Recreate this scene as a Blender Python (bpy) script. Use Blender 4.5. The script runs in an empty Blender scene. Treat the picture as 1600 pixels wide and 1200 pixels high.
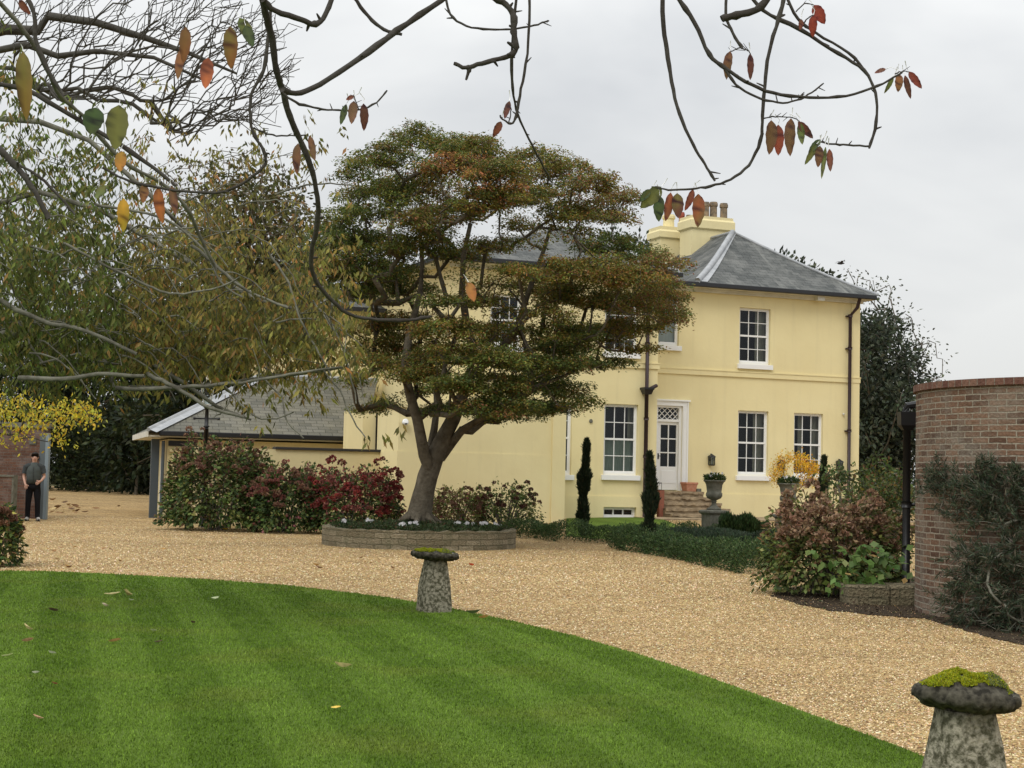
import bpy, bmesh, math, random
import numpy as np
from mathutils import Matrix, Vector
R_ = math.radians
random.seed(7)
rng = np.random.default_rng(7)
scene = bpy.context.scene
C = bpy.context.scene.collection

# ------------------------------------------------------------------ camera
F = 2400.0                      # focal length in pixels of the 1600 px wide photograph
EYE = Vector((0, 0, 1.5))
PITCH = math.atan(142 / F); ROLL = 0.023
CM = Matrix.Rotation(math.pi/2 + PITCH, 3, 'X') @ Matrix.Rotation(ROLL, 3, 'Z')
cam_d = bpy.data.cameras.new('camera'); cam = bpy.data.objects.new('camera', cam_d); C.objects.link(cam)
cam.matrix_world = Matrix.Translation(EYE) @ CM.to_4x4()
cam_d.sensor_width = 36; cam_d.lens = 36 * F / 1600; cam_d.clip_end = 2000; cam_d.clip_start = 0.05
scene.camera = cam

# ------------------------------------------------------------------ sky and sun (overcast)
SUN_EL, SUN_AZ = 48, 205        # azimuth clockwise from +Y
w = bpy.data.worlds.new('World'); scene.world = w; w.use_nodes = True
nt = w.node_tree; nt.nodes.clear()
def N(t, tree=None, **k):
    n = (tree or nt).nodes.new(t)
    for a, v in k.items(): setattr(n, a, v)
    return n
L = nt.links.new
out = N('ShaderNodeOutputWorld'); bg = N('ShaderNodeBackground'); L(bg.outputs[0], out.inputs[0])
tc = N('ShaderNodeTexCoord'); sep = N('ShaderNodeSeparateXYZ'); L(tc.outputs['Generated'], sep.inputs[0])
mp = N('ShaderNodeMapping'); L(tc.outputs['Generated'], mp.inputs[0]); mp.inputs['Scale'].default_value = (1, 1, 2.2); mp.inputs['Rotation'].default_value = (0, 0, 0.6)
nz = N('ShaderNodeTexNoise'); L(mp.outputs[0], nz.inputs['Vector']); nz.inputs['Scale'].default_value = 2.6; nz.inputs['Detail'].default_value = 5; nz.inputs['Roughness'].default_value = .5; nz.inputs['Distortion'].default_value = .35
rmp = N('ShaderNodeValToRGB'); L(nz.outputs['Fac'], rmp.inputs[0])
rmp.color_ramp.elements[0].position = .34; rmp.color_ramp.elements[0].color = (.53, .545, .56, 1)
rmp.color_ramp.elements[1].position = .66; rmp.color_ramp.elements[1].color = (.77, .775, .765, 1)
mx = N('ShaderNodeMath', operation='MAXIMUM'); L(sep.outputs['Z'], mx.inputs[0]); mx.inputs[1].default_value = 0
gr = N('ShaderNodeMath', operation='MULTIPLY_ADD'); L(mx.outputs[0], gr.inputs[0]); gr.inputs[1].default_value = 1.5; gr.inputs[2].default_value = .88
cl = N('ShaderNodeVectorMath', operation='SCALE'); L(rmp.outputs[0], cl.inputs[0]); L(gr.outputs[0], cl.inputs['Scale'])
sky = N('ShaderNodeTexSky', sky_type='NISHITA'); sky.sun_disc = False; sky.sun_elevation = R_(SUN_EL); sky.sun_rotation = R_(SUN_AZ)
sk = N('ShaderNodeVectorMath', operation='SCALE'); L(sky.outputs[0], sk.inputs[0]); sk.inputs['Scale'].default_value = .006
ad = N('ShaderNodeVectorMath', operation='ADD'); L(cl.outputs[0], ad.inputs[0]); L(sk.outputs[0], ad.inputs[1])
L(ad.outputs[0], bg.inputs['Color']); bg.inputs['Strength'].default_value = 1.0
sd = bpy.data.lights.new('sun', 'SUN'); sd.energy = 1.3; sd.angle = R_(25); sd.color = (1, .97, .92)
so = bpy.data.objects.new('sun', sd); C.objects.link(so)
az = R_(SUN_AZ); el = R_(SUN_EL)
sun_dir = Vector((math.sin(az)*math.cos(el), math.cos(az)*math.cos(el), math.sin(el)))
so.rotation_euler = sun_dir.to_track_quat('Z', 'Y').to_euler(); so.location = sun_dir * 60
scene.view_settings.view_transform = 'Standard'; scene.view_settings.look = 'None'
scene.view_settings.exposure = 0.0; scene.view_settings.gamma = 1
scene.render.engine = 'CYCLES'

# ------------------------------------------------------------------ pixel helpers
def ray(px, py):
    return CM @ Vector(((px-800)/F, -(py-600)/F, -1))
def at(px, py, Y):
    d = ray(px, py); return EYE + d * (Y / d.y)
def sstep(a, b, v):
    t = min(1, max(0, (v-a)/(b-a))); return t*t*(3-2*t)
def gz(x, y):
    return 0.34 * sstep(31, 45, y) * sstep(-5, 4, x) + 0.10*sstep(38, 50, y)*(1-sstep(-5, 4, x))
def ground(px, py):
    d = ray(px, py); z = 0.
    for _ in range(12):
        p = EYE + d * ((z - EYE.z) / d.z); z = gz(p.x, p.y)
    return p

# ------------------------------------------------------------------ object helpers
def thing(name, label, cat, loc=(0, 0, 0), rz=0, group=None):
    o = bpy.data.objects.new(name, None); C.objects.link(o)
    o.location = loc; o.rotation_euler = (0, 0, rz); o.empty_display_size = .2
    o['label'] = label; o['category'] = cat
    if group: o['group'] = group
    return o
def tag(o, label=None, cat=None, group=None, kind=None):
    if label: o['label'] = label
    if cat: o['category'] = cat
    if group: o['group'] = group
    if kind: o['kind'] = kind
    return o
def dup(root, loc=None, rz=None, scale=None, label=None, group=None):
    def cp(o, parent):
        c = o.copy(); C.objects.link(c)
        if parent: c.parent = parent
        for ch in o.children: cp(ch, c)
        return c
    r = cp(root, None)
    if loc is not None: r.location = loc
    if rz is not None: r.rotation_euler = (0, 0, rz)
    if scale is not None: r.scale = (scale,)*3 if not hasattr(scale, '__len__') else scale
    if label: r['label'] = label
    if group: r['group'] = group
    return r

class MB:
    """collects vertices and faces, with optional uv and per-vertex colour"""
    def __init__(s): s.v = []; s.f = []; s.n = 0; s.col = []; s.uv = {}
    def add(s, vs, fs, col=None, uvs=None):
        b = s.n; vs = [tuple(v) for v in vs]
        s.v += vs; s.n += len(vs)
        if col is not None or s.col:
            while len(s.col) < b: s.col.append((1, 1, 1, 1))
            s.col += [tuple(col)+(1,) if col else (1, 1, 1, 1)] * len(vs)
        for i, f in enumerate(fs):
            if uvs: s.uv[len(s.f)] = uvs[i]
            s.f.append(tuple(b+k for k in f))
        return s
    def box(s, x0, x1, y0, y1, z0, z1, col=None):
        vs = [(x, y, z) for z in (z0, z1) for y in (y0, y1) for x in (x0, x1)]
        fs = [(0, 2, 3, 1), (4, 5, 7, 6), (0, 1, 5, 4), (2, 6, 7, 3), (0, 4, 6, 2), (1, 3, 7, 5)]
        uv = []
        for f in fs:
            q = [vs[k] for k in f]
            if f in ((0, 2, 3, 1), (4, 5, 7, 6)): uv.append([(p[0], p[1]) for p in q])
            elif f in ((0, 1, 5, 4), (2, 6, 7, 3)): uv.append([(p[0], p[2]) for p in q])
            else: uv.append([(p[1], p[2]) for p in q])
        return s.add(vs, fs, col, uv)
    def quad(s, a, b, c, d, uv=None): return s.add([a, b, c, d], [(0, 1, 2, 3)], None, [uv] if uv else None)
    def tube(s, pts, rad, sides=6, cap=True):
        pts = [Vector(p) for p in pts]; n = len(pts)
        if not hasattr(rad, '__len__'): rad = [rad]*n
        up = Vector((0.13, .21, .97)); vs = []; fs = []
        for i, p in enumerate(pts):
            t = (pts[min(i+1, n-1)] - pts[max(i-1, 0)])
            if t.length < 1e-9: t = Vector((0, 0, 1))
            t.normalize()
            a = t.cross(up)
            if a.length < .05: a = t.cross(Vector((1, 0, 0)))
            a.normalize(); b = t.cross(a)
            for k in range(sides):
                an = 2*math.pi*k/sides
                vs.append(p + (a*math.cos(an) + b*math.sin(an))*rad[i])
        for i in range(n-1):
            for k in range(sides):
                k2 = (k+1) % sides
                fs.append((i*sides+k, i*sides+k2, (i+1)*sides+k2, (i+1)*sides+k))
        if cap: fs.append(tuple(range(sides))); fs.append(tuple((n-1)*sides+k for k in reversed(range(sides))))
        return s.add(vs, fs)
    def lathe(s, prof, sides=20, c=(0, 0, 0), square=False, wob=0):
        vs = []; fs = []; n = len(prof)
        for i, (r, z) in enumerate(prof):
            for k in range(sides):
                an = 2*math.pi*(k+.5)/sides
                q = r
                if square: q = r/max(abs(math.cos(an)), abs(math.sin(an)))
                q *= 1 + wob*(random.random()-.5)
                vs.append((c[0]+q*math.cos(an), c[1]+q*math.sin(an), c[2]+z))
        for i in range(n-1):
            for k in range(sides):
                k2 = (k+1) % sides
                fs.append((i*sides+k, i*sides+k2, (i+1)*sides+k2, (i+1)*sides+k))
        fs.append(tuple(reversed(range(sides)))); fs.append(tuple((n-1)*sides+k for k in range(sides)))
        return s.add(vs, fs)
    def build(s, name, mat, parent=None, smooth=False, bevel=0):
        me = bpy.data.meshes.new(name); me.from_pydata(s.v, [], s.f); me.update()
        if s.uv:
            ul = me.uv_layers.new(name='UVMap')
            for fi, uvs in s.uv.items():
                p = me.polygons[fi]
                for k, li in enumerate(p.loop_indices): ul.data[li].uv = uvs[k]
        if s.col:
            while len(s.col) < s.n: s.col.append((1, 1, 1, 1))
            ca = me.color_attributes.new('col', 'FLOAT_COLOR', 'POINT')
            ca.data.foreach_set('color', np.array(s.col, dtype=np.float32).ravel())
        me.materials.append(mat)
        if smooth: me.polygons.foreach_set('use_smooth', [True]*len(me.polygons))
        o = bpy.data.objects.new(name, me); C.objects.link(o)
        if parent: o.parent = parent
        if bevel:
            m = o.modifiers.new('bevel', 'BEVEL'); m.width = bevel; m.segments = 2; m.limit_method = 'ANGLE'
        return o

def np_mesh(name, V, Fq, mat, parent=None, col=None, smooth=False):
    """fast mesh from numpy: V (n,3), Fq (m,k) faces of one size, col (n,3)"""
    me = bpy.data.meshes.new(name); k = Fq.shape[1]
    me.vertices.add(len(V)); me.vertices.foreach_set('co', V.astype(np.float32).ravel())
    me.loops.add(Fq.size); me.loops.foreach_set('vertex_index', Fq.astype(np.int32).ravel())
    me.polygons.add(len(Fq))
    me.polygons.foreach_set('loop_start', np.arange(0, Fq.size, k, dtype=np.int32))
    me.polygons.foreach_set('loop_total', np.full(len(Fq), k, dtype=np.int32))
    if smooth: me.polygons.foreach_set('use_smooth', np.ones(len(Fq), dtype=bool))
    me.update(calc_edges=True)
    if col is not None:
        ca = me.color_attributes.new('col', 'FLOAT_COLOR', 'POINT')
        ca.data.foreach_set('color', np.concatenate([col, np.ones((len(V), 1))], 1).astype(np.float32).ravel())
    me.materials.append(mat)
    o = bpy.data.objects.new(name, me); C.objects.link(o)
    if parent: o.parent = parent
    return o

def unit(a): return a / (np.linalg.norm(a, axis=1, keepdims=True) + 1e-9)
def leaf_mesh(name, P, axis, normal, length, width, cols, mat, parent=None, fold=.25):
    """one folded 4-face leaf (two quads) per row: P base point, axis the direction of the blade"""
    n = len(P); A = unit(axis); S = unit(np.cross(A, normal)); Nn = np.cross(S, A)
    l = np.broadcast_to(length, n)[:, None]; wd = np.broadcast_to(width, n)[:, None]
    mid = P + A*l*.5 - Nn*wd*fold
    tip = P + A*l
    a = P + A*l*.42 + S*wd*.5; b = P + A*l*.42 - S*wd*.5
    V = np.stack([P, a, tip, mid, b], 1).reshape(-1, 3)
    base = np.arange(n)[:, None]*5
    Fq = np.concatenate([base+np.array([[0, 1, 2, 3]]), base+np.array([[0, 3, 2, 4]])], 0)
    return np_mesh(name, V, Fq, mat, parent, np.repeat(cols, 5, 0))

def pick(cols, wts, n, jit=.25, idx=None):
    cols = np.array(cols); wts = np.array(wts, float); wts /= wts.sum()
    i = rng.choice(len(cols), n, p=wts) if idx is None else idx
    c = cols[i] * (1 + jit*(rng.random((n, 1))*2-1)) * (1 + .12*(rng.random((n, 3))*2-1))
    return np.clip(c, 0, 1)

# ------------------------------------------------------------------ materials
def mat(name, col, rough=.8, spec=.3, noise=None, bump=None, metal=0):
    """noise=(scale, amount, colour2); bump=(scale, strength, distance)"""
    m = bpy.data.materials.new(name); m.use_nodes = True; t = m.node_tree
    b = t.nodes['Principled BSDF']; b.inputs['Base Color'].default_value = (*col, 1)
    b.inputs['Roughness'].default_value = rough; b.inputs['Specular IOR Level'].default_value = spec; b.inputs['Metallic'].default_value = metal
    tcn = t.nodes.new('ShaderNodeTexCoord')
    if noise:
        n = t.nodes.new('ShaderNodeTexNoise'); t.links.new(tcn.outputs['Object'], n.inputs['Vector'])
        n.inputs['Scale'].default_value = noise[0]; n.inputs['Detail'].default_value = 6; n.inputs['Roughness'].default_value = .6
        r = t.nodes.new('ShaderNodeMapRange'); t.links.new(n.outputs['Fac'], r.inputs[0]); r.inputs[1].default_value = .5-noise[1]; r.inputs[2].default_value = .5+noise[1]
        x = t.nodes.new('ShaderNodeMix'); x.data_type = 'RGBA'; t.links.new(r.outputs[0], x.inputs[0])
        x.inputs[6].default_value = (*col, 1); x.inputs[7].default_value = (*noise[2], 1)
        t.links.new(x.outputs[2], b.inputs['Base Color'])
    if bump:
        n = t.nodes.new('ShaderNodeTexNoise'); t.links.new(tcn.outputs['Object'], n.inputs['Vector'])
        n.inputs['Scale'].default_value = bump[0]; n.inputs['Detail'].default_value = 4
        bp = t.nodes.new('ShaderNodeBump'); bp.inputs['Strength'].default_value = bump[1]; bp.inputs['Distance'].default_value = bump[2]
        t.links.new(n.outputs['Fac'], bp.inputs['Height']); t.links.new(bp.outputs[0], b.inputs['Normal'])
    return m
def leaf_mat(name, trans=.35, rough=.55):
    m = bpy.data.materials.new(name); m.use_nodes = True; t = m.node_tree
    b = t.nodes['Principled BSDF']; b.inputs['Roughness'].default_value = rough; b.inputs['Specular IOR Level'].default_value = .25
    a = t.nodes.new('ShaderNodeAttribute'); a.attribute_name = 'col'
    t.links.new(a.outputs['Color'], b.inputs['Base Color'])
    tr = t.nodes.new('ShaderNodeBsdfTranslucent'); t.links.new(a.outputs['Color'], tr.inputs['Color'])
    ms = t.nodes.new('ShaderNodeMixShader'); ms.inputs[0].default_value = trans
    t.links.new(b.outputs[0], ms.inputs[1]); t.links.new(tr.outputs[0], ms.inputs[2])
    t.links.new(ms.outputs[0], t.nodes['Material Output'].inputs[0])
    return m
LEAF = leaf_mat('leaf'); PETAL = leaf_mat('petal', .2, .8)
def stucco_mat(name, c1, c2, c3):
    m = bpy.data.materials.new(name); m.use_nodes = True; t = m.node_tree; b = t.nodes['Principled BSDF']
    b.inputs['Roughness'].default_value = .85; b.inputs['Specular IOR Level'].default_value = .2
    tcn = t.nodes.new('ShaderNodeTexCoord')
    n = t.nodes.new('ShaderNodeTexNoise'); n.inputs['Scale'].default_value = .55; n.inputs['Detail'].default_value = 7; n.inputs['Roughness'].default_value = .62; t.links.new(tcn.outputs['Object'], n.inputs['Vector'])
    mpn = t.nodes.new('ShaderNodeMapping'); mpn.inputs['Scale'].default_value = (5, 5, .35); t.links.new(tcn.outputs['Object'], mpn.inputs[0])
    n2 = t.nodes.new('ShaderNodeTexNoise'); n2.inputs['Scale'].default_value = .9; n2.inputs['Detail'].default_value = 6; t.links.new(mpn.outputs[0], n2.inputs['Vector'])
    r = t.nodes.new('ShaderNodeMapRange'); r.inputs[1].default_value = .35; r.inputs[2].default_value = .65; t.links.new(n.outputs['Fac'], r.inputs[0])
    r2 = t.nodes.new('ShaderNodeMapRange'); r2.inputs[1].default_value = .54; r2.inputs[2].default_value = .8; r2.inputs[4].default_value = .3; t.links.new(n2.outputs['Fac'], r2.inputs[0])
    x = t.nodes.new('ShaderNodeMix'); x.data_type = 'RGBA'; x.inputs[6].default_value = (*c1, 1); x.inputs[7].default_value = (*c2, 1); t.links.new(r.outputs[0], x.inputs[0])
    y = t.nodes.new('ShaderNodeMix'); y.data_type = 'RGBA'; t.links.new(x.outputs[2], y.inputs[6]); y.inputs[7].default_value = (*c3, 1); t.links.new(r2.outputs[0], y.inputs[0])
    t.links.new(y.outputs[2], b.inputs['Base Color'])
    n3 = t.nodes.new('ShaderNodeTexNoise'); n3.inputs['Scale'].default_value = 9; n3.inputs['Detail'].default_value = 5; t.links.new(tcn.outputs['Object'], n3.inputs['Vector'])
    bp = t.nodes.new('ShaderNodeBump'); bp.inputs['Strength'].default_value = .25; bp.inputs['Distance'].default_value = .012; t.links.new(n3.outputs['Fac'], bp.inputs['Height']); t.links.new(bp.outputs[0], b.inputs['Normal'])
    return m
def brick_mat(name, c1, c2, mortar, bw, bh, msize, extra=None, bump=.6, dist=.01, rough=.9, nscale=1.2, weather=(.4, .4, .38), wamt=.35, streak=0, warp=.012):
    m = bpy.data.materials.new(name); m.use_nodes = True; t = m.node_tree; b = t.nodes['Principled BSDF']
    b.inputs['Roughness'].default_value = rough; b.inputs['Specular IOR Level'].default_value = .25
    tcn = t.nodes.new('ShaderNodeTexCoord')
    nd = t.nodes.new('ShaderNodeTexNoise'); nd.inputs['Scale'].default_value = 9; t.links.new(tcn.outputs['UV'], nd.inputs['Vector'])
    dm = t.nodes.new('ShaderNodeVectorMath'); dm.operation = 'MULTIPLY_ADD'; t.links.new(nd.outputs['Color'], dm.inputs[0]); dm.inputs[1].default_value = (warp, warp*.7, 0); t.links.new(tcn.outputs['UV'], dm.inputs[2])
    br = t.nodes.new('ShaderNodeTexBrick'); t.links.new(dm.outputs[0], br.inputs['Vector'])
    br.inputs['Scale'].default_value = 1; br.inputs['Brick Width'].default_value = bw; br.inputs['Row Height'].default_value = bh
    br.inputs['Mortar Size'].default_value = msize; br.inputs['Mortar Smooth'].default_value = .3; br.inputs['Bias'].default_value = 0
    br.inputs['Color1'].default_value = (*c1, 1); br.inputs['Color2'].default_value = (*c2, 1); br.inputs['Mortar'].default_value = (*mortar, 1)
    n = t.nodes.new('ShaderNodeTexNoise'); n.inputs['Scale'].default_value = nscale; n.inputs['Detail'].default_value = 9; n.inputs['Roughness'].default_value = .7; t.links.new(tcn.outputs['UV'], n.inputs['Vector'])
    r = t.nodes.new('ShaderNodeMapRange'); r.inputs[1].default_value = .45; r.inputs[2].default_value = .7; r.inputs[4].default_value = wamt; t.links.new(n.outputs['Fac'], r.inputs[0])
    x = t.nodes.new('ShaderNodeMix'); x.data_type = 'RGBA'; t.links.new(r.outputs[0], x.inputs[0]); t.links.new(br.outputs['Color'], x.inputs[6]); x.inputs[7].default_value = (*weather, 1)
    n4 = t.nodes.new('ShaderNodeTexNoise'); n4.inputs['Scale'].default_value = 30; n4.inputs['Detail'].default_value = 3; t.links.new(tcn.outputs['UV'], n4.inputs['Vector'])
    r4 = t.nodes.new('ShaderNodeMapRange'); r4.inputs[3].default_value = .6; r4.inputs[4].default_value = 1.35; t.links.new(n4.outputs['Fac'], r4.inputs[0])
    if streak:
        mpn = t.nodes.new('ShaderNodeMapping'); mpn.inputs['Rotation'].default_value = (0, 0, .55); mpn.inputs['Scale'].default_value = (2.6, .35, 1); t.links.new(tcn.outputs['UV'], mpn.inputs[0])
        n5 = t.nodes.new('ShaderNodeTexNoise'); n5.inputs['Scale'].default_value = 1.1; n5.inputs['Detail'].default_value = 5; t.links.new(mpn.outputs[0], n5.inputs['Vector'])
        r5 = t.nodes.new('ShaderNodeMapRange'); r5.inputs[1].default_value = .56; r5.inputs[2].default_value = .72; r5.inputs[4].default_value = streak; t.links.new(n5.outputs['Fac'], r5.inputs[0])
        x5 = t.nodes.new('ShaderNodeMix'); x5.data_type = 'RGBA'; t.links.new(r5.outputs[0], x5.inputs[0]); t.links.new(x.outputs[2], x5.inputs[6]); x5.inputs[7].default_value = (.34, .34, .31, 1); x = x5
    sc = t.nodes.new('ShaderNodeVectorMath'); sc.operation = 'SCALE'; t.links.new(x.outputs[2], sc.inputs[0]); t.links.new(r4.outputs[0], sc.inputs['Scale'])
    t.links.new(sc.outputs[0], b.inputs['Base Color'])
    iv = t.nodes.new('ShaderNodeMath'); iv.operation = 'MULTIPLY_ADD'; t.links.new(br.outputs['Fac'], iv.inputs[0]); iv.inputs[1].default_value = -1; t.links.new(n4.outputs['Fac'], iv.inputs[2])
    bp = t.nodes.new('ShaderNodeBump'); bp.inputs['Strength'].default_value = bump; bp.inputs['Distance'].default_value = dist; t.links.new(iv.outputs[0], bp.inputs['Height']); t.links.new(bp.outputs[0], b.inputs['Normal'])
    return m
STUCCO = stucco_mat('cream_render', (.80, .70, .40), (.745, .64, .355), (.58, .50, .29))
STUCCO2 = stucco_mat('weathered_cream_render', (.66, .56, .32), (.58, .50, .28), (.42, .38, .2))
SLATE = brick_mat('slate', (.062, .068, .066), (.125, .13, .124), (.03, .03, .03), .30, .2, .008, dist=.03, rough=.75, nscale=.8, weather=(.27, .27, .25), wamt=.55, streak=.5)
SLATE2 = brick_mat('mossy_slate', (.12, .118, .098), (.19, .182, .15), (.05, .048, .04), .36, .19, .009, dist=.03, rough=.8, nscale=.5, weather=(.25, .225, .14), wamt=.5, warp=.02)
BRICK = brick_mat('old_brick', (.082, .045, .03), (.205, .122, .078), (.30, .265, .205), .225, .068, .009, bump=1, dist=.016, nscale=2.3, weather=(.26, .235, .19), wamt=.8, warp=.025)
BRICKD = brick_mat('dark_brick', (.10, .05, .035), (.16, .08, .05), (.14, .12, .1), .235, .078, .006)
STONEW = brick_mat('sandstone_block', (.17, .14, .085), (.32, .27, .18), (.13, .115, .07), .34, .115, .008, bump=1, dist=.05, nscale=4, weather=(.13, .125, .07), wamt=.85, warp=.07)
WHITE = mat('white_paint', (.82, .82, .80), .45, .4)
OFFWHITE = mat('off_white_paint', (.68, .66, .58), .6, .3, noise=(3, .2, (.55, .53, .45)))
BLACK = mat('black_metal', (.012, .012, .013), .4, .4)
GUTTER = mat('gutter', (.02, .021, .024), .45, .4)
PURPLE = mat('dark_brown_pipe', (.03, .014, .016), .45, .4)
LEAD = mat('lead', (.27, .285, .30), .55, .4, noise=(5, .2, (.42, .43, .44)))
LEADW = mat('weathered_lead', (.45, .46, .46), .6, .4, noise=(4, .15, (.48, .49, .49)))
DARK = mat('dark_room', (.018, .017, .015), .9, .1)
CURT = mat('curtain', (.42, .40, .33), .9, .1, noise=(2, .2, (.34, .33, .28)))
SHEER = mat('sheer_curtain', (.36, .42, .36), .9, .1, noise=(3, .2, (.27, .34, .29)))
BLIND = mat('pale_blind', (.62, .65, .64), .9, .1)
TERRA = mat('terracotta', (.42, .16, .09), .85, .2, noise=(14, .2, (.5, .27, .18)), bump=(30, .3, .01))
TERRAB = mat('buff_pot', (.13, .11, .085), .85, .2, noise=(6, .12, (.30, .22, .14)), bump=(30, .3, .01))
POTS = mat('red_pot', (.36, .085, .055), .8, .2, noise=(9, .2, (.24, .08, .06)))
YORK = mat('york_stone', (.40, .31, .20), .9, .2, noise=(3.2, .14, (.22, .165, .105)), bump=(14, .8, .03))
URN = mat('urn_stone', (.19, .185, .15), .9, .2, noise=(9, .16, (.11, .11, .085)), bump=(25, .6, .015))
SOIL = mat('soil', (.035, .025, .016), 1, .1, noise=(40, .2, (.08, .06, .04)), bump=(40, 1, .04))
BARK = mat('maple_bark', (.07, .058, .04), .95, .15, noise=(6, .2, (.15, .13, .098)), bump=(18, .9, .03))
BARKL = mat('lichen_bark', (.085, .08, .062), .95, .1, noise=(8, .15, (.19, .185, .145)), bump=(20, .6, .02))
BARKD = mat('dark_bark', (.045, .038, .032), .95, .1, noise=(9, .2, (.08, .075, .065)), bump=(50, .6, .01))
TWIGG = mat('grey_twig', (.15, .13, .11), .95, .1)
GATE = mat('gate_paint', (.10, .12, .13), .5, .4, noise=(3, .2, (.085, .10, .105)))
PEN = mat('grey_post_paint', (.06, .075, .085), .5, .4)

def glass_mat():
    m = bpy.data.materials.new('window_glass'); m.use_nodes = True; t = m.node_tree
    t.nodes.remove(t.nodes['Principled BSDF'])
    g = t.nodes.new('ShaderNodeBsdfGlossy'); g.inputs['Roughness'].default_value = .03; g.inputs['Color'].default_value = (.9, .95, 1, 1)
    tr = t.nodes.new('ShaderNodeBsdfTransparent'); tr.inputs[0].default_value = (.72, .76, .74, 1)
    fr = t.nodes.new('ShaderNodeFresnel'); fr.inputs[0].default_value = 1.5
    a = t.nodes.new('ShaderNodeMath'); a.operation = 'MULTIPLY_ADD'; t.links.new(fr.outputs[0], a.inputs[0]); a.inputs[1].default_value = .8; a.inputs[2].default_value = .0
    ms = t.nodes.new('ShaderNodeMixShader'); t.links.new(a.outputs[0], ms.inputs[0]); t.links.new(tr.outputs[0], ms.inputs[1]); t.links.new(g.outputs[0], ms.inputs[2])
    nn = t.nodes.new('ShaderNodeTexNoise'); nn.inputs['Scale'].default_value = 3
    bp = t.nodes.new('ShaderNodeBump'); bp.inputs['Strength'].default_value = .12; bp.inputs['Distance'].default_value = .02; t.links.new(nn.outputs[0], bp.inputs['Height']); t.links.new(bp.outputs[0], g.inputs['Normal'])
    t.links.new(ms.outputs[0], t.nodes['Material Output'].inputs[0]); return m
GLASS = glass_mat()

def gravel_mat():
    m = bpy.data.materials.new('gravel'); m.use_nodes = True; t = m.node_tree; b = t.nodes['Principled BSDF']
    b.inputs['Roughness'].default_value = .9; b.inputs['Specular IOR Level'].default_value = .25
    g = t.nodes.new('ShaderNodeNewGeometry')
    v = t.nodes.new('ShaderNodeTexVoronoi'); v.inputs['Scale'].default_value = 55; t.links.new(g.outputs['Position'], v.inputs['Vector'])
    sp = t.nodes.new('ShaderNodeSeparateColor'); t.links.new(v.outputs['Color'], sp.inputs[0])
    r = t.nodes.new('ShaderNodeValToRGB'); t.links.new(sp.outputs[0], r.inputs[0])
    e = r.color_ramp.elements; e[0].position = 0; e[0].color = (.15, .085, .03, 1); e[1].position = 1; e[1].color = (.80, .62, .34, 1)
    for p, c in ((.25, (.34, .205, .08, 1)), (.6, (.53, .36, .155, 1)), (.85, (.66, .47, .225, 1))):
        q = e.new(p); q.color = c
    n = t.nodes.new('ShaderNodeTexNoise'); n.inputs['Scale'].default_value = .35; n.inputs['Detail'].default_value = 8; n.inputs['Roughness'].default_value = .65; t.links.new(g.outputs['Position'], n.inputs['Vector'])
    mr = t.nodes.new('ShaderNodeMapRange'); mr.inputs[1].default_value = .3; mr.inputs[2].default_value = .7; mr.inputs[3].default_value = .74; mr.inputs[4].default_value = 1.15; t.links.new(n.outputs['Fac'], mr.inputs[0])
    n2 = t.nodes.new('ShaderNodeTexNoise'); n2.inputs['Scale'].default_value = 7; n2.inputs['Detail'].default_value = 6; n2.inputs['Roughness'].default_value = .7; t.links.new(g.outputs['Position'], n2.inputs['Vector'])
    mr2 = t.nodes.new('ShaderNodeMapRange'); mr2.inputs[1].default_value = .3; mr2.inputs[2].default_value = .7; mr2.inputs[3].default_value = .78; mr2.inputs[4].default_value = 1.16; t.links.new(n2.outputs['Fac'], mr2.inputs[0])
    mu = t.nodes.new('ShaderNodeMath'); mu.operation = 'MULTIPLY'; t.links.new(mr.outputs[0], mu.inputs[0]); t.links.new(mr2.outputs[0], mu.inputs[1])
    sc = t.nodes.new('ShaderNodeVectorMath'); sc.operation = 'SCALE'; t.links.new(r.outputs[0], sc.inputs[0]); t.links.new(mu.outputs[0], sc.inputs['Scale'])
    mpt = t.nodes.new('ShaderNodeMapping'); mpt.inputs['Rotation'].default_value = (0, 0, R_(-22)); mpt.inputs['Scale'].default_value = (.09, .8, 1); t.links.new(g.outputs['Position'], mpt.inputs[0])
    nt_ = t.nodes.new('ShaderNodeTexNoise'); nt_.inputs['Scale'].default_value = 1.3; nt_.inputs['Detail'].default_value = 4; t.links.new(mpt.outputs[0], nt_.inputs['Vector'])
    mt = t.nodes.new('ShaderNodeMapRange'); mt.inputs[1].default_value = .35; mt.inputs[2].default_value = .6; mt.inputs[3].default_value = .95; mt.inputs[4].default_value = 1.14; t.links.new(nt_.outputs['Fac'], mt.inputs[0])
    sc2 = t.nodes.new('ShaderNodeVectorMath'); sc2.operation = 'SCALE'; t.links.new(sc.outputs[0], sc2.inputs[0]); t.links.new(mt.outputs[0], sc2.inputs['Scale']); sc = sc2
    t.links.new(sc.outputs[0], b.inputs['Base Color'])
    bp = t.nodes.new('ShaderNodeBump'); bp.inputs['Strength'].default_value = 1; bp.inputs['Distance'].default_value = .03; bp.invert = True
    t.links.new(v.outputs['Distance'], bp.inputs['Height']); t.links.new(bp.outputs[0], b.inputs['Normal'])
    return m
GRAVEL = gravel_mat()
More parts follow.
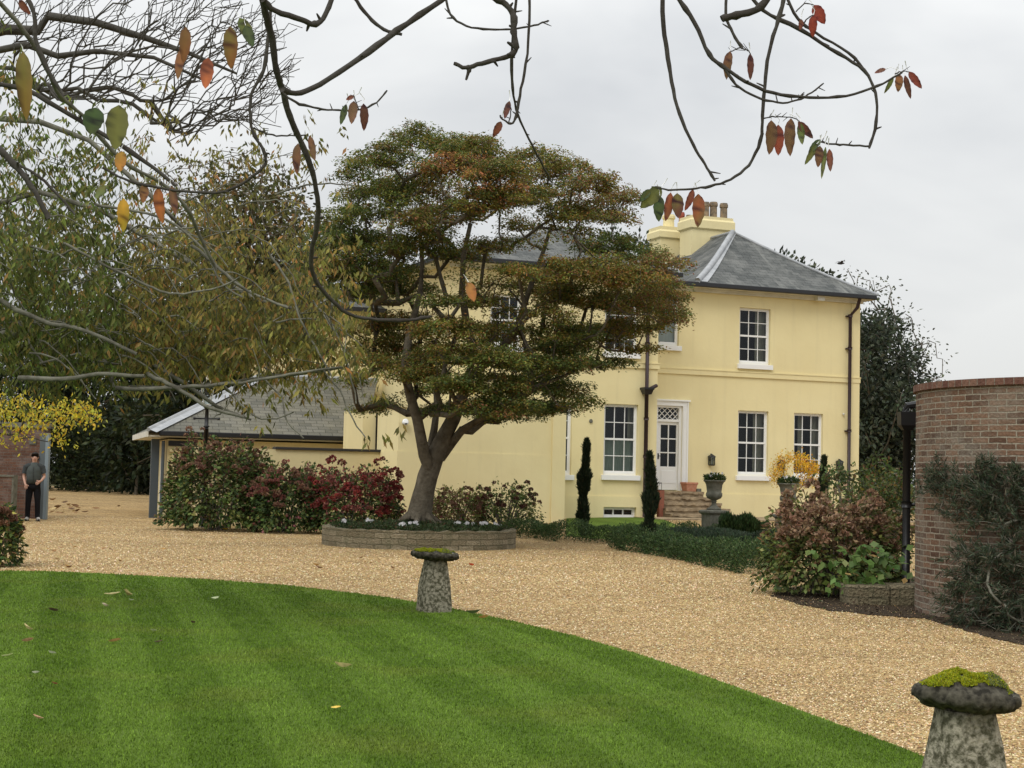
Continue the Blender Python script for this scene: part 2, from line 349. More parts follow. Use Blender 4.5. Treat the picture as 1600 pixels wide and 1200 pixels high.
def lawn_mat(name, k=1.0):
    m = bpy.data.materials.new(name); m.use_nodes = True; t = m.node_tree; b = t.nodes['Principled BSDF']
    b.inputs['Roughness'].default_value = .8; b.inputs['Specular IOR Level'].default_value = .15
    g = t.nodes.new('ShaderNodeNewGeometry')
    mpn = t.nodes.new('ShaderNodeMapping'); mpn.inputs['Rotation'].default_value = (0, 0, R_(-16)); t.links.new(g.outputs['Position'], mpn.inputs[0])
    wv = t.nodes.new('ShaderNodeTexWave'); wv.inputs['Scale'].default_value = .36; wv.inputs['Distortion'].default_value = .5; wv.inputs['Detail'].default_value = 2; wv.inputs['Detail Scale'].default_value = .6; t.links.new(mpn.outputs[0], wv.inputs['Vector'])
    n = t.nodes.new('ShaderNodeTexNoise'); n.inputs['Scale'].default_value = 1.6; n.inputs['Detail'].default_value = 8; n.inputs['Roughness'].default_value = .7; t.links.new(g.outputs['Position'], n.inputs['Vector'])
    sw = t.nodes.new('ShaderNodeMapRange'); sw.inputs[1].default_value = .42; sw.inputs[2].default_value = .58; sw.inputs[3].default_value = .03; sw.inputs[4].default_value = .25; t.links.new(wv.outputs['Fac'], sw.inputs[0])
    ad = t.nodes.new('ShaderNodeMath'); ad.operation = 'MULTIPLY_ADD'; t.links.new(n.outputs['Fac'], ad.inputs[0]); ad.inputs[1].default_value = .9; t.links.new(sw.outputs[0], ad.inputs[2])
    r = t.nodes.new('ShaderNodeValToRGB'); t.links.new(ad.outputs[0], r.inputs[0]); e = r.color_ramp.elements
    e[0].position = .25; e[0].color = (.078*k, .145*k, .010*k, 1); e[1].position = .85; e[1].color = (.165*k, .262*k, .035*k, 1)
    n2 = t.nodes.new('ShaderNodeTexNoise'); n2.inputs['Scale'].default_value = .8; n2.inputs['Detail'].default_value = 3; t.links.new(g.outputs['Position'], n2.inputs['Vector'])
    mr = t.nodes.new('ShaderNodeMapRange'); mr.inputs[1].default_value = .52; mr.inputs[2].default_value = .75; mr.inputs[4].default_value = .6; t.links.new(n2.outputs['Fac'], mr.inputs[0])
    x = t.nodes.new('ShaderNodeMix'); x.data_type = 'RGBA'; t.links.new(mr.outputs[0], x.inputs[0]); t.links.new(r.outputs[0], x.inputs[6]); x.inputs[7].default_value = (.165*k, .20*k, .03*k, 1)
    rm = t.nodes.new('ShaderNodeMapRange'); rm.inputs[3].default_value = .6; rm.inputs[4].default_value = 1.45; t.links.new(g.outputs['Random Per Island'], rm.inputs[0])
    scl = t.nodes.new('ShaderNodeVectorMath'); scl.operation = 'SCALE'; t.links.new(x.outputs[2], scl.inputs[0]); t.links.new(rm.outputs[0], scl.inputs['Scale']) if k > 1 else None
    if k <= 1: scl.inputs['Scale'].default_value = 1
    t.links.new(scl.outputs[0], b.inputs['Base Color'])
    n3 = t.nodes.new('ShaderNodeTexNoise'); n3.inputs['Scale'].default_value = 60; n3.inputs['Detail'].default_value = 4; t.links.new(g.outputs['Position'], n3.inputs['Vector'])
    bp = t.nodes.new('ShaderNodeBump'); bp.inputs['Strength'].default_value = 1; bp.inputs['Distance'].default_value = .03; t.links.new(n3.outputs['Fac'], bp.inputs['Height']); t.links.new(bp.outputs[0], b.inputs['Normal'])
    return m
LAWN = lawn_mat('lawn_soil', .75); GRASS = lawn_mat('grass_blades', 1.26)

# ------------------------------------------------------------------ setting: ground, lawn, gravel
def sheet(name, pts2, dz, m, kind='structure'):
    """ground polygon following gz(), triangulated over a grid"""
    bm = bmesh.new()
    vs = [bm.verts.new((x, y, 0)) for x, y in pts2]
    bm.faces.new(vs)
    x0, x1 = min(p[0] for p in pts2), max(p[0] for p in pts2); y0, y1 = min(p[1] for p in pts2), max(p[1] for p in pts2)
    st = 1.0 if max(x1-x0, y1-y0) < 80 else 2.0
    for axis, a, b in ((0, max(x0, -14), min(x1, 14)), (1, max(y0, 28), min(y1, 52))):
        v = math.ceil(a)
        while v < b:
            co = (v, 0, 0) if axis == 0 else (0, v, 0); no = (1, 0, 0) if axis == 0 else (0, 1, 0)
            bmesh.ops.bisect_plane(bm, geom=bm.verts[:]+bm.edges[:]+bm.faces[:], plane_co=co, plane_no=no, dist=1e-5); v += st
    for v in bm.verts: v.co.z = gz(v.co.x, v.co.y) + dz
    for f in bm.faces:
        if f.normal.z < 0: f.normal_flip()
    me = bpy.data.meshes.new(name); bm.to_mesh(me); bm.free(); me.materials.append(m)
    o = bpy.data.objects.new(name, me); C.objects.link(o)
    if kind: o['kind'] = kind
    return o
far_grass = mat('far_ground', (.05, .07, .02), .95, .1, noise=(.3, .2, (.07, .05, .03)))
gb = MB()
gb.add([(-600, -60, -.05), (600, -60, -.05), (600, 900, -.05), (-600, 900, -.05)], [(0, 1, 2, 3)])
tag(gb.build('ground', far_grass), kind='structure')
gp = [(-22, -12), (30, -12), (30, 60)] + [(-1, 62), (-6, 66)]
for px, py in ((230, 768), (175, 764), (72, 759), (0, 757)):
    p = ground(px, py); gp.append((p.x, p.y))
gp += [(-45, 70), (-45, 20), (-22, 8)]
sheet('gravel_drive', gp, 0, GRAVEL)
edge = [(-60, 892), (0, 893), (80, 894), (150, 897), (300, 905), (450, 916), (600, 934), (700, 951), (800, 972), (900, 996), (1000, 1025), (1100, 1058), (1200, 1094), (1300, 1131), (1400, 1168), (1500, 1208), (1600, 1260), (1700, 1330)]
ep = [ground(x, y) for x, y in edge]
lawn_poly = [(ep[0].x-14, ep[0].y+1.5)] + [(p.x, p.y) for p in ep] + [(ep[-1].x+.2, 3), (3.0, -4), (-18, -4)]
sheet('lawn', lawn_poly, .012, LAWN)
# dark trodden edge of soil along lawn/gravel boundary
eb = MB()
for i in range(len(ep)-1):
    a, b = ep[i], ep[i+1]
    d = (b-a); d.z = 0; nrm = Vector((d.y, -d.x, 0)).normalized()*-1
    eb.quad((a.x+nrm.x*.018, a.y+nrm.y*.018, .006), (b.x+nrm.x*.018, b.y+nrm.y*.018, .006), (b.x-nrm.x*.03, b.y-nrm.y*.03, .006), (a.x-nrm.x*.03, a.y-nrm.y*.03, .006))
tag(eb.build('lawn_edge', SOIL), kind='structure')

# loose stones lying on the drive: real pebbles, so the gravel keeps its grain when seen at a low angle
def pebbles(n, y0, y1):
    Y = y0*(y1/y0)**rng.random(n); X = (rng.random(n)*2-1)*(Y*.36+.5)
    lp = [(p.x, p.y) for p in ep]+[(3, -4), (-30, -4), (-30, ep[0].y)]
    ins = np.zeros(n, bool)
    for i in range(len(lp)):
        x1, y1_ = lp[i]; x2, y2 = lp[(i+1) % len(lp)]
        ins ^= ((y1_ > Y) != (y2 > Y)) & (X < (x2-x1)*(Y-y1_)/(y2-y1_+1e-12)+x1)
    k = ~ins & ~((X-at(656, 850, 31.9).x)**2+(Y-31.9)**2 < 4.2) & (np.hypot(X-6.95, Y-18.05) > 2.15); X, Y = X[k], Y[k]; n = len(X)
    Z = np.array([gz(a, b) for a, b in zip(X, Y)]); r = rng.uniform(.004, .0085, n)*np.clip(Y/13, 1, 1.7)
    O = np.array([[1, 0, 0], [0, 1, 0], [-1, 0, 0], [0, -1, 0], [0, 0, 1.]])
    V = (O[None]+rng.normal(0, .22, (n, 5, 3)))*r[:, None, None]*np.array([1.1, 1.1, .8]); a = rng.random(n)*6.28; ca, sa = np.cos(a)[:, None], np.sin(a)[:, None]
    V = np.stack([V[..., 0]*ca-V[..., 1]*sa, V[..., 0]*sa+V[..., 1]*ca, V[..., 2]], 2)+np.stack([X, Y, Z+.001], 1)[:, None]
    F_ = (np.arange(n)[:, None, None]*5+np.array([[0, 1, 4], [1, 2, 4], [2, 3, 4], [3, 0, 4]])[None]).reshape(-1, 3)
    col = pick([(.48, .33, .145), (.63, .475, .26), (.33, .205, .085), (.74, .61, .40), (.18, .105, .05)], (5, 4, 2.5, 1.6, 1), n, .2)
    return np_mesh('loose_gravel', V.reshape(-1, 3), F_, PEBBLE, None, np.repeat(col, 5, 0))
PEBBLE = leaf_mat('pebble', 0, .85)
tag(pebbles(230000, 8.3, 44), 'loose golden gravel stones covering the drive', kind='stuff')

# grass tufts: numpy blades over the visible part of the lawn
def inpoly(X, Y, poly):
    ins = np.zeros(len(X), bool); n = len(poly)
    for i in range(n):
        x1, y1 = poly[i]; x2, y2 = poly[(i+1) % n]
        c = ((y1 > Y) != (y2 > Y)) & (X < (x2-x1)*(Y-y1)/(y2-y1+1e-12)+x1)
        ins ^= c
    return ins
def grass(name, poly, count, h0, h1, wid, m, zoff=0., yb=None, flat=.6):
    xs = [p[0] for p in poly]; ys = [p[1] for p in poly]
    y0, y1 = yb or (min(ys), max(ys))
    # more blades near the camera: sample Y with density ~ 1/Y
    u = rng.random(count); Y = y0*(y1/y0)**u
    X = (rng.random(count)*2-1)*(Y*.38+.5)
    k = inpoly(X, Y, poly); X = X[k]; Y = Y[k]; n = len(X)
    Z = np.array([gz(a, b) for a, b in zip(X, Y)]) if y1 > 30 else np.zeros(n)
    P = np.stack([X, Y, Z+zoff], 1)
    h = (h0+(h1-h0)*rng.random(n))[:, None]*np.clip(Y/11, 1, 2)[:, None]**.3; a = rng.random(n)*6.283
    lean = np.stack([np.cos(a), np.sin(a), np.zeros(n)], 1)*h*(flat*rng.random(n)[:, None])
    b = rng.random(n)*6.283; wv = (wid*np.clip(Y/9, 1, 3))[:, None]*np.stack([np.cos(b), np.sin(b), np.zeros(n)], 1)*.5
    tip = P+lean+np.array([[0, 0, 1]])*h
    V = np.stack([P-wv, P+wv, tip], 1).reshape(-1, 3)
    return np_mesh(name, V, np.arange(n*3).reshape(-1, 3), m)
tag(grass('lawn_grass', lawn_poly, 520000, .008, .021, .006, GRASS, .012, (7.2, 24.5)), 'short mown green grass of the striped lawn', kind='stuff')

# ------------------------------------------------------------------ the house
TH = R_(21.4)
U = Vector((math.cos(TH), math.sin(TH), 0)); NN = Vector((-math.sin(TH), math.cos(TH), 0))
def frame_at(px, Y, th):
    o = at(px, 800, Y); return Vector((o.x, o.y, 0)), Vector((math.cos(th), math.sin(th), 0)), Vector((-math.sin(th), math.cos(th), 0))
HO, _, _ = frame_at(1045, 47, TH)
def fp(px, py, t, O=None, u=U, n=NN):
    O = O or HO
    d = ray(px, py); P0 = O + n*t
    k = (P0-EYE).dot(n)/d.dot(n); p = EYE + d*k - O
    return p.dot(u), p.z
house = thing('yellow_house', 'large two storey cream yellow house with slate hipped roofs and white sash windows', 'house', HO, TH)
GZ = .30

def wall_grid(mb, s0, s1, z0, z1, t, ops, depth=.15):
    ss = sorted({s0, s1, *[o[0] for o in ops], *[o[1] for o in ops]}); zs = sorted({z0, z1, *[o[2] for o in ops], *[o[3] for o in ops]})
    ss = [s for s in ss if s0 <= s <= s1]; zs = [z for z in zs if z0 <= z <= z1]
    for a, b in zip(ss, ss[1:]):
        for c, d in zip(zs, zs[1:]):
            m, k = (a+b)/2, (c+d)/2
            if any(o[0] < m < o[1] and o[2] < k < o[3] for o in ops): continue
            mb.quad((a, t, c), (b, t, c), (b, t, d), (a, t, d))
    for a, b, c, d in ops:
        t2 = t+depth
        mb.quad((a, t, c), (a, t, d), (a, t2, d), (a, t2, c)); mb.quad((b, t, c), (b, t2, c), (b, t2, d), (b, t, d))
        mb.quad((a, t, d), (b, t, d), (b, t2, d), (a, t2, d)); mb.quad((a, t, c), (a, t2, c), (b, t2, c), (b, t, c))

def window(parent, s0, s1, z0, z1, t, cols=3, rows=4, curtain=None, sill=True, sash=True, name='window', bar=.022):
    o = bpy.data.objects.new(name, None); C.objects.link(o); o.parent = parent; o.location = (s0, t, z0)
    W, H = s1-s0, z1-z0; fr = MB(); f = .055
    y0 = .09
    fr.box(0.002, f, y0, .16, 0, H-.002); fr.box(W-f, W-.002, y0, .16, 0, H-.002); fr.box(f, W-f, y0, .16, H-f*.8, H-.002); fr.box(f, W-f, y0, .16, 0, f*1.3)
    fr.build('frame', WHITE, o)
    sb = MB(); x0, x1, b0, b1 = f, W-f, f*1.3, H-f*.8
    sr = .03
    for k in range(1, cols):
        x = x0+(x1-x0)*k/cols; sb.box(x-bar/2, x+bar/2, y0+.02, y0+.05, b0, b1)
    for k in range(1, rows):
        z = b0+(b1-b0)*k/rows; h = .028 if (sash and k == rows//2) else bar/2
        sb.box(x0, x1, y0+.012, y0+.052, z-h/1.0, z+h/1.0) if (sash and k == rows//2) else sb.box(x0, x1, y0+.018, y0+.048, z-h, z+h)
    sb.box(x0, x0+sr, y0+.022, y0+.055, b0, b1); sb.box(x1-sr, x1, y0+.022, y0+.055, b0, b1)
    sb.box(x0+sr, x1-sr, y0+.024, y0+.056, b0, b0+.05); sb.box(x0+sr, x1-sr, y0+.024, y0+.056, b1-.035, b1)
    sb.build('glazing_bars', WHITE, o)
    g = MB(); g.quad((x0, y0+.04, b0), (x1, y0+.04, b0), (x1, y0+.04, b1), (x0, y0+.04, b1)); g.build('pane', GLASS, o)
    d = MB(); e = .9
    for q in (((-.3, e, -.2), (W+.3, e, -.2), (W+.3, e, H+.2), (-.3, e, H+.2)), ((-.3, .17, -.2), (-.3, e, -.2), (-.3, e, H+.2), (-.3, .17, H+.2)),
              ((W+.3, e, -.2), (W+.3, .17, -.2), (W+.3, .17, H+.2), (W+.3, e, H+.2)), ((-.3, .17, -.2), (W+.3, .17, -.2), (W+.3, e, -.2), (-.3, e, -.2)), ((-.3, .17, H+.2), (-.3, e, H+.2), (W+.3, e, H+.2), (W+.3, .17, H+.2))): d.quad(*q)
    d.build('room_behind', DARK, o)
    def drape(xa, xb, za, zb, m, yy=.24, amp=.02, nm='curtain'):
        c = MB(); n = max(6, int((xb-xa)/.025)); vs = []; fs = []
        for i in range(n+1):
            x = xa+(xb-xa)*i/n; y = yy+amp*math.sin(i*1.35+xa*9)*(.6+.4*math.sin(i*.4))
            vs += [(x, y, za), (x, y, zb)]
        for i in range(n): fs.append((2*i, 2*i+2, 2*i+3, 2*i+1))
        c.add(vs, fs); c.build(nm, m, o, smooth=True)
    if curtain == 'sheer': drape(x0, x1, b0, b0+(b1-b0)*.5, SHEER); drape(x1-.12, x1+.1, b0, b1, CURT, .34)
    if curtain == 'sides': drape(x0-.12, x0+.07, b0, b1, CURT, .34); drape(x1-.30, x1+.1, b0, b1, CURT, .34)
    if curtain == 'middle': drape(x0+(x1-x0)*.40, x0+(x1-x0)*.62, b0, b1, CURT, .5); drape(x1-.2, x1+.1, b0, b1, CURT, .34)
    if curtain == 'blind': drape(x0, x1, b0, b1, BLIND, .22, .002, 'blind')
    if sill:
        s = MB(); s.box(-.07, W+.07, -.09, .12, -.15, -.001); s.build('sill', WHITE, o, bevel=.008)
    return o

def opening(tl, br, t, w=None):
    """opening from two pixels: top-left and bottom-right of the hole on plane t"""
    s0, z1 = fp(*tl, t); s1, z0 = fp(*br, t)
    return s0, s1, z0, z1
# --- right hand block (plane t=0)
sR = fp(1341, 620, 0)[0]; sJ = fp(1027, 620, -1.55)[0]; sJm = fp(1027, 620, 0)[0]
zE = fp(1200, 455, -.45)[1]                      # underside of the gutter
print('sR', sR, 'sJ', sJ, 'zE', zE, 'door z', fp(1045, 767, 0)[1], 'left eave', fp(740, 432, -2.0)[1])
W1 = opening((1156, 480), (1203, 571), 0); W2 = opening((1153.5, 641), (1199.5, 744), 0); W3 = opening((1241, 645), (1285, 746), 0)
s1_, z1_ = fp(1060.5, 541, 0); W4 = (s1_-.92, s1_, z1_, z1_+1.62)
sd0 = fp(1027.5, 700, 0)[0]; sd1 = fp(1061, 700, 0)[0]; zd0 = fp(1045, 766.5, 0)[1]; zd1 = fp(1045, 634, 0)[1]
DOOR = (sd0-.09, sd1+.09, zd0, zd1)
wm = MB(); wall_grid(wm, sJm-3.2, sR, -.3, zE+.12, 0, [W1, W2, W3, W4, DOOR])
wm.quad((sR, 0, -.3), (sR, 11, -.3), (sR, 11, zE+.12), (sR, 0, zE+.12))
wm.build('wall', STUCCO, house)
tr = MB(); zs0 = fp(1200, 591.5, 0)[1]; zs1 = fp(1200, 584, 0)[1]
tr.box(sJm-1.2, sR+.05, -.045, -.002, zs0, zs1); tr.box(sJm-1.2, sR+.065, -.06, -.0025, zs1, zs1+.03); tr.build('string_course', STUCCO, house)
tr = MB(); zp = fp(1200, 773, 0)[1]; tr.box(sJm-1.2, sR+.03, -.028, -.0015, -.3, zp); tr.build('plinth', STUCCO, house)
tr = MB(); tr.box(sR-.30, sR+.028, -.026, -.001, zp+.001, zs0-.001); tr.box(sR-.30, sR+.028, -.026, -.001, zs1+.031, zE-.14); tr.build('corner_pilaster', STUCCO, house)
window(house, *W1, 0, curtain='sides'); window(house, *W2, 0, curtain='sides'); window(house, *W3, 0, curtain='middle'); window(house, *W4, 0, cols=1, rows=2, curtain='blind')
# soffit, fascia, gutter of right block
sH0 = fp(1090, 441, -.45)[0]; sH1 = fp(1370, 463, -.45)[0]
ev = MB(); ev.box(sH0-1.6, sH1-.03, -.36, 11.4, zE-.02, zE+.04); ev.box(sH0-1.6, sR+.1, -.10, -.003, zE-.13, zE-.021); ev.box(sH0-1.6, sR+.16, -.16, -.101, zE-.07, zE-.0215)
ev.build('soffit', OFFWHITE, house)
gt = MB(); gt.box(sH0-1.6, sH1, -.47, -.361, zE-.01, zE+.13); gt.box(sH1-.029, sH1+.08, -.36, 11.4, zE-.01, zE+.13); gt.build('gutter', GUTTER, house, bevel=.02)
bx = MB(); s, z = fp(1280, 466, -.2); bx.box(s-.13, s+.13, -.33, -.161, z-.09, z+.06); bx.build('soffit_box', OFFWHITE, house)
# roof, right block
sA, zA = fp(1145, 364, -.45+(sH1-sH0)/2)
tA = -.45+(sH1-sH0)/2; zr = zE+.13; sM = (sH0+sH1)/2; sM = sA
print('apex s', sA, 'mid', (sH0+sH1)/2, 'z', zA, 'tA', tA)
def roof_tri(mb, a, b, c, off=0):      # uv in metres along eave/up slope
    a, b, c = map(Vector, (a, b, c)); e = (b-a).normalized(); nrm = (b-a).cross(c-a).normalized(); v = nrm.cross(e)
    mb.add([a, b, c], [(0, 1, 2)], None, [[((p-a).dot(e)+off, (p-a).dot(v)) for p in (a, b, c)]])
def roof_quad(mb, a, b, c, d):
    P = list(map(Vector, (a, b, c, d))); e = (P[1]-P[0]).normalized(); nrm = (P[1]-P[0]).cross(P[2]-P[0]).normalized(); v = nrm.cross(e)
    mb.add(P, [(0, 1, 2, 3)], None, [[((p-P[0]).dot(e), (p-P[0]).dot(v)) for p in P]])
# front face is drawn in rows so the eave kicks out a little (bell-cast)
def kick(a, apex, n=6):
    pts = []
    for i in range(n+1):
        f = i/n; p = Vector(a).lerp(Vector(apex), f); p.z -= .13*math.sin(math.pi*min(1, f*1.0))*(1-f*.6); pts.append(p)
    return pts
A0 = (sA, tA, zA); tB = 9.0
L0 = kick((sH0, -.45, zr), A0); R0 = kick((sH1+.06, -.45, zr), A0)
rf = MB(); vacc = 0
for i in range(6):
    a, b, c, d = L0[i], R0[i], R0[i+1], L0[i+1]; ln = ((c+d)/2-(a+b)/2).length
    if i < 5: rf.add([a, b, c, d], [(0, 1, 2, 3)], None, [[(a.x, vacc), (b.x, vacc), (c.x, vacc+ln), (d.x, vacc+ln)]])
    else: rf.add([a, b, c], [(0, 1, 2)], None, [[(a.x, vacc), (b.x, vacc), (c.x, vacc+ln)]])
    vacc += ln
def sideface(P0, sgn, s_eave):
    va = 0
    for i in range(6):
        a, d = P0[i], P0[i+1]; f0, f1 = i/6, (i+1)/6
        b = Vector((a.x, tB, a.z)); c = Vector((d.x, tB, d.z)); ln = (d-a).length*.72
        vs = [b, a, d, c] if sgn < 0 else [a, b, c, d]
        uv = [(p.y, va if p in (a, b) else va+ln) for p in vs]
        rf.add(vs, [(0, 1, 2, 3)], None, [uv]); va += ln
sideface(L0, -1, sH0); sideface(R0, 1, sH1)
# low roof slope left of the hip that carries the eave on to the neighbouring block
roof_quad(rf, (sH0-1.6, -.45, zr), (sH0, -.45, zr), (sH0, 2.5, zr+.25), (sH0-1.6, 2.5, zr+.25))
roof_quad(rf, (sH0-1.6, 2.5, zr+.25), (sH0, 2.5, zr+.25), (sH0, 9, zr+.35), (sH0-1.6, 9, zr+.35))
rf.build('slate_roof', SLATE, house)
hp = MB()
hp.tube([p+Vector((0, 0, .03)) for p in L0], .10, 6); hp.build('hip_flashing', LEAD, house, smooth=True)
hp = MB(); hp.tube([p+Vector((0, 0, .02)) for p in R0], .05, 6); hp.tube([Vector(A0)+Vector((0, 0, .02)), Vector((sA, tB, zA+.02))], .06, 6); hp.build('ridge_flashing', LEAD, house, smooth=True)
fl = MB()     # broad lead band beside the left hip
for i in range(6):
    a, b = L0[i], L0[i+1]; o1 = Vector((.34, 0, 0)); k0, k1 = 1-i/6*.6, 1-(i+1)/6*.6
    fl.quad(a+Vector((0, -.012, .022)), a+o1*k0+Vector((0, -.012, .022)), b+o1*k1+Vector((0, -.012, .022)), b+Vector((0, -.012, .022)))
fl.build('lead_flashing', LEAD, house)

# --- left block (plane t=-1.55)
T1 = -1.55
sK0 = fp(700, 620, T1)[0]; zE1 = fp(740, 434, T1-.4)[1]; zE1 = zE if abs(zE1-zE) < .5 else zE1
W5 = opening((944.5, 630.5), (995.5, 743), T1); W6r = fp(893, 700, T1)[0]; W6 = (W6r-.95, W6r, fp(890, 742, T1)[1], W5[3])
B7 = opening((942.5, 792), (993.5, 811), T1)
W8 = opening((946, 470), (996, 553), T1); W9 = (sK0+1.2, sK0+2.15, W8[2], W8[3])
wl = MB(); wall_grid(wl, sK0, sJ, -.3, zE1+.12, T1, [W5, W6, B7, W8, W9])
wl.quad((sK0, 9, -.3), (sK0, T1, -.3), (sK0, T1, zE1+.12), (sK0, 9, zE1+.12)); wl.quad((sJ, T1, -.3), (sJ, 2, -.3), (sJ, 2, zE1+.12), (sJ, T1, zE1+.12))
wl.build('wall', STUCCO, house)
window(house, *W5, T1, curtain='sheer'); window(house, *W6, T1); window(house, *W8, T1, curtain='sides'); window(house, *W9, T1)
window(house, *B7, T1, rows=1, cols=3, sill=False, sash=False, name='basement_window', bar=.04)
tr = MB(); zt1 = fp(1010, 568.5, T1)[1]; zt0 = fp(1010, 576, T1)[1]
tr.box(sK0-.04, sJ+.045, T1-.045, T1-.002, zt0, zt1); tr.box(sK0-.06, sJ+.06, T1-.06, T1-.0025, zt1, zt1+.03); tr.build('string_course', STUCCO, house)
tr = MB(); zp1 = fp(945, 775, T1)[1]
for a, b in ((sK0-.03, B7[0]), (B7[1], sJ+.03)): tr.box(a, b, T1-.028, T1-.0015, -.3, zp1)
tr.box(B7[0], B7[1], T1-.028, T1-.0015, B7[3], zp1); tr.build('plinth', STUCCO, house)
sG0, sG1 = sK0-.45, sJ+.45; te = T1-.5
ev = MB(); ev.box(sG0, sG1, te+.1, 8, zE1-.02, zE1+.04); ev.box(sG0+.4, sG1-.4, T1-.1, T1-.003, zE1-.13, zE1-.021); ev.build('soffit', OFFWHITE, house)
gt = MB(); gt.box(sG0-.08, sG1+.08, te-.02, te+.099, zE1-.01, zE1+.13); gt.box(sG0-.1, sG0-.001, te+.1, 8, zE1-.01, zE1+.13); gt.build('gutter', GUTTER, house, bevel=.02)
tAp = 1.6; sB, zB = fp(873, 357, tAp)
rf = MB(); z0 = zE1+.13
roof_tri(rf, (sG0, te, z0), (sG1, te, z0), (sB, tAp, zB)); 
roof_quad(rf, (sG0, 9, z0), (sG0, te, z0), (sB, tAp, zB), (sB, 9, zB)); roof_quad(rf, (sG1, te, z0), (sG1, 9, z0), (sB, 9, zB), (sB, tAp, zB))
rf.build('slate_roof', SLATE, house)
hp = MB()
for a in ((sG0, te, z0), (sG1, te, z0), (sB, 9, zB)): hp.tube([Vector(a)+Vector((0, 0, .03)), Vector((sB, tAp, zB+.03))], .09, 6)
hp.build('hip_flashing', LEADW, house, smooth=True)

# --- rear left wing
T2 = 5.0; a0 = fp(486, 560, T2)[0]; a1 = sK0+.5; ztop = fp(520, 480, T2)[1]
WN = opening((534, 541), (548, 571), T2)
wl = MB(); wall_grid(wl, a0, a1, -.3, ztop, T2, [WN]); wl.quad((a0, 14, -.3), (a0, T2, -.3), (a0, T2, ztop), (a0, 14, ztop)); wl.build('rear_wing_wall', STUCCO, house)
window(house, *WN, T2, cols=2, rows=2, sash=False, sill=False)
rf = MB(); tm = 8.5; zt = ztop+1.1; al = a0-.35
roof_quad(rf, (al, T2-.35, ztop), (a1, T2-.35, ztop), (a1, tm, zt), (al+3, tm, zt)); roof_tri(rf, (al, 14.4, ztop), (al, T2-.35, ztop), (al+3, tm, zt)); roof_quad(rf, (a1, 14.4, ztop), (al, 14.4, ztop), (al+3, tm, zt), (a1, tm, zt)); rf.build('slate_roof', SLATE, house)
gt = MB(); gt.box(al-.05, a1, T2-.45, T2-.35, ztop-.12, ztop+.01); gt.build('gutter', GUTTER, house)

# --- single storey wing (t=-3.5) with pier
T3 = -3.5; b0 = fp(622, 700, T3)[0]; b1 = fp(862, 700, T3)[0]; zt3 = fp(800, 643, T3)[1]
wg = MB(); wg.box(b0, b1, T3, T1-.002, -.3, zt3); wg.build('low_wing_wall', STUCCO, house)
wg = MB(); wg.box(b0-.05, b1+.02, T3-.05, T1-.003, zt3+.001, zt3+.06); wg.build('parapet_coping', STUCCO2, house)
wg = MB(); b2 = fp(884, 700, T3-.06)[0]; wg.box(b1, b2, T3-.06, T1-.002, -.3, zt3+.02); wg.build('pier', STUCCO, house)
tr = MB(); zl = fp(640, 705, T3)[1]; tr.box(b0-.02, b1-.001, T3-.015, T3-.001, -.3, zl); tr.box(b0-.012, b0-.001, T3, T1-.01, -.3, zl); tr.build('plinth', STUCCO, house)
# link wall behind garden wall with its little downpipe
c0, z_ = fp(567, 660, -1.0); c1 = b0; wg = MB(); zc = fp(580, 640, -1.0)[1]; wg.box(c0, c1+.8, -1.0, 1.0, -.3, zc); wg.build('link_wall', STUCCO, house)
dp = MB(); s, z = fp(589, 680, -1.08); dp.tube([(s, -1.08, -.2), (s, -1.08, zc-.1)], .045, 8); dp.build('downpipe', BLACK, house, smooth=True)

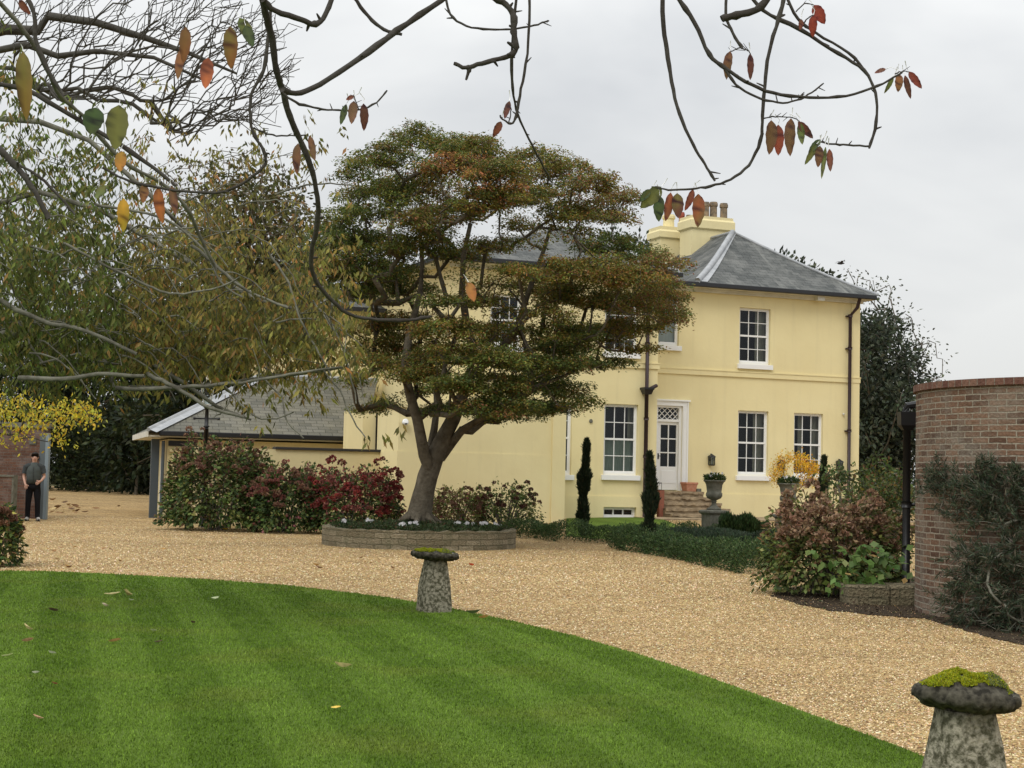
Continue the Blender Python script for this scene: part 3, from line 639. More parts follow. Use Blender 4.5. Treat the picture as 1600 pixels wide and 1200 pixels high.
# --- door
def door():
    o = bpy.data.objects.new('front_door', None); C.objects.link(o); o.parent = house; o.location = (0, 0, 0)
    s0, s1, z0, z1 = DOOR; l0, l1 = sd0, sd1
    zh = fp(1045, 659, 0)[1]; zf0 = fp(1045, 655, 0)[1]; zf1 = fp(1045, 637, 0)[1]
    d = MB(); y = .10
    gx0, gx1 = fp(1032, 700, y)[0], fp(1056.5, 700, y)[0]; gz0 = fp(1045, 729, y)[1]; gz1 = fp(1045, 664, y)[1]
    d.box(l0, gx0, y, y+.05, z0+.02, zh); d.box(gx1, l1, y, y+.05, z0+.02, zh); d.box(gx0, gx1, y, y+.05, z0+.02, gz0); d.box(gx0, gx1, y, y+.05, gz1, zh)
    m = (gx0+gx1)/2; d.box(m-.018, m+.018, y+.004, y+.045, gz0, gz1)
    for k in (1, 2): z = gz0+(gz1-gz0)*k/3; d.box(gx0, gx1, y+.008, y+.04, z-.018, z+.018)
    d.box(gx0+.03, gx1-.03, y-.012, y-.001, z0+.22, gz0-.12)
    d.build('door_leaf', WHITE, o, bevel=.004)
    g = MB(); g.quad((gx0, y+.03, gz0), (gx1, y+.03, gz0), (gx1, y+.03, gz1), (gx0, y+.03, gz1)); g.quad((l0, y+.03, zf0), (l1, y+.03, zf0), (l1, y+.03, zf1), (l0, y+.03, zf1)); g.build('pane', GLASS, o)
    f = MB(); f.box(s0+.002, l0, .02, .2, z0, z1-.002); f.box(l1, s1-.002, .02, .2, z0, z1-.002); f.box(l0, l1, .04, .16, zh+.001, zf0); f.box(l0, l1, .02, .16, zf1, z1-.002); f.build('door_frame', WHITE, o)
    a = MB(); wA = .19
    zt = fp(1050, 627, -.03)[1]
    a.box(s0-wA, s0, -.05, .01, z0, z1); a.box(s1, s1+wA, -.05, .01, z0, z1); a.box(s0-wA, s1+wA, -.051, .01, z1, zt); a.box(s0-wA-.05, s1+wA+.05, -.10, .01, zt, zt+.05)
    a.box(s1+wA-.05, s1+wA+.002, -.075, -.0505, z0, zt-.001); a.box(s1+.03, s1+.06, -.062, -.0505, z0, z1); a.build('architrave', WHITE, o, bevel=.006)
    lt = MB(); n = 4
    for k in range(-2, 2*n+1):
        for sg in (1, -1):
            xa = l0+(l1-l0)*(k/ n); xb = xa+(l1-l0)*(2/n)*1.0
            if sg < 0: xa, xb = xb, xa
            pa, pb = Vector((xa, y+.012, zf0)), Vector((xb, y+.012, zf1))
            dx = pb.x-pa.x; t0, t1 = 0., 1.
            for lim, side in ((l0, -1), (l1, 1)):
                for q in (0,):
                    tt = (lim-pa.x)/dx
                    if side*(pa.x-lim) > 0: t0 = max(t0, tt)
                    if side*(pb.x-lim) > 0: t1 = min(t1, tt)
            if t1 > t0+.02: lt.tube([pa.lerp(pb, t0), pa.lerp(pb, t1)], .013, 4)
    lt.build('fanlight_lattice', WHITE, o)
    h = MB(); h.box(l0+.05, l0+.09, y-.015, y-.001, z0+.95, z0+1.13); h.tube([(l0+.07, y-.05, z0+1.05), (l0+.17, y-.05, z0+1.05)], .012, 6); h.build('handle', BLACK, o)
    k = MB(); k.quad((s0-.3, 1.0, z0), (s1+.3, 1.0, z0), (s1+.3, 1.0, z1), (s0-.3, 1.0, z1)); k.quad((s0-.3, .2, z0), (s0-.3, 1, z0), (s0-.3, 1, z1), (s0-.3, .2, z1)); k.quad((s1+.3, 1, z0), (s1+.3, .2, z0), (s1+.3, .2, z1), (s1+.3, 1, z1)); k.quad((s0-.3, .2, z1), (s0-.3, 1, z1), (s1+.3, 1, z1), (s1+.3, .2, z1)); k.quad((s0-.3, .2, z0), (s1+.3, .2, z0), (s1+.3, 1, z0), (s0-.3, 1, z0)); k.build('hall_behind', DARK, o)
door()

# --- steps (thing fixed to house: part)
st = MB(); zd = DOOR[2]; rise = (zd-GZ-.02)/5
ragged = random.Random(3)
for k in range(5):
    z1s = zd-.015-rise*k; yb = -.002; yf = -.42-.34*k; a = DOOR[0]-.35 if k else DOOR[0]-.3; b = DOOR[1]+.55+.12*k
    # rough nosing slab made of wobbling front edge
    n = 22; vs = []; fs = []
    for i in range(n+1):
        x = a+(b-a)*i/n; jy = ragged.uniform(-.035, .035); jz = ragged.uniform(-.022, .022)
        vs += [(x, yb, z1s), (x, yf-.05+jy, z1s+jz*.3), (x, yf-.05+jy, z1s-.075+jz), (x, yf, z1s-.08+jz), (x, yf, z1s-rise-.02)]
    for i in range(n):
        for j in range(4): fs.append((i*5+j, i*5+j+1, (i+1)*5+j+1, (i+1)*5+j))
    fs.append((0, 4, 3, 2, 1)); e = n*5; fs.append((e, e+1, e+2, e+3, e+4)); st.add(vs, fs)
    st.quad((b, yb, z1s), (b, yf, z1s), (b, yf, -.2), (b, yb, -.2)); st.quad((a, yb, z1s), (a, yb, -.2), (a, yf, -.2), (a, yf, z1s))
st.build('entrance_steps', YORK, house)
tag(MB().box(DOOR[0]-1.4, sR+1.0, -3.2, -.03, -.2, GZ+.065).build('paved_terrace', YORK), kind='structure')
o = bpy.data.objects['paved_terrace']; o.location = HO; o.rotation_euler = (0, 0, TH)

# --- downpipes
dp = MB(); s, z = fp(1328, 640, -.16); zt = zE-.05
dp.tube([(s+.16, -.42, zE+.0), (s+.12, -.34, zt-.25), (s, -.13, zt-.50), (s, -.13, GZ)], .055, 10)
for z in (zt-.55, zs1+.9, zs0-1.6, .9): dp.tube([(s, -.13, z), (s, -.13, z+.09)], .075, 10); dp.box(s-.1, s+.1, -.10, -.001, z+.02, z+.06)
dp.build('downpipe', PURPLE, house, smooth=True)
dp = MB(); s, z = fp(1010, 640, T1-.14); zh = fp(1009, 608, T1-.2)[1]
dp.tube([(s, T1-.14, zh+.02), (s, T1-.14, zE1)], .055, 10); dp.tube([(s, T1-.14, GZ-.2), (s, T1-.14, zh-.1)], .06, 10)
for z in (zh-.9, zh-2.0, zh+1.3): dp.tube([(s, T1-.14, z), (s, T1-.14, z+.08)], .078, 10)
dp.tube([(s+.05, T1-.14, zh-.02), (s+.27, T1-.14, zh+.10), (s+.33, T1-.1, zh+.12)], .055, 8)
dp.build('downpipe', PURPLE, house, smooth=True)
dp = MB(); dp.lathe([(.10, -.12), (.14, 0), (.16, .02), (.16, .08), (.13, .08)], 12, (s, T1-.16, zh-.03), square=True); dp.build('hopper', BLACK, house)

# --- chimneys
def chimney(pxl, pxr, pyt, t, dep, pyb, band, pots):
    o = bpy.data.objects.new('chimney', None); C.objects.link(o); o.parent = house
    s0, zt = fp(pxl, pyt, t); s1 = fp(pxr, pyt, t)[0]; zb0 = fp(pxl, band[1], t)[1]; zb1 = fp(pxl, band[0], t)[1]
    m = MB(); m.box(s0+.07, s1-.07, t+.07, t+dep-.07, zE, zb0); m.box(s0, s1, t, t+dep, zb0+.06, zb1-.05)
    for (z0_, z1_, g0, g1) in ((zb0, zb0+.06, .07, 0), (zb1-.05, zb1+.02, 0, .05)):
        vs = [(s0+g0, t+g0, z0_), (s1-g0, t+g0, z0_), (s1-g0, t+dep-g0, z0_), (s0+g0, t+dep-g0, z0_), (s0+g1, t+g1, z1_), (s1-g1, t+g1, z1_), (s1-g1, t+dep-g1, z1_), (s0+g1, t+dep-g1, z1_)]
        m.add(vs, [(0, 1, 5, 4), (1, 2, 6, 5), (2, 3, 7, 6), (3, 0, 4, 7), (4, 5, 6, 7)])
    m.box(s0+.05, s1-.05, t+.05, t+dep-.05, zb1+.021, zt)
    m.build('stack', STUCCO, o)
    for px, w_, pt, pm in pots:
        s, z1p = fp(px, pt, t+dep*.45); r = w_/2/F*50
        p = MB(); p.lathe([(r*.82, zt-.1), (r*.9, zt), (r*.85, z1p-.16), (r*1.04, z1p-.14), (r*1.04, z1p-.05), (r*.9, z1p-.03), (r*.9, z1p), (r*.7, z1p), (r*.66, z1p-.15)], 12, (s, t+dep*.45, 0)); p.build('chimney_pot', pm, o, smooth=False)
    return o
chimney(1080, 1149, 335, 4.2, 1.0, 385, (340, 357), [(1103, 13, 316, TERRAB), (1115, 14, 316, TERRAB), (1131, 14, 318, TERRAB)])
chimney(1031, 1080, 352, 5.6, 1.0, 402, (358, 372), [(1045, 22, 336, STUCCO), (1065, 11, 332, POTS), (1076, 9, 336, TERRAB)])
def lamp(px, py, t):
    o = bpy.data.objects.new('wall_lantern', None); C.objects.link(o); o.parent = house; s, z = fp(px, py, t-.12); o.location = (s, t-.12, z)
    m = MB(); m.box(-.03, .03, .07, .118, -.02, .14); m.lathe([(.10, .09), (.08, .13), (.03, .17), (.012, .19)], 4, square=True); m.lathe([(.06, -.17), (.075, -.15), (.075, -.13)], 4, square=True)
    for a in (-.07, .07):
        for b in (-.07, .07): m.box(a-.009, a+.009, b-.009, b+.009, -.13, .095)
    m.tube([(0, .1, .1), (0, .06, .2), (0, 0, .19)], .012, 6)
    m.build('lantern_frame', BLACK, o); g = MB(); g.box(-.062, .062, -.062, .062, -.129, .088); g.build('pane', GLASS, o)
    c = MB(); c.tube([(0, 0, -.12), (0, 0, .0)], .016, 8); c.build('candle', OFFWHITE, o)
for p in ((1112, 719), (1220, 727), (1312, 727)): lamp(*p, 0)
m = MB(); s, z = fp(923, 658, T1); m.lathe([(.05, 0), (.06, .02), (.05, .03)], 12); o = m.build('wall_vent', URN, house); o.location = (s, T1-.002, z); o.rotation_euler = (R_(90), 0, 0)
m = MB(); s, z = fp(1091.5, 767, -.06); m.box(s-.08, s+.08, -.10, -.029, z-.07, z+.07); m.build('service_box', URN, house, bevel=.01)
def cctv(px, py, t):
    s, z = fp(px, py, t-.1); o = bpy.data.objects.new('security_camera', None); C.objects.link(o); o.parent = house; o.location = (s, t-.1, z)
    m = MB(); m.lathe([(.03, -.09), (.075, -.05), (.085, 0), (.085, .05), (.05, .06)], 14); q = m.build('housing', WHITE, o, smooth=True); q.rotation_euler = (R_(70), 0, 0)
    m = MB(); m.lathe([(.01, -.04), (.035, -.02), (.04, 0)], 12, (.0, -.07, -.02)); m.build('lens', BLACK, o, smooth=True)
cctv(633, 660, T3)
m = MB(); s, z = fp(1318, 647, -.05); m.lathe([(.02, -.04), (.04, 0), (.03, .03)], 8, (s, -.05, z)); m.build('sensor', OFFWHITE, house)

# ------------------------------------------------------------------ garden wall between wing and outbuilding
s0, zt = fp(300, 697, -1.9); s1 = b0
gw = thing('garden_wall', 'long cream rendered garden wall with dark coping behind the red hydrangeas', 'wall', HO, TH)
zt = fp(500, 704, -1.9)[1]
m = MB(); m.box(s0, s1-.003, -1.9, -1.62, -.3, zt); m.build('wall', STUCCO2, gw)
m = MB(); m.box(fp(430, 700, -1.9)[0], s1-.003, -1.96, -1.56, zt+.001, zt+.07); m.build('coping', mat('wall_coping', (.035, .032, .03), .8), gw, bevel=.01)
# ------------------------------------------------------------------ outbuilding
TS = R_(17); SO, SU, SN = frame_at(258, 43.6, TS)
def sp(px, py, t): return fp(px, py, t, SO, SU, SN)
shed = thing('outbuilding', 'low cream outbuilding with mossy slate hipped roof beside the gate', 'outbuilding', SO, TS)
zw = sp(400, 690, 0)[1]; e1 = sp(567, 690, 0)[0]
m = MB(); m.box(0, e1+1.2, 0, 6, -.2, zw); m.build('wall', STUCCO2, shed)
m = MB(); m.box(.12, .85, -.10, -.002, -.2, zw-.36); m.box(.05, .92, -.14, -.003, zw-.359, zw-.28); m.build('pier', STUCCO2, shed)
m = MB(); m.box(.02, .80, -.04, -.001, zw-.19, zw-.04); m.build('ventilation_slot', BLACK, shed)
ga = sp(232, 676, -.4)[0]; zg = sp(400, 684, -.4)[1]
m = MB(); m.box(ga+.3, e1, -.46, -.33, zg-.02, zg+.12); m.build('gutter', BLACK, shed, bevel=.02)
m = MB(); m.box(ga, e1, -.33, 6.3, zg-.05, zg-.001); m.box(ga-.06, ga-.001, -.4, 6.3, zg-.06, zg+.1); m.build('soffit', OFFWHITE, shed)
tr_ = 3.0; r0, zr2 = sp(405, 588, tr_); r1 = sp(590, 590, tr_)[0]; e2 = sp(570, 680, -.4)[0]
rf = MB(); z0 = zg+.12
roof_quad(rf, (ga, -.42, z0), (e2, -.42, z0), (r1, tr_, zr2), (r0, tr_, zr2)); roof_tri(rf, (ga, 6.4, z0), (ga, -.42, z0), (r0, tr_, zr2)); roof_quad(rf, (e2, 6.4, z0), (ga, 6.4, z0), (r0, tr_, zr2), (r1, tr_, zr2))
rf.quad((e2, -.42, z0), (e2, 6.4, z0), (r1, tr_, zr2), (r1, tr_, zr2-.01)); rf.build('slate_roof', SLATE2, shed)
m = MB(); a = Vector((ga, -.42, z0)); b = Vector((r0, tr_, zr2)); d = (b-a).normalized(); sd_ = Vector((.42, -.0, .0))
sl = Vector((e2, -.42, z0))-a; nf = sl.cross(b-a).normalized()*.045; acr = (-d.cross(nf)).normalized()*.28
if acr.x < 0: acr = -acr
m.quad(a+nf, a+acr+nf, b+acr+nf, b+nf)
m.tube([a+Vector((0, 0, .03)), b+Vector((0, 0, .03))], .06, 6); m.tube([b+Vector((0, 0, .03)), Vector((r1, tr_, zr2+.03))], .07, 6); m.build('lead_flashing', LEAD, shed)
m = MB(); m.tube([(-.12, -.05, .0), (-.12, -.05, zw-.05)], .05, 8); m.box(-.42, -.2, .25, .5, -.1, zw); m.build('corner_post', PEN, shed)
m = MB(); m.box(-.03, -.001, 1.1, 2.1, .25, 1.75); m.build('side_door', OFFWHITE, shed)


# ------------------------------------------------------------------ growing trees
def grow(roots, targets, step=.35, up=.15, jit=.12, dirw=.35):
    """roots: list of polylines (each a list of Vectors, first point joins the previous set); returns nodes, parent"""
    P = []; par = []
    for pl, pi in roots:
        prev = pi
        for k, q in enumerate(pl):
            if prev is None: P.append(np.array(q, float)); par.append(-1); prev = 0; continue
            if isinstance(prev, tuple): prev = int(np.argmin([np.linalg.norm(x-np.array(q)) for x in P])); continue
            P.append(np.array(q, float)); par.append(prev); prev = len(P)-1
    arr = np.zeros((len(P)+len(targets)*30, 3)); n = len(P); arr[:n] = P
    root = arr[0]
    order = np.argsort(np.linalg.norm(targets-root, axis=1))
    rs = np.random.default_rng(11)
    for ti in order:
        t = targets[ti]; d = t-arr[:n]; L_ = np.linalg.norm(d, axis=1)
        pr = arr[:n]-root; pl_ = np.linalg.norm(pr, axis=1)+.01
        cosv = (d*pr).sum(1)/(L_*pl_+1e-6)
        j = int(np.argmin(L_*(1+dirw*(1-cosv))))
        m = max(1, int(L_[j]/step)); m = min(m, 28)
        a = arr[j].copy(); dist = L_[j]; prev = j
        for k in range(1, m+1):
            f = k/m; q = a+(t-a)*f; q = q+np.array([0, 0, -1])*up*dist*math.sin(math.pi*f)*.5 + rs.normal(0, jit*step, 3)*(f < 1)
            arr[n] = q; par.append(prev); prev = n; n += 1
            if n >= len(arr)-40: break
        if n >= len(arr)-40: break
    return arr[:n], par
def skeleton_mesh(name, P, par, m, parent, tip=.006, expo=2.2, rmax=None, sides=5, minr=0, smooth=True, root_r=None, fixed=None):
    n = len(P); acc = np.zeros(n); ch = [[] for _ in range(n)]
    for i in range(n-1, 0, -1):
        if par[i] >= 0: ch[par[i]].append(i)
    rad = np.zeros(n)
    for i in range(n-1, -1, -1):
        if not ch[i]: acc[i] = 1
        rad[i] = tip*acc[i]**(1/expo)
        if par[i] >= 0: acc[par[i]] += acc[i]
    if rmax: rad = rad*min(1, rmax/rad[0]) if rad[0] > rmax else rad
    rad = np.maximum(rad, tip)
    if fixed is not None:
        for k, r in fixed.items(): rad[k] = max(rad[k], r) if r > 0 else rad[k]
    mb = MB()
    done = set()
    stack = [(0, None)]
    while stack:
        i, p = stack.pop()
        chain = [p, i] if p is not None else [i]
        while ch[i]:
            c = max(ch[i], key=lambda q: rad[q])
            for q in ch[i]:
                if q != c: stack.append((q, i))
            chain.append(c); i = c
        if len(chain) > 1:
            rr = [rad[q] for q in chain]
            if p is not None: rr[0] = min(rr[0], rr[1]*1.25)
            mb.tube([P[q] for q in chain], rr, 10 if max(rr) > .12 else (sides if max(rr) > .02 else 3), cap=False)
    return mb.build(name, m, parent, smooth=smooth)
def rnd(a, b, n=None): return rng.uniform(a, b, n)
def px2w(PX, PY, Y):
    """vectorised at()"""
    D = np.stack([(PX-800)/F, -(PY-600)/F, -np.ones_like(PX)], 1) @ np.array(CM).T
    return np.array(EYE) + D*(Y/D[:, 1])[:, None]

# ------------------------------------------------------------------ Japanese maple in its round bed
MY = 32.0
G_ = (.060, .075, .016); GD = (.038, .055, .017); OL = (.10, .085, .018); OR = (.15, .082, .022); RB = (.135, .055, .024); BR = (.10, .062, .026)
pads = [(650,212,38,20,'g'),(700,226,42,20,'g'),(602,243,45,20,'g'),(560,265,30,18,'g'),(738,228,40,18,'o'),(748,245,45,20,'o'),(712,262,65,22,'r'),(655,290,62,22,'a'),
(775,264,50,20,'o'),(840,248,45,20,'o'),(882,268,50,20,'b'),(930,285,42,18,'b'),(965,310,38,20,'b'),(935,335,55,14,'b'),(888,330,50,16,'o'),(968,342,24,10,'b'),(820,300,55,22,'a'),
(762,312,60,20,'o'),(700,332,58,20,'b'),(560,300,34,14,'g'),(578,335,46,16,'g'),(535,338,34,16,'g'),(538,370,52,20,'d'),(592,380,60,20,'d'),(560,420,64,20,'d'),(610,430,60,22,'d'),(655,385,55,20,'g'),(648,452,45,14,'g'),
(510,360,25,18,'g'),(520,425,45,18,'d'),(560,455,50,14,'d'),(500,395,30,18,'d'),
(945,382,62,16,'d'),(1000,395,45,14,'d'),(1032,412,38,18,'b'),(860,422,62,18,'a'),(920,420,60,16,'a'),(975,430,60,18,'a'),(1035,450,36,20,'b'),(840,450,52,18,'o'),(900,460,64,20,'o'),(970,470,62,20,'o'),(1030,490,44,12,'b'),(1052,505,22,7,'b'),
(990,512,52,14,'o'),(930,522,62,16,'o'),(870,520,62,16,'g'),(1000,545,34,9,'o'),(1040,470,30,12,'b'),
(640,502,64,16,'a'),(580,512,46,14,'a'),(700,512,62,16,'a'),(762,522,55,16,'o'),(620,542,72,20,'o'),(700,556,64,18,'o'),(590,566,36,12,'o'),(782,560,52,16,'g'),(842,570,64,16,'d'),(902,572,52,14,'d'),(952,570,42,10,'d'),
(760,600,66,18,'g'),(830,600,62,18,'d'),(890,612,46,14,'d'),(905,632,30,9,'d'),(850,640,62,13,'d'),(780,636,66,18,'d'),(716,602,50,14,'g'),(565,640,40,7,'g'),(604,630,30,8,'d'),(800,652,56,9,'d'),(690,640,32,9,'d'),
(720,400,36,16,'o'),(770,380,40,14,'o'),(820,350,36,12,'o'),(740,470,40,12,'o'),(690,470,40,10,'g'),(620,300,30,14,'g'),(660,345,35,14,'b'),(800,420,30,10,'o'),(740,630,40,12,'d'),(870,545,60,12,'d'),(560,600,24,8,'o'),(640,585,60,14,'o'),(670,610,40,10,'d')]; NP0 = len(pads)
pads += [(x, y, 60, 40, c) for x, y, c in ((600,290,'g'),(690,300,'b'),(790,300,'o'),(900,305,'b'),(560,380,'d'),(620,400,'d'),(900,440,'o'),(980,450,'o'),(850,500,'o'),(930,510,'o'),(620,520,'o'),(700,530,'o'),(780,540,'g'),(860,560,'d'),(780,615,'d'),(840,610,'d'),(1010,470,'b'),(700,350,'o'),(650,250,'g'),(590,300,'g'),(850,280,'o'),(760,290,'r'),(640,340,'g'),(520,400,'d'),(870,470,'o'),(660,560,'o'),(740,570,'g'),(820,590,'d'),(900,540,'g'),(960,420,'o'),(880,360,'o'),(600,560,'o'),(800,510,'o'),(760,440,'o'),(590,440,'d'))]; nfill = len(pads)-NP0
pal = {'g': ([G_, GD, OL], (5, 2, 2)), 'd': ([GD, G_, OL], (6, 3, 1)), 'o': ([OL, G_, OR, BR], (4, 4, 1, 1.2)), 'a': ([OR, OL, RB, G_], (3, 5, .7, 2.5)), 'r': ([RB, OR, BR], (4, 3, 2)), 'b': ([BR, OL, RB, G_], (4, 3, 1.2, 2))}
maple = thing('japanese_maple', 'broad Japanese maple with layered green and rust foliage leaning over the round stone bed', 'tree', (0, 0, 0))
tp, ttag = [], []
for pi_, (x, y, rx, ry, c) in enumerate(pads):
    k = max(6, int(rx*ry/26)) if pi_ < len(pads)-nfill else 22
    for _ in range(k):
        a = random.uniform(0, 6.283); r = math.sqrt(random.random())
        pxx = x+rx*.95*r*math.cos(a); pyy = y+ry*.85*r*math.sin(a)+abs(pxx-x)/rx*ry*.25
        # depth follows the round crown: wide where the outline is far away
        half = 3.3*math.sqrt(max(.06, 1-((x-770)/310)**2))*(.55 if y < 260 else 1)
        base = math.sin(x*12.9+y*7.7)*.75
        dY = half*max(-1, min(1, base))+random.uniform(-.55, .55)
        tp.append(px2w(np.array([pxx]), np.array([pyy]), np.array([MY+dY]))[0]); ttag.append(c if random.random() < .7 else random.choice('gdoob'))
tp = np.array(tp)
def V3(px, py, Y): return tuple(at(px, py, Y))
t0 = V3(654, 812, MY)
roots = [([t0, V3(660, 780, MY), V3(668, 745, MY), V3(680, 712, MY), V3(695, 680, MY), V3(708, 655, MY), V3(722, 620, MY+.1), V3(735, 585, MY+.2), V3(738, 540, MY+.4), V3(728, 500, MY+.3), V3(722, 455, MY+.2), V3(724, 400, MY), V3(735, 350, MY)], None),
         ([V3(672, 735, MY-.05), V3(663, 712, MY-.25), V3(658, 685, MY-.35), V3(652, 655, MY-.4), V3(640, 615, MY-.5), V3(632, 575, MY-.5), V3(640, 520, MY-.3), V3(656, 460, MY-.2), V3(660, 410, MY), V3(655, 350, MY)], 2),
         ([V3(690, 715, MY+.1), V3(706, 692, MY+.1), V3(722, 672, MY-.2), V3(750, 655, MY-.6), V3(790, 630, MY-1), V3(850, 600, MY-1.2), V3(900, 580, MY-1.2)], 3),
         ([V3(672, 700, MY+.2), V3(678, 670, MY+.4), V3(684, 630, MY+.6), V3(682, 590, MY+.9), V3(668, 540, MY+1.2)], 14),
         ([V3(770, 560, MY+.5), V3(805, 520, MY+.6), V3(818, 480, MY+.5), V3(835, 430, MY+.4), V3(850, 390, MY+.3), V3(862, 350, MY+.2)], 7),
         ([V3(860, 520, MY), V3(920, 490, MY-.3), V3(980, 470, MY-.3)], (0,))]
rootsx = []
for r_ in roots: rootsx.append(r_)
nodes, par = grow([(roots[0][0], None)]+[(r_[0], r_[1]) for r_ in roots[1:5]], tp, step=.3, up=.35, jit=.10, dirw=.3)
fx = {}
wid = [.27, .235, .215, .195, .17, .15, .13, .115, .10, .085, .07, .055, .045]
for i, r_ in enumerate(wid): fx[i] = r_
for i, r_ in enumerate([.125, .12, .115, .11, .10, .09, .075, .06, .05, .04]): fx[13+i] = r_
for i, r_ in enumerate([.10, .085, .075, .06, .05, .04, .03]): fx[23+i] = r_
for i, r_ in enumerate([.085, .085, .08, .07, .06]): fx[30+i] = r_
for i, r_ in enumerate([.09, .08, .065, .055, .045, .035]): fx[35+i] = r_
skeleton_mesh('trunk', nodes, par, BARK, maple, tip=.009, expo=2.5, sides=5, rmax=.3, fixed=fx)
# root flare
m = MB()
for k in range(7):
    a = k*.9+.2; r = random.uniform(.30, .44); b = Vector(t0)
    m.tube([b+Vector((math.cos(a)*.10+.03, math.sin(a)*.12, .30)), b+Vector((math.cos(a)*.20, math.sin(a)*.20, .10)), b+Vector((math.cos(a)*r, math.sin(a)*r, -.03)), b+Vector((math.cos(a)*(r+.2), math.sin(a)*(r+.2), -.12))], [.05, .085, .06, .02], 7)
m.build('root', BARK, maple, smooth=True)
# foliage
NL = 84
ctr = np.repeat(tp, NL, 0); n = len(ctr)
a = rnd(0, 6.283, n); r = np.sqrt(rng.random(n)); sz = np.repeat(rnd(.13, .38, len(tp)), NL)
off = np.stack([np.cos(a)*r*sz, np.sin(a)*r*sz, rng.normal(0, .04, n)+.08*(1-r**2)], 1)
ax = np.stack([np.cos(a), np.sin(a), rnd(-.9, .1, n)], 1)+rng.normal(0, .35, (n, 3)); nr = np.array([0, 0, 1])+rng.normal(0, .45, (n, 3))
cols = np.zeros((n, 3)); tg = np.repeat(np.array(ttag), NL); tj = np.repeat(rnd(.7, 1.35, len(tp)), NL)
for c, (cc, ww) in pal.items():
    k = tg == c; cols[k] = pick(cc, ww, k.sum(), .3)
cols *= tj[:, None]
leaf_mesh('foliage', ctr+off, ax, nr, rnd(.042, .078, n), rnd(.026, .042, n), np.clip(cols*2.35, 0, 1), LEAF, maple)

# round stone bed
bc = ground(656, 851); bc = Vector((bc.x, MY-.1, 0)); BRAD = 2.0
bed = thing('round_stone_bed', 'low round sandstone raised bed at the foot of the leaning maple', 'raised bed', (bc.x, bc.y, gz(bc.x, bc.y)))
def ring_wall(name, m_, parent, r, h, th, a0=0, a1=2*math.pi, seg=72, c=(0, 0), base=-.1, jag=.0, coping=False, rr=None):
    mb = MB(); rnd_ = random.Random(5)
    hs = [h+rnd_.uniform(-jag, jag) for _ in range(seg+1)]; hs[-1] = hs[0] if a1-a0 > 6 else hs[-1]
    for i in range(seg):
        b0_, b1_ = a0+(a1-a0)*i/seg, a0+(a1-a0)*(i+1)/seg
        P0 = [(c[0]+q*math.cos(b0_), c[1]+q*math.sin(b0_)) for q in (r, r-th)]; P1 = [(c[0]+q*math.cos(b1_), c[1]+q*math.sin(b1_)) for q in (r, r-th)]
        u0, u1 = b0_*r, b1_*r
        mb.quad((*P0[0], base), (*P1[0], base), (*P1[0], hs[i+1]), (*P0[0], hs[i]), [(u0, base), (u1, base), (u1, hs[i+1]), (u0, hs[i])])
        mb.quad((*P0[1], base), (*P0[1], hs[i]), (*P1[1], hs[i+1]), (*P1[1], base), [(u0, base), (u0, hs[i]), (u1, hs[i+1]), (u1, base)])
        mb.quad((*P0[0], hs[i]), (*P1[0], hs[i+1]), (*P1[1], hs[i+1]), (*P0[1], hs[i]), [(u0, 0), (u1, 0), (u1, th), (u0, th)])
    return mb.build(name, m_, parent)
ring_wall('stone_wall', STONEW, bed, BRAD, .37, .22, jag=.018)
m = MB(); seg = 48
vs = [(0, 0, .42)]+[((BRAD-.2)*math.cos(2*math.pi*k/seg), (BRAD-.2)*math.sin(2*math.pi*k/seg), .31) for k in range(seg)]
m.add(vs, [(0, 1+k, 1+(k+1) % seg) for k in range(seg)]); m.build('soil', SOIL, bed)
# low evergreen ground cover in the bed
n = 15000; a = rnd(0, 6.283, n); r = np.sqrt(rng.random(n))*(BRAD-.16)
cl_ = np.sin(a*7+r*4)*np.cos(r*6+a*3)
P = np.stack([bc.x+np.cos(a)*r, bc.y+np.sin(a)*r, bed.location.z+.33+.09*(1-r/BRAD)+(.07+.06*cl_)*rng.random(n)], 1)
ax = rng.normal(0, 1, (n, 3)); ax[:, 2] = np.abs(ax[:, 2])*.9
o = leaf_mesh('ground_cover', P, ax, rng.normal(0, 1, (n, 3))+np.array([0, 0, 1]), rnd(.04, .09, n), rnd(.02, .035, n), pick([(.035, .06, .02), (.06, .085, .03), (.10, .12, .06), (.09, .05, .025)], (5, 4, 1.5, 1), n), LEAF)
tag(o, 'dark green heather like ground cover filling the round stone bed', kind='stuff')

# ------------------------------------------------------------------ flowers
FLM = {}
def flowers(t, locs, col):
    """five petalled flowers, each a part of its plant, sharing one mesh"""
    if col not in FLM:
        a = np.arange(5)*1.257+.2
        o = leaf_mesh('flower', np.zeros((5, 3)), np.stack([np.cos(a), np.full(5, -.3), np.sin(a)], 1), np.array([[0, -1., .35]]*5), .038, .034, np.tile(np.array(col), (5, 1)), PETAL, t)
        FLM[col] = o.data; o.location = locs[0]; locs = locs[1:]
    for l in locs:
        o = bpy.data.objects.new('flower', FLM[col]); C.objects.link(o); o.parent = t; o.location = l; o.rotation_euler = (random.uniform(-.3, .3), 0, random.uniform(-.6, .6))
def flower_plant(name, p, label, col, group, size=.09, nfl=7, leaves=60):
    t = thing(name, label, 'plant', p, 0, group)
    n = leaves; a = rnd(0, 6.283, n); r = rng.random(n)*size
    P_ = np.stack([np.cos(a)*r, np.sin(a)*r, rng.random(n)*size*.8], 1)
    leaf_mesh('leaves', P_, np.stack([np.cos(a), np.sin(a), rnd(.1, 1, n)], 1), np.array([[0, 0, 1.]])+rng.normal(0, .5, (n, 3)), rnd(.04, .08, n), rnd(.025, .045, n), pick([(.03, .07, .02), (.05, .10, .03)], (1, 1), n), LEAF, t)
    flowers(t, [(random.uniform(-size, size), random.uniform(-size, size), random.uniform(size*.7, size*1.5)) for _ in range(nfl)], col)
    return t
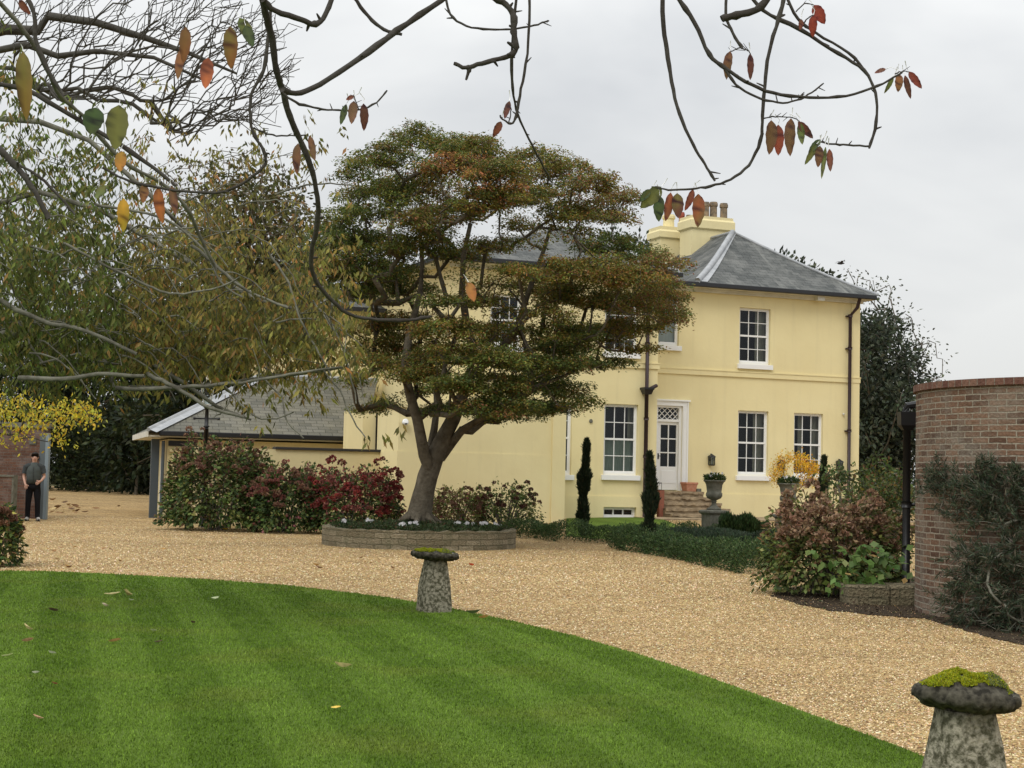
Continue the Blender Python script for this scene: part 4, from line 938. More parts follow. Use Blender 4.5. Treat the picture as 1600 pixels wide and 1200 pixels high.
for (px, py, dY, lab) in ((535, 816, -.4, 'white cyclamen at the far left rim of the round stone bed'), (578, 812, .3, 'white cyclamen just left of the maple trunk in the round bed'), (645, 813, -.9, 'white cyclamen directly in front of the maple trunk'),
                     (630, 826, -1.5, 'tiny white cyclamen low at the front of the round bed below the trunk'), (715, 815, -.3, 'white cyclamen first to the right of the maple trunk'), (733, 818, -.6, 'white cyclamen in the middle right of the round bed'),
                     (757, 815, -.2, 'white cyclamen before the bare topped hydrangea behind the round bed'), (776, 820, -.4, 'white cyclamen at the far right rim of the round stone bed')):
    p = at(px, py, bc.y+dY); flower_plant('cyclamen', (p.x, p.y, bed.location.z+.38), lab, (.72, .70, .70), 'white cyclamen in the round bed')

# ------------------------------------------------------------------ shrubs
def shrub(name, label, cat, px0, px1, pyt, pyb, Y, depth, nleaf, lsize, pals, topcol=None, heads=0, headcol=None, group=None, stems=26, lump=1.0, stemmat=None, shape=.5, headsize=.07, headtop=.35, headside=None):
    """leafy shrub filling the pixel box at distance Y; leaves sit on a lumpy dome"""
    pb = at((px0+px1)/2, pyb, Y); z0 = gz(pb.x, Y)
    rx = (px1-px0)/2*Y/F; h = at((px0+px1)/2, pyt, Y).z-z0; ry = depth/2
    t = thing(name, label, cat, (pb.x, Y, z0), 0, group)
    rs = np.random.default_rng(abs(hash(label)) % 1000 if False else (px0*7+pyt*3) % 997)
    ph = rs.uniform(0, 6.28, 6)
    def dome(a, b):        # a azimuth, b elevation 0..pi/2
        lum = 1+lump*(.10*np.sin(3*a+ph[0])*np.cos(4*b+ph[1])+.09*np.sin(7*a+ph[2]+3*b)+.06*np.sin(13*a+ph[3])*np.sin(9*b+ph[4]))
        cb = np.cos(b)**shape; sb = np.sin(b)**.9
        return np.stack([rx*cb*np.cos(a)*lum, ry*cb*np.sin(a)*lum, h*(.06+.94*sb*lum)], 1)
    n = nleaf; a = rs.uniform(0, 6.283, n); b = np.arcsin(rs.uniform(.0, 1, n)**.9)
    sh = 1-np.abs(rs.normal(0, .16, n)); P = dome(a, b); P[:, :2] *= sh[:, None]; P[:, 2] = P[:, 2]*(.35+.65*sh)
    P[:, 2] = np.maximum(P[:, 2], .03)
    rad = unit(P-np.array([0, 0, h*.35])); ax = rad+rs.normal(0, .6, (n, 3))+np.array([0, 0, -.45]); nr = rad+rs.normal(0, .4, (n, 3))+np.array([0, 0, .5])
    cols = pick(*pals, n, .35)
    if topcol:
        k = (P[:, 2] > h*topcol[2]*(1+.25*np.sin(a*5)))&(rs.random(n) < topcol[3]); cols[k] = pick(topcol[0], topcol[1], k.sum(), .3)
    cl = .8+.4*(np.sin(a*9+ph[5])*np.sin(b*11+ph[2]) > 0); cols *= cl[:, None]
    leaf_mesh('foliage', P, ax, nr, rs.uniform(lsize*.6, lsize*1.15, n), rs.uniform(lsize*.42, lsize*.72, n), cols, LEAF, t)
    m = MB()
    for k in range(stems):
        aa = rs.uniform(0, 6.28); bb = rs.uniform(.2, 1.4); q = dome(np.array([aa]), np.array([bb]))[0]*.95
        m.tube([(q[0]*.15, q[1]*.15, -.05), (q[0]*.5, q[1]*.5, q[2]*.55), tuple(q)], [.016, .011, .005], 5)
    m.build('stems', stemmat or TWIGG, t, smooth=True)
    if heads:
        # three mophead shapes shared by all heads
        hm = []
        for v in range(3):
            k = 70; d = unit(rs.normal(0, 1, (k, 3))); d[:, 2] = np.abs(d[:, 2])*.8-.15; d = unit(d)
            o = leaf_mesh('flower_head', d*headsize*.55, d+rs.normal(0, .5, (k, 3)), d+rs.normal(0, .5, (k, 3)), headsize*.62, headsize*.5, pick(headcol[v % len(headcol)], [1]*len(headcol[v % len(headcol)]), k, .3), PETAL, t)
            hm.append(o)
        for v in range(heads):
            if v < 3: o = hm[v]
            else: o = hm[v % 3].copy(); C.objects.link(o); o.parent = t
            for _ in range(50):
                aa = rs.uniform(3.3, 6.1) if v % 4 else rs.uniform(0, 6.28); bb = math.asin(rs.uniform(headtop, 1))
                q = dome(np.array([aa]), np.array([bb]))[0]
                if headside is None or q[0]*headside > -.2*rx: break
            o.location = tuple(q*1.02+np.array([0, 0, .03])); s_ = rs.uniform(.8, 1.25); o.scale = (s_,)*3; o.rotation_euler = (rs.uniform(-.5, .5), rs.uniform(-.5, .5), rs.uniform(0, 6.28))
    return t
LG = (.12, .17, .045); LD = (.055, .09, .03); LY = (.23, .25, .07); LB = (.19, .12, .06); RD = (.27, .05, .045); RP = (.24, .09, .08); BD = (.17, .08, .06)
redh = [[RD, (.34, .07, .055), RP], [RP, (.30, .13, .09)], [RD, (.2, .045, .04)]]
brnh = [[(.28, .16, .11), (.32, .19, .12)], [(.22, .10, .075), (.30, .20, .13)], [(.17, .09, .06), (.25, .12, .08)]]
G1 = 'hydrangea bushes along the garden wall'
shrub('hydrangea', 'tallest hydrangea, green with faded brown heads, at the left end of the garden wall', 'shrub', 256, 425, 695, 828, 37.4, 2.4, 8500, .13, ([LG, LD, LY, LB], (5, 4, 1.6, 1.2)), ([BD, LB, LG], (2, 2, 2), .68, .5), 52, brnh, G1, headtop=.6, headsize=.075)
shrub('hydrangea', 'middle hydrangea with dull pink heads between the tall green bush and the crimson one', 'shrub', 385, 505, 735, 827, 37.0, 2.2, 6200, .115, ([LG, LD, LY, RP], (4, 6, .8, .8)), ([RP, LB, LG], (2, 2, 2), .6, .45), 60, [redh[1], brnh[0], brnh[1]], G1, headsize=.08, headtop=.4)
shrub('hydrangea', 'crimson headed hydrangea nearest the maple trunk, left of it', 'shrub', 478, 627, 735, 826, 36.6, 2.2, 6000, .11, ([LG, LD, LY, RP], (4, 5, 1, 1.5)), ([RD, RP, LG], (3, 2, 1), .5, .5), 96, redh, G1, headsize=.085, headtop=.22)
G2 = 'hydrangeas against the low wing'
shrub('hydrangea', 'yellowing hydrangea with rusty heads right behind the maple trunk', 'shrub', 668, 762, 765, 822, 37.5, 1.4, 3400, .085, ([LY, (.16, .12, .045), LB, RP, LG], (3, 2, 2, 1.5, 2)), None, 26, brnh+redh[:1], G2, headsize=.06)
shrub('hydrangea', 'open hydrangea with dark brown heads on tall stems against the low wing', 'shrub', 738, 840, 762, 822, 37.8, 1.4, 2400, .085, ([LG, LY, LD], (4, 2, 2)), None, 40, [[BD, (.08, .035, .03)], brnh[2]], G2, headsize=.06, headtop=.5, lump=1.5, stems=50)
def hedge(name, label, pts, wdt, h, n, cols, kind=None, lsize=.045, wt=None, spiky=0):
    """leafy hedge along ground points; the leaves wrap a rounded box"""
    P = []; 
    seg = [(Vector(pts[i]), Vector(pts[i+1])) for i in range(len(pts)-1)]; ln = np.array([(b-a).length for a, b in seg]); tot = ln.sum()
    idx = rng.choice(len(seg), n, p=ln/tot); f = rng.random(n)
    A = np.array([tuple(s_[0]) for s_ in seg])[idx]; B = np.array([tuple(s_[1]) for s_ in seg])[idx]
    c = A+(B-A)*f[:, None]; d = unit(B-A); nr = np.stack([-d[:, 1], d[:, 0], np.zeros(n)], 1)
    ang = rnd(0, math.pi, n); rr = 1-np.abs(rng.normal(0, .14, n)); w2 = np.sign(np.cos(ang))*np.abs(np.cos(ang))**.5; z2 = np.abs(np.sin(ang))**.5
    lum = 1+.16*np.sin(c[:, 0]*5.1)+.12*np.sin(c[:, 0]*11.3+c[:, 1]*7)
    off = nr*(w2*rr*wdt/2)[:, None]*lum[:, None]; z = z2*rr*h*lum
    low = rng.random(n) < .35; z[low] *= rng.random(low.sum())
    Pq = c+off; Pq[:, 2] = np.array([gz(q[0], q[1]) for q in Pq])+z+.01
    out_ = nr*w2[:, None]+np.array([0, 0, 1])*z2[:, None]
    ax = out_*(1+spiky)+rng.normal(0, .6, (n, 3))+np.array([0, 0, spiky*1.5])
    o = leaf_mesh(name, Pq, ax, rng.normal(0, 1, (n, 3)), rnd(lsize*.7, lsize*1.4, n), rnd(lsize*.35, lsize*.55, n), pick(cols, wt or [1]*len(cols), n, .35), LEAF)
    tag(o, label, 'hedge'); return o
def gp_(px, py): p = ground(px, py); return (p.x, p.y, 0)
HC = [(.05, .095, .03), (.075, .13, .042), (.12, .17, .065), (.035, .06, .024)]
# terrace lawn behind the hedges
tl = [ground(884, 838), ground(975, 846), ground(1000, 850), ground(1100, 843), ground(1092, 826)]
q0 = HO+U*(DOOR[0]-1.5)+NN*(T1-.9); q1 = HO+U*(fp(884, 800, T1)[0])+NN*(T1-.05); q2 = HO+U*(sJ)+NN*(T1-.05)
sheet('terrace_lawn', [(p.x, p.y) for p in tl]+[(q2.x, q2.y), (q1.x, q1.y)], .016, LAWN)
hedge('box_hedge', 'dark green box hedge running along the house wall left of the cypress', [gp_(806, 838), gp_(900, 846), gp_(968, 848)], .9, .38, 9000, HC)
hedge('box_hedge', 'dark box hedge running from the cypress to the big brown hydrangea along the gravel edge', [gp_(982, 856), gp_(1060, 870), gp_(1130, 884), gp_(1205, 898)], .9, .42, 30000, HC)
hedge('box_hedge', 'low box hedge behind, below the urn pedestals on the terrace', [gp_(978, 850), gp_(1060, 843), gp_(1140, 842), gp_(1215, 842)], .8, .36, 9000, HC)
hedge('lavender_planting', 'grey green lavender between the two box hedges below the urns', [gp_(1080, 860), gp_(1150, 868), gp_(1220, 872)], 1.6, .40, 22000, [(.05, .075, .045), (.07, .095, .06), (.03, .05, .025)], lsize=.09, spiky=1.2)
hedge('iris_planting', 'spiky dark green leaves growing before the paved terrace right of the urn pedestal', [gp_(1125, 846), gp_(1200, 848)], .7, .5, 3000, [(.03, .06, .02), (.05, .085, .03)], lsize=.12, spiky=1.8)
def cypress(px, pyt, pyb, w_, label, seed, Y=None):
    p = ground(px, pyb) if Y is None else at(px, pyb, Y); Y = p.y; h = (at(px, pyt, Y).z-gz(p.x, Y)); r0 = w_*.36*Y/F
    t = thing('italian_cypress', label, 'tree', (p.x, p.y, gz(p.x, p.y)), 0, 'columnar cypresses before the house')
    rs = np.random.default_rng(seed); n = 9000
    u = rs.random(n)**.85; lobes = 1+.22*np.sin(u*19+seed)+.14*np.sin(u*43+seed*2); a = rs.uniform(0, 6.283, n)
    prof = np.clip(np.minimum(1, u*9+.55)*np.clip((1-u)*2.6, .0, 1)**.6, .03, 1)
    sp_ = 1+.25*np.sin(a*2+u*14)+.15*np.sin(a*5+u*31)
    rr = r0*prof*lobes*sp_*(1-np.abs(rs.normal(0, .2, n))); bend = r0*.3*np.sin(u*5+seed)
    P_ = np.stack([rr*np.cos(a)+bend, rr*np.sin(a), u*h*.97], 1)
    ax = np.stack([np.cos(a)*.35, np.sin(a)*.35, np.ones(n)], 1)+rs.normal(0, .25, (n, 3))
    leaf_mesh('foliage', P_, ax, rs.normal(0, 1, (n, 3)), rs.uniform(.05, .13, n), rs.uniform(.015, .03, n), pick([(.022, .036, .018), (.035, .052, .026), (.05, .06, .03), (.10, .085, .045)], (5, 4, 1.5, .3), n), LEAF, t)
    m = MB(); m.tube([(0, 0, -.1), (0, 0, h*.5), (0, 0, h*.9)], [.03, .02, .006], 6); m.build('trunk', BARK, t)
cypress(912, 684, 838, 19, 'slim dark cypress column left of the basement window', 3)
cypress(1013, 705, 862, 23, 'slim dark cypress column in front of the downpipe and steps', 5)
cypress(1286, 712, 838, 15, 'slim dark cypress column standing right of the orange shrub', 8)

# ------------------------------------------------------------------ urns
def urn(px, pyb, label, Y=None, seed=0):
    p = ground(px, pyb) if Y is None else at(px, pyb, Y); Y = p.y
    t = thing('stone_urn', label, 'urn', (p.x, p.y, gz(p.x, p.y)), TH, 'stone urns on pedestals on the terrace')
    m = MB(); m.lathe([(.29, -.1), (.29, .08), (.25, .10), (.25, .60), (.27, .62), (.31, .65), (.31, .70), (.26, .72)], 4, square=True); m.build('pedestal', URN, t, bevel=.008)
    m = MB(); m.lathe([(.20, .72), (.20, .76), (.13, .79), (.075, .85), (.06, .92), (.09, .94), (.06, .96), (.10, .98), (.19, 1.02), (.225, 1.08), (.225, 1.15), (.20, 1.17), (.205, 1.22), (.225, 1.36), (.265, 1.43), (.30, 1.45), (.30, 1.475), (.27, 1.48), (.25, 1.44)], 28); m.build('urn', URN, t, smooth=True)
    rs = np.random.default_rng(seed+20); n = 700; a = rs.uniform(0, 6.28, n); r = np.sqrt(rs.random(n))*.27
    t.scale = (.86, .86, .93)
    P_ = np.stack([r*np.cos(a), r*np.sin(a), 1.45+rs.random(n)*.17*(1.3-r*2)], 1)
    leaf_mesh('plants', P_, np.stack([np.cos(a)*.8, np.sin(a)*.8, rs.uniform(-.2, 1.2, n)], 1), rs.normal(0, .5, (n, 3))+np.array([0, 0, 1]), rs.uniform(.05, .10, n), rs.uniform(.02, .04, n), pick([(.03, .06, .018), (.06, .10, .03), (.10, .14, .05)], (4, 4, 1), n), LEAF, t)
    flowers(t, [(rs.uniform(-.24, .24), rs.uniform(-.24, .1), rs.uniform(1.54, 1.67)) for _ in range(14)], (.72, .70, .70))
    return t
u1 = urn(1115, 828, 'weathered stone urn of white flowers on a pedestal beside the steps', seed=1)
urn(1231, 833, 'weathered stone urn half hidden by the brown hydrangea below the orange climber', Y=u1.location.y-1.0, seed=2)

# orange leaved shrub trained behind the far urn
def leafy_open(name, label, cat, pts_px, Y, dspread, stem_px, nper, lsize, cols, wts, barkm, tuft=.16, droop=-.2, tip=.004, z0=None, group=None, rmax=.03):
    tps = []
    for (x, y, rx, ry, k) in pts_px:
        for _ in range(k):
            a = random.uniform(0, 6.28); r = math.sqrt(random.random()); tps.append(tuple(at(x+rx*r*math.cos(a), y+ry*r*math.sin(a), Y+random.uniform(-dspread, dspread))))
    tps = np.array(tps); b = at(*stem_px, Y)
    t = thing(name, label, cat, (0, 0, 0), 0, group)
    nd, pr = grow([([tuple(at(stem_px[0], stem_px[1], Y)), tuple(at(stem_px[0]+2, stem_px[1]-18, Y))], None)], tps, step=.12, up=.1, jit=.2)
    skeleton_mesh('stems', nd, pr, barkm, t, tip=tip, expo=2.4, rmax=rmax)
    if nper:
        c = np.repeat(tps, nper, 0); n = len(c); P_ = c+rng.normal(0, tuft*.5, (n, 3))
        ax = rng.normal(0, 1, (n, 3))+np.array([0, 0, droop*3])
        leaf_mesh('foliage', P_, ax, rng.normal(0, 1, (n, 3)), rnd(lsize*.6, lsize*1.2, n), rnd(lsize*.35, lsize*.6, n), pick(cols, wts, n, .25), LEAF, t)
    return t
leafy_open('orange_azalea', 'open shrub with glowing orange yellow autumn leaves growing behind the far urn', 'shrub', [(1238, 722, 26, 14, 32), (1262, 735, 18, 12, 20), (1218, 742, 20, 8, 8), (1256, 752, 24, 8, 8), (1210, 750, 8, 14, 4), (1270, 728, 14, 9, 8)], u1.location.y+.2, .35, (1234, 790), 26, .06, [(.72, .42, .03), (.78, .52, .06), (.58, .26, .03)], (4, 4, 1.2), BARKD, tuft=.14)

# ------------------------------------------------------------------ pots and little brick pier by the steps
pt = thing('terracotta_trough', 'square terracotta pot on the right end of the top step', 'plant pot', HO, TH)
s, z = fp(1078, 776, -.3)
m = MB(); m.lathe([(.15, 0), (.19, .22), (.205, .22), (.205, .28), (.17, .28), (.16, .2)], 4, (s, -.24, DOOR[2]-.012), square=True); m.build('pot', TERRA, pt, bevel=.008)
m = MB(); m.box(s-.14, s+.14, -.38, -.10, DOOR[2]+.18, DOOR[2]+.21); m.build('soil', SOIL, pt)
s, z = fp(1028, 770, -1.0)
bp_ = thing('brick_pier', 'small red brick pier at the left side of the entrance steps', 'pier', HO, TH)
m = MB(); m.box(s-.10, s+.06, -1.3, -.85, GZ-.1, fp(1028, 766, -1.3)[1]); m.build('pier', mat('red_brick', (.30, .10, .06), .9, noise=(20, .2, (.2, .09, .06))), bp_)
ln_ = thing('small_lantern', 'small white paned lantern standing on the brick pier by the door', 'lantern', HO, TH)
zz = fp(1028, 766, -1.3)[1]
m = MB(); m.box(s-.08, s+.05, -1.15, -1.02, zz, zz+.02); m.box(s-.08, s+.05, -1.15, -1.02, zz+.2, zz+.225)
for a in (s-.08, s+.04):
    for b in (-1.15, -1.03): m.box(a, a+.01, b, b+.01, zz+.021, zz+.199)
m.build('lantern_frame', BLACK, ln_); m = MB(); m.box(s-.045, s+.015, -1.12, -1.06, zz+.021, zz+.14); m.build('candle', WHITE, ln_)

# ------------------------------------------------------------------ brick wall on the right, its pipe, bed and plants
WC = Vector((6.95, 18.05, 0)); WR = 2.12
bw = thing('curved_brick_wall', 'tall old brown brick wall curving at its end, topped with a projecting brick coping', 'wall', WC)
def wall_path(r):
    a0 = R_(135); e = (r*math.cos(a0), r*math.sin(a0)); pts = [(e[0]+6*math.cos(R_(45)), e[1]+6*math.sin(R_(45)))]
    for k in range(57):
        a = a0 + R_(135)*k/56; pts.append((r*math.cos(a), r*math.sin(a)))
    pts += [(3.5, -r), (9.0, -r-.2)]; return pts
def ribbon(name, m_, parent, r, th, z0, z1):
    a = wall_path(r); b = wall_path(r-th); mb = MB(); u = 0
    for i in range(len(a)-1):
        l = math.hypot(a[i+1][0]-a[i][0], a[i+1][1]-a[i][1])
        mb.quad((*a[i], z0), (*a[i+1], z0), (*a[i+1], z1), (*a[i], z1), [(u, z0), (u+l, z0), (u+l, z1), (u, z1)])
        mb.quad((*b[i+1], z0), (*b[i], z0), (*b[i], z1), (*b[i+1], z1), [(u+l, z0), (u, z0), (u, z1), (u+l, z1)])
        mb.quad((*a[i], z1), (*a[i+1], z1), (*b[i+1], z1), (*b[i], z1), [(u, 0), (u+l, 0), (u+l, th), (u, th)])
        mb.quad((*a[i+1], z0), (*a[i], z0), (*b[i], z0), (*b[i+1], z0), [(u, 0), (u+l, 0), (u+l, th), (u, th)]); u += l
    return mb.build(name, m_, parent)
WT = 2.60
ribbon('wall', BRICK, bw, WR, .34, -.1, WT)
COPB = brick_mat('coping_brick', (.12, .055, .04), (.19, .10, .07), (.22, .18, .14), .115, .3, .008, bump=.9, dist=.015, nscale=2, weather=(.25, .18, .13), wamt=.5)
ribbon('coping', COPB, bw, WR+.035, .41, WT+.001, WT+.078)
m = MB(); pc = at(1417, 700, 19.6); hx = Vector((pc.x, 19.6, 0))
pipe = thing('drainpipe', 'black drainpipe with a square hopper at the hidden edge of the curved brick wall', 'drainpipe', hx)
zh = at(1417, 655, 19.6).z
m.tube([(0, 0, -.05), (0, 0, zh-.1)], .052, 10); m.tube([(0, 0, 1.2), (0, 0, 1.28)], .066, 10); m.box(.02, .22, -.02, .02, 1.22, 1.26); m.build('pipe', BLACK, pipe, smooth=True)
m = MB(); m.lathe([(.055, -.14), (.10, -.08), (.105, .09), (.085, .09)], 4, (0, 0, zh), square=True); m.tube([(-.02, 0, zh+.08), (0, 0, zh+.17), (.12, 0, zh+.19), (.3, 0, zh+.19)], .05, 8); m.build('hopper', BLACK, pipe)
# soil of the bed
bedpts = [(1203, 930), (1225, 921), (1300, 905), (1420, 900), (1500, 925), (1660, 935), (1660, 1024), (1560, 1000), (1450, 968), (1370, 962), (1300, 955), (1240, 943)]
bp2 = [ground(x, y) for x, y in bedpts]; 
bq = []
for i in range(len(bp2)):
    a, b = bp2[i], bp2[(i+1) % len(bp2)]; k_ = max(1, int((b-a).length/.12))
    for j in range(k_): q = a.lerp(b, j/k_); bq.append((q.x+random.uniform(-.05, .05), q.y+random.uniform(-.07, .07)))
sheet('flower_bed_soil', bq, .008, SOIL)
n = 2600; X = rnd(3.2, 7, n); Y_ = rnd(14.2, 21.5, n); k_ = inpoly(X, Y_, [(p.x, p.y) for p in bp2])|(rng.random(n) < .0); X, Y_ = X[k_], Y_[k_]; n = len(X)
o = leaf_mesh('leaf_litter', np.stack([X, Y_, np.full(n, .012)], 1), rng.normal(0, 1, (n, 3))*np.array([1, 1, .35]), rng.normal(0, .5, (n, 3))+np.array([0, 0, 1]), rnd(.02, .06, n), rnd(.012, .03, n), pick([(.06, .04, .025), (.12, .075, .04), (.03, .022, .015), (.30, .24, .16), (.06, .08, .03)], (5, 3, 5, .5, 1), n, .3), LEAF)
tag(o, 'dark leaf litter and soil crumbs covering the bed before the brick wall', kind='stuff')
# low stone bed edge
pb0 = ground(1325, 945); sw = thing('low_stone_edging', 'low mossy stone block edging between the hydrangea and the curved brick wall', 'edging', (pb0.x, pb0.y, 0))
m = MB(); pb1 = ground(1422, 946); wdt = pb1.x-pb0.x+.25
for k in range(2):
    m.box(k*wdt/2+.006*k, (k+1)*wdt/2-.004, .0+.02*k, .5, -.06, .24+.015*k)
m.build('stone', STONEW, sw, bevel=.02)
# large brown/green hydrangea
bh = shrub('hydrangea', 'large hydrangea, brown papery top and green leaves below, between the hedge and the brick wall', 'shrub', 1192, 1412, 786, 946, 20.6, 1.7, 8000, .085, ([(.16, .20, .055), (.08, .12, .035), (.24, .24, .08), (.22, .14, .07)], (5, 4, 2, 1.6)), ([(.34, .215, .13), (.27, .18, .10), (.20, .21, .07)], (4, 2.5, 2.4), .56, .75), 70, [[(.38, .25, .155), (.29, .18, .11)], [(.34, .22, .135), (.26, .16, .10)], [(.42, .30, .19), (.3, .2, .12)]], None, stems=60, lump=1.3, headsize=.085, headtop=.45, shape=.6)
# big fresh leaves at the front right of it
n = 170; P_ = np.array([tuple(at(random.gauss(1355, 34), random.uniform(850, 925), 19.3+random.uniform(-.15, .35))) for _ in range(n)])
cc = pick([(.12, .20, .045), (.085, .145, .035), (.18, .25, .08), (.42, .14, .09), (.45, .28, .1)], (6, 5, 2, .35, .3), n, .2)
o = leaf_mesh('large_leaves', P_-np.array(bh.location), np.stack([rng.normal(0, .8, n), rng.normal(-.5, .3, n), rng.normal(-.5, .5, n)], 1), np.array([[0, -.6, .8]])+rng.normal(0, .3, (n, 3)), rnd(.10, .16, n), rnd(.07, .10, n), cc, LEAF, bh, fold=.1)
# woody pruned shrub and leafy plants behind
leafy_open('pruned_shrub', 'bare knobbly pruned shrub with a few drooping leaves left of the purple downpipe', 'shrub', [(1300, 770, 16, 40, 14), (1325, 765, 22, 36, 16), (1345, 780, 12, 30, 8), (1400, 770, 28, 40, 18)], 27, .5, (1325, 860), 14, .10, [(.10, .15, .045), (.06, .09, .03), (.17, .14, .06)], (4, 3, 1.5), BARKL, tuft=.14, tip=.014, rmax=.05)
leafy_open('mixed_border_shrub', 'leafy olive and yellow border shrub between the hydrangea and the drainpipe', 'shrub', [(1375, 760, 34, 40, 26), (1395, 800, 28, 40, 26), (1340, 800, 30, 26, 16), (1398, 850, 20, 40, 18), (1370, 830, 30, 30, 16)], 22.5, .5, (1380, 915), 40, .07, [(.09, .13, .035), (.06, .08, .028), (.20, .17, .04), (.18, .10, .05)], (4, 3, 1.4, 1), BARKL, tuft=.16, tip=.006, rmax=.04)
# feathery conifer against the wall
con = thing('feathery_conifer', 'dark feathery spreading conifer leaning against the curved brick wall', 'conifer', (0, 0, 0))
cpads = [(1468, 735, 30, 14), (1455, 760, 26, 16), (1500, 760, 26, 20), (1530, 750, 26, 26), (1560, 740, 34, 22), (1590, 750, 30, 22), (1600, 790, 26, 26), (1545, 780, 30, 22), (1490, 790, 24, 14), (1510, 810, 20, 16), (1560, 810, 34, 18), (1585, 840, 32, 26),
         (1530, 860, 34, 20), (1500, 880, 26, 18), (1560, 880, 36, 24), (1595, 900, 30, 26), (1520, 915, 34, 22), (1490, 930, 26, 18), (1560, 930, 38, 24), (1600, 950, 30, 22), (1540, 960, 36, 18), (1580, 980, 36, 16), (1500, 955, 22, 12), (1640, 900, 30, 60), (1640, 800, 30, 50), (1630, 970, 30, 20)]
tc_ = []
for (x, y, rx, ry) in cpads:
    for _ in range(max(5, int(rx*ry/42))):
        a = random.uniform(0, 6.28); r = math.sqrt(random.random()); X, Y_ = x+rx*r*math.cos(a), y+ry*r*math.sin(a)
        # surface of the wall at that column, then stand off by up to half a metre
        d = ray(X, Y_); dd = Vector((d.x, d.y)).normalized(); c_ = Vector((WC.x, WC.y)); b_ = dd.dot(c_); disc = b_*b_-c_.length_squared+WR*WR
        Yw = (b_-math.sqrt(max(disc, 0)))*dd.y
        low = max(0, (Y_-740)/240); tc_.append(tuple(at(X, Y_, Yw-random.uniform(.08, .25+.75*low))))
tc_ = np.array(tc_); tc_[:, 2] = np.maximum(tc_[:, 2], .03)
cb = at(1600, 985, 15.9); cb.z = 0
nd, pr = grow([([tuple(cb), tuple(cb+Vector((-.05, -.05, .3)))], None)], tc_, step=.12, up=-.25, jit=.12, dirw=.2)
skeleton_mesh('stems', nd, pr, BARKL, con, tip=.004, expo=2.6, rmax=.045)
NLc = 44; c = np.repeat(tc_, NLc, 0); n = len(c); dirn = np.repeat(unit(tc_-np.array(cb)+np.array([0, 0, .2])), NLc, 0)+rng.normal(0, .25, (n, 3))
k = np.tile(np.arange(NLc)/NLc, len(tc_)); main = np.repeat(unit(tc_-np.array(cb)+rng.normal(0, .5, (len(tc_), 3))), NLc, 0)
droop_ = np.array([0, 0, -1])*(k**2*.09)[:, None]
P_ = c+main*((k-.4)*.28)[:, None]+droop_+rng.normal(0, .012, (n, 3))
ax = main+rng.normal(0, .75, (n, 3)); ax[:, 2] -= .35
leaf_mesh('foliage', P_, ax, rng.normal(0, 1, (n, 3)), rnd(.05, .11, n), rnd(.008, .016, n), pick([(.055, .08, .045), (.08, .105, .06), (.15, .125, .085), (.035, .05, .028)], (4, 4, 2.6, 2.5), n, .3), LEAF, con)

# ------------------------------------------------------------------ staddle stones
def moss_mat():
    m = bpy.data.materials.new('mossy_capstone'); m.use_nodes = True; t = m.node_tree; b = t.nodes['Principled BSDF']; b.inputs['Roughness'].default_value = .95; b.inputs['Specular IOR Level'].default_value = .15
    tcn = t.nodes.new('ShaderNodeTexCoord'); n = t.nodes.new('ShaderNodeTexNoise'); n.inputs['Scale'].default_value = 30; n.inputs['Detail'].default_value = 6; t.links.new(tcn.outputs['Object'], n.inputs['Vector'])
    r = t.nodes.new('ShaderNodeValToRGB'); t.links.new(n.outputs['Fac'], r.inputs[0]); e = r.color_ramp.elements; e[0].position = .35; e[0].color = (.022, .02, .015, 1); e[1].position = .7; e[1].color = (.11, .10, .075, 1)
    n2 = t.nodes.new('ShaderNodeTexNoise'); n2.inputs['Scale'].default_value = 9; n2.inputs['Detail'].default_value = 6; t.links.new(tcn.outputs['Object'], n2.inputs['Vector'])
    r2 = t.nodes.new('ShaderNodeMapRange'); r2.inputs[1].default_value = .66; r2.inputs[2].default_value = .69; t.links.new(n2.outputs['Fac'], r2.inputs[0])
    x = t.nodes.new('ShaderNodeMix'); x.data_type = 'RGBA'; t.links.new(r2.outputs[0], x.inputs[0]); t.links.new(r.outputs[0], x.inputs[6]); x.inputs[7].default_value = (.36, .36, .33, 1); t.links.new(x.outputs[2], b.inputs['Base Color'])
    bp = t.nodes.new('ShaderNodeBump'); bp.inputs['Strength'].default_value = 1; bp.inputs['Distance'].default_value = .012; t.links.new(n.outputs['Fac'], bp.inputs['Height']); t.links.new(bp.outputs[0], b.inputs['Normal']); return m
CAPM = moss_mat()
STAD = mat('staddle_stone', (.34, .31, .235), .95, .15, noise=(26, .09, (.085, .08, .05)), bump=(45, 1, .02))
MOSS = mat('moss', (.25, .29, .02), 1, .05, noise=(25, .2, (.12, .16, .02)), bump=(70, 1, .02))
def h3(x, y, s_): return math.sin(x*3.1+s_)*math.cos(y*2.7+s_*1.3)+.5*math.sin(x*7.3+y*5.1+s_*2)+.3*math.sin(x*13+s_*4)*math.cos(y*15+s_)
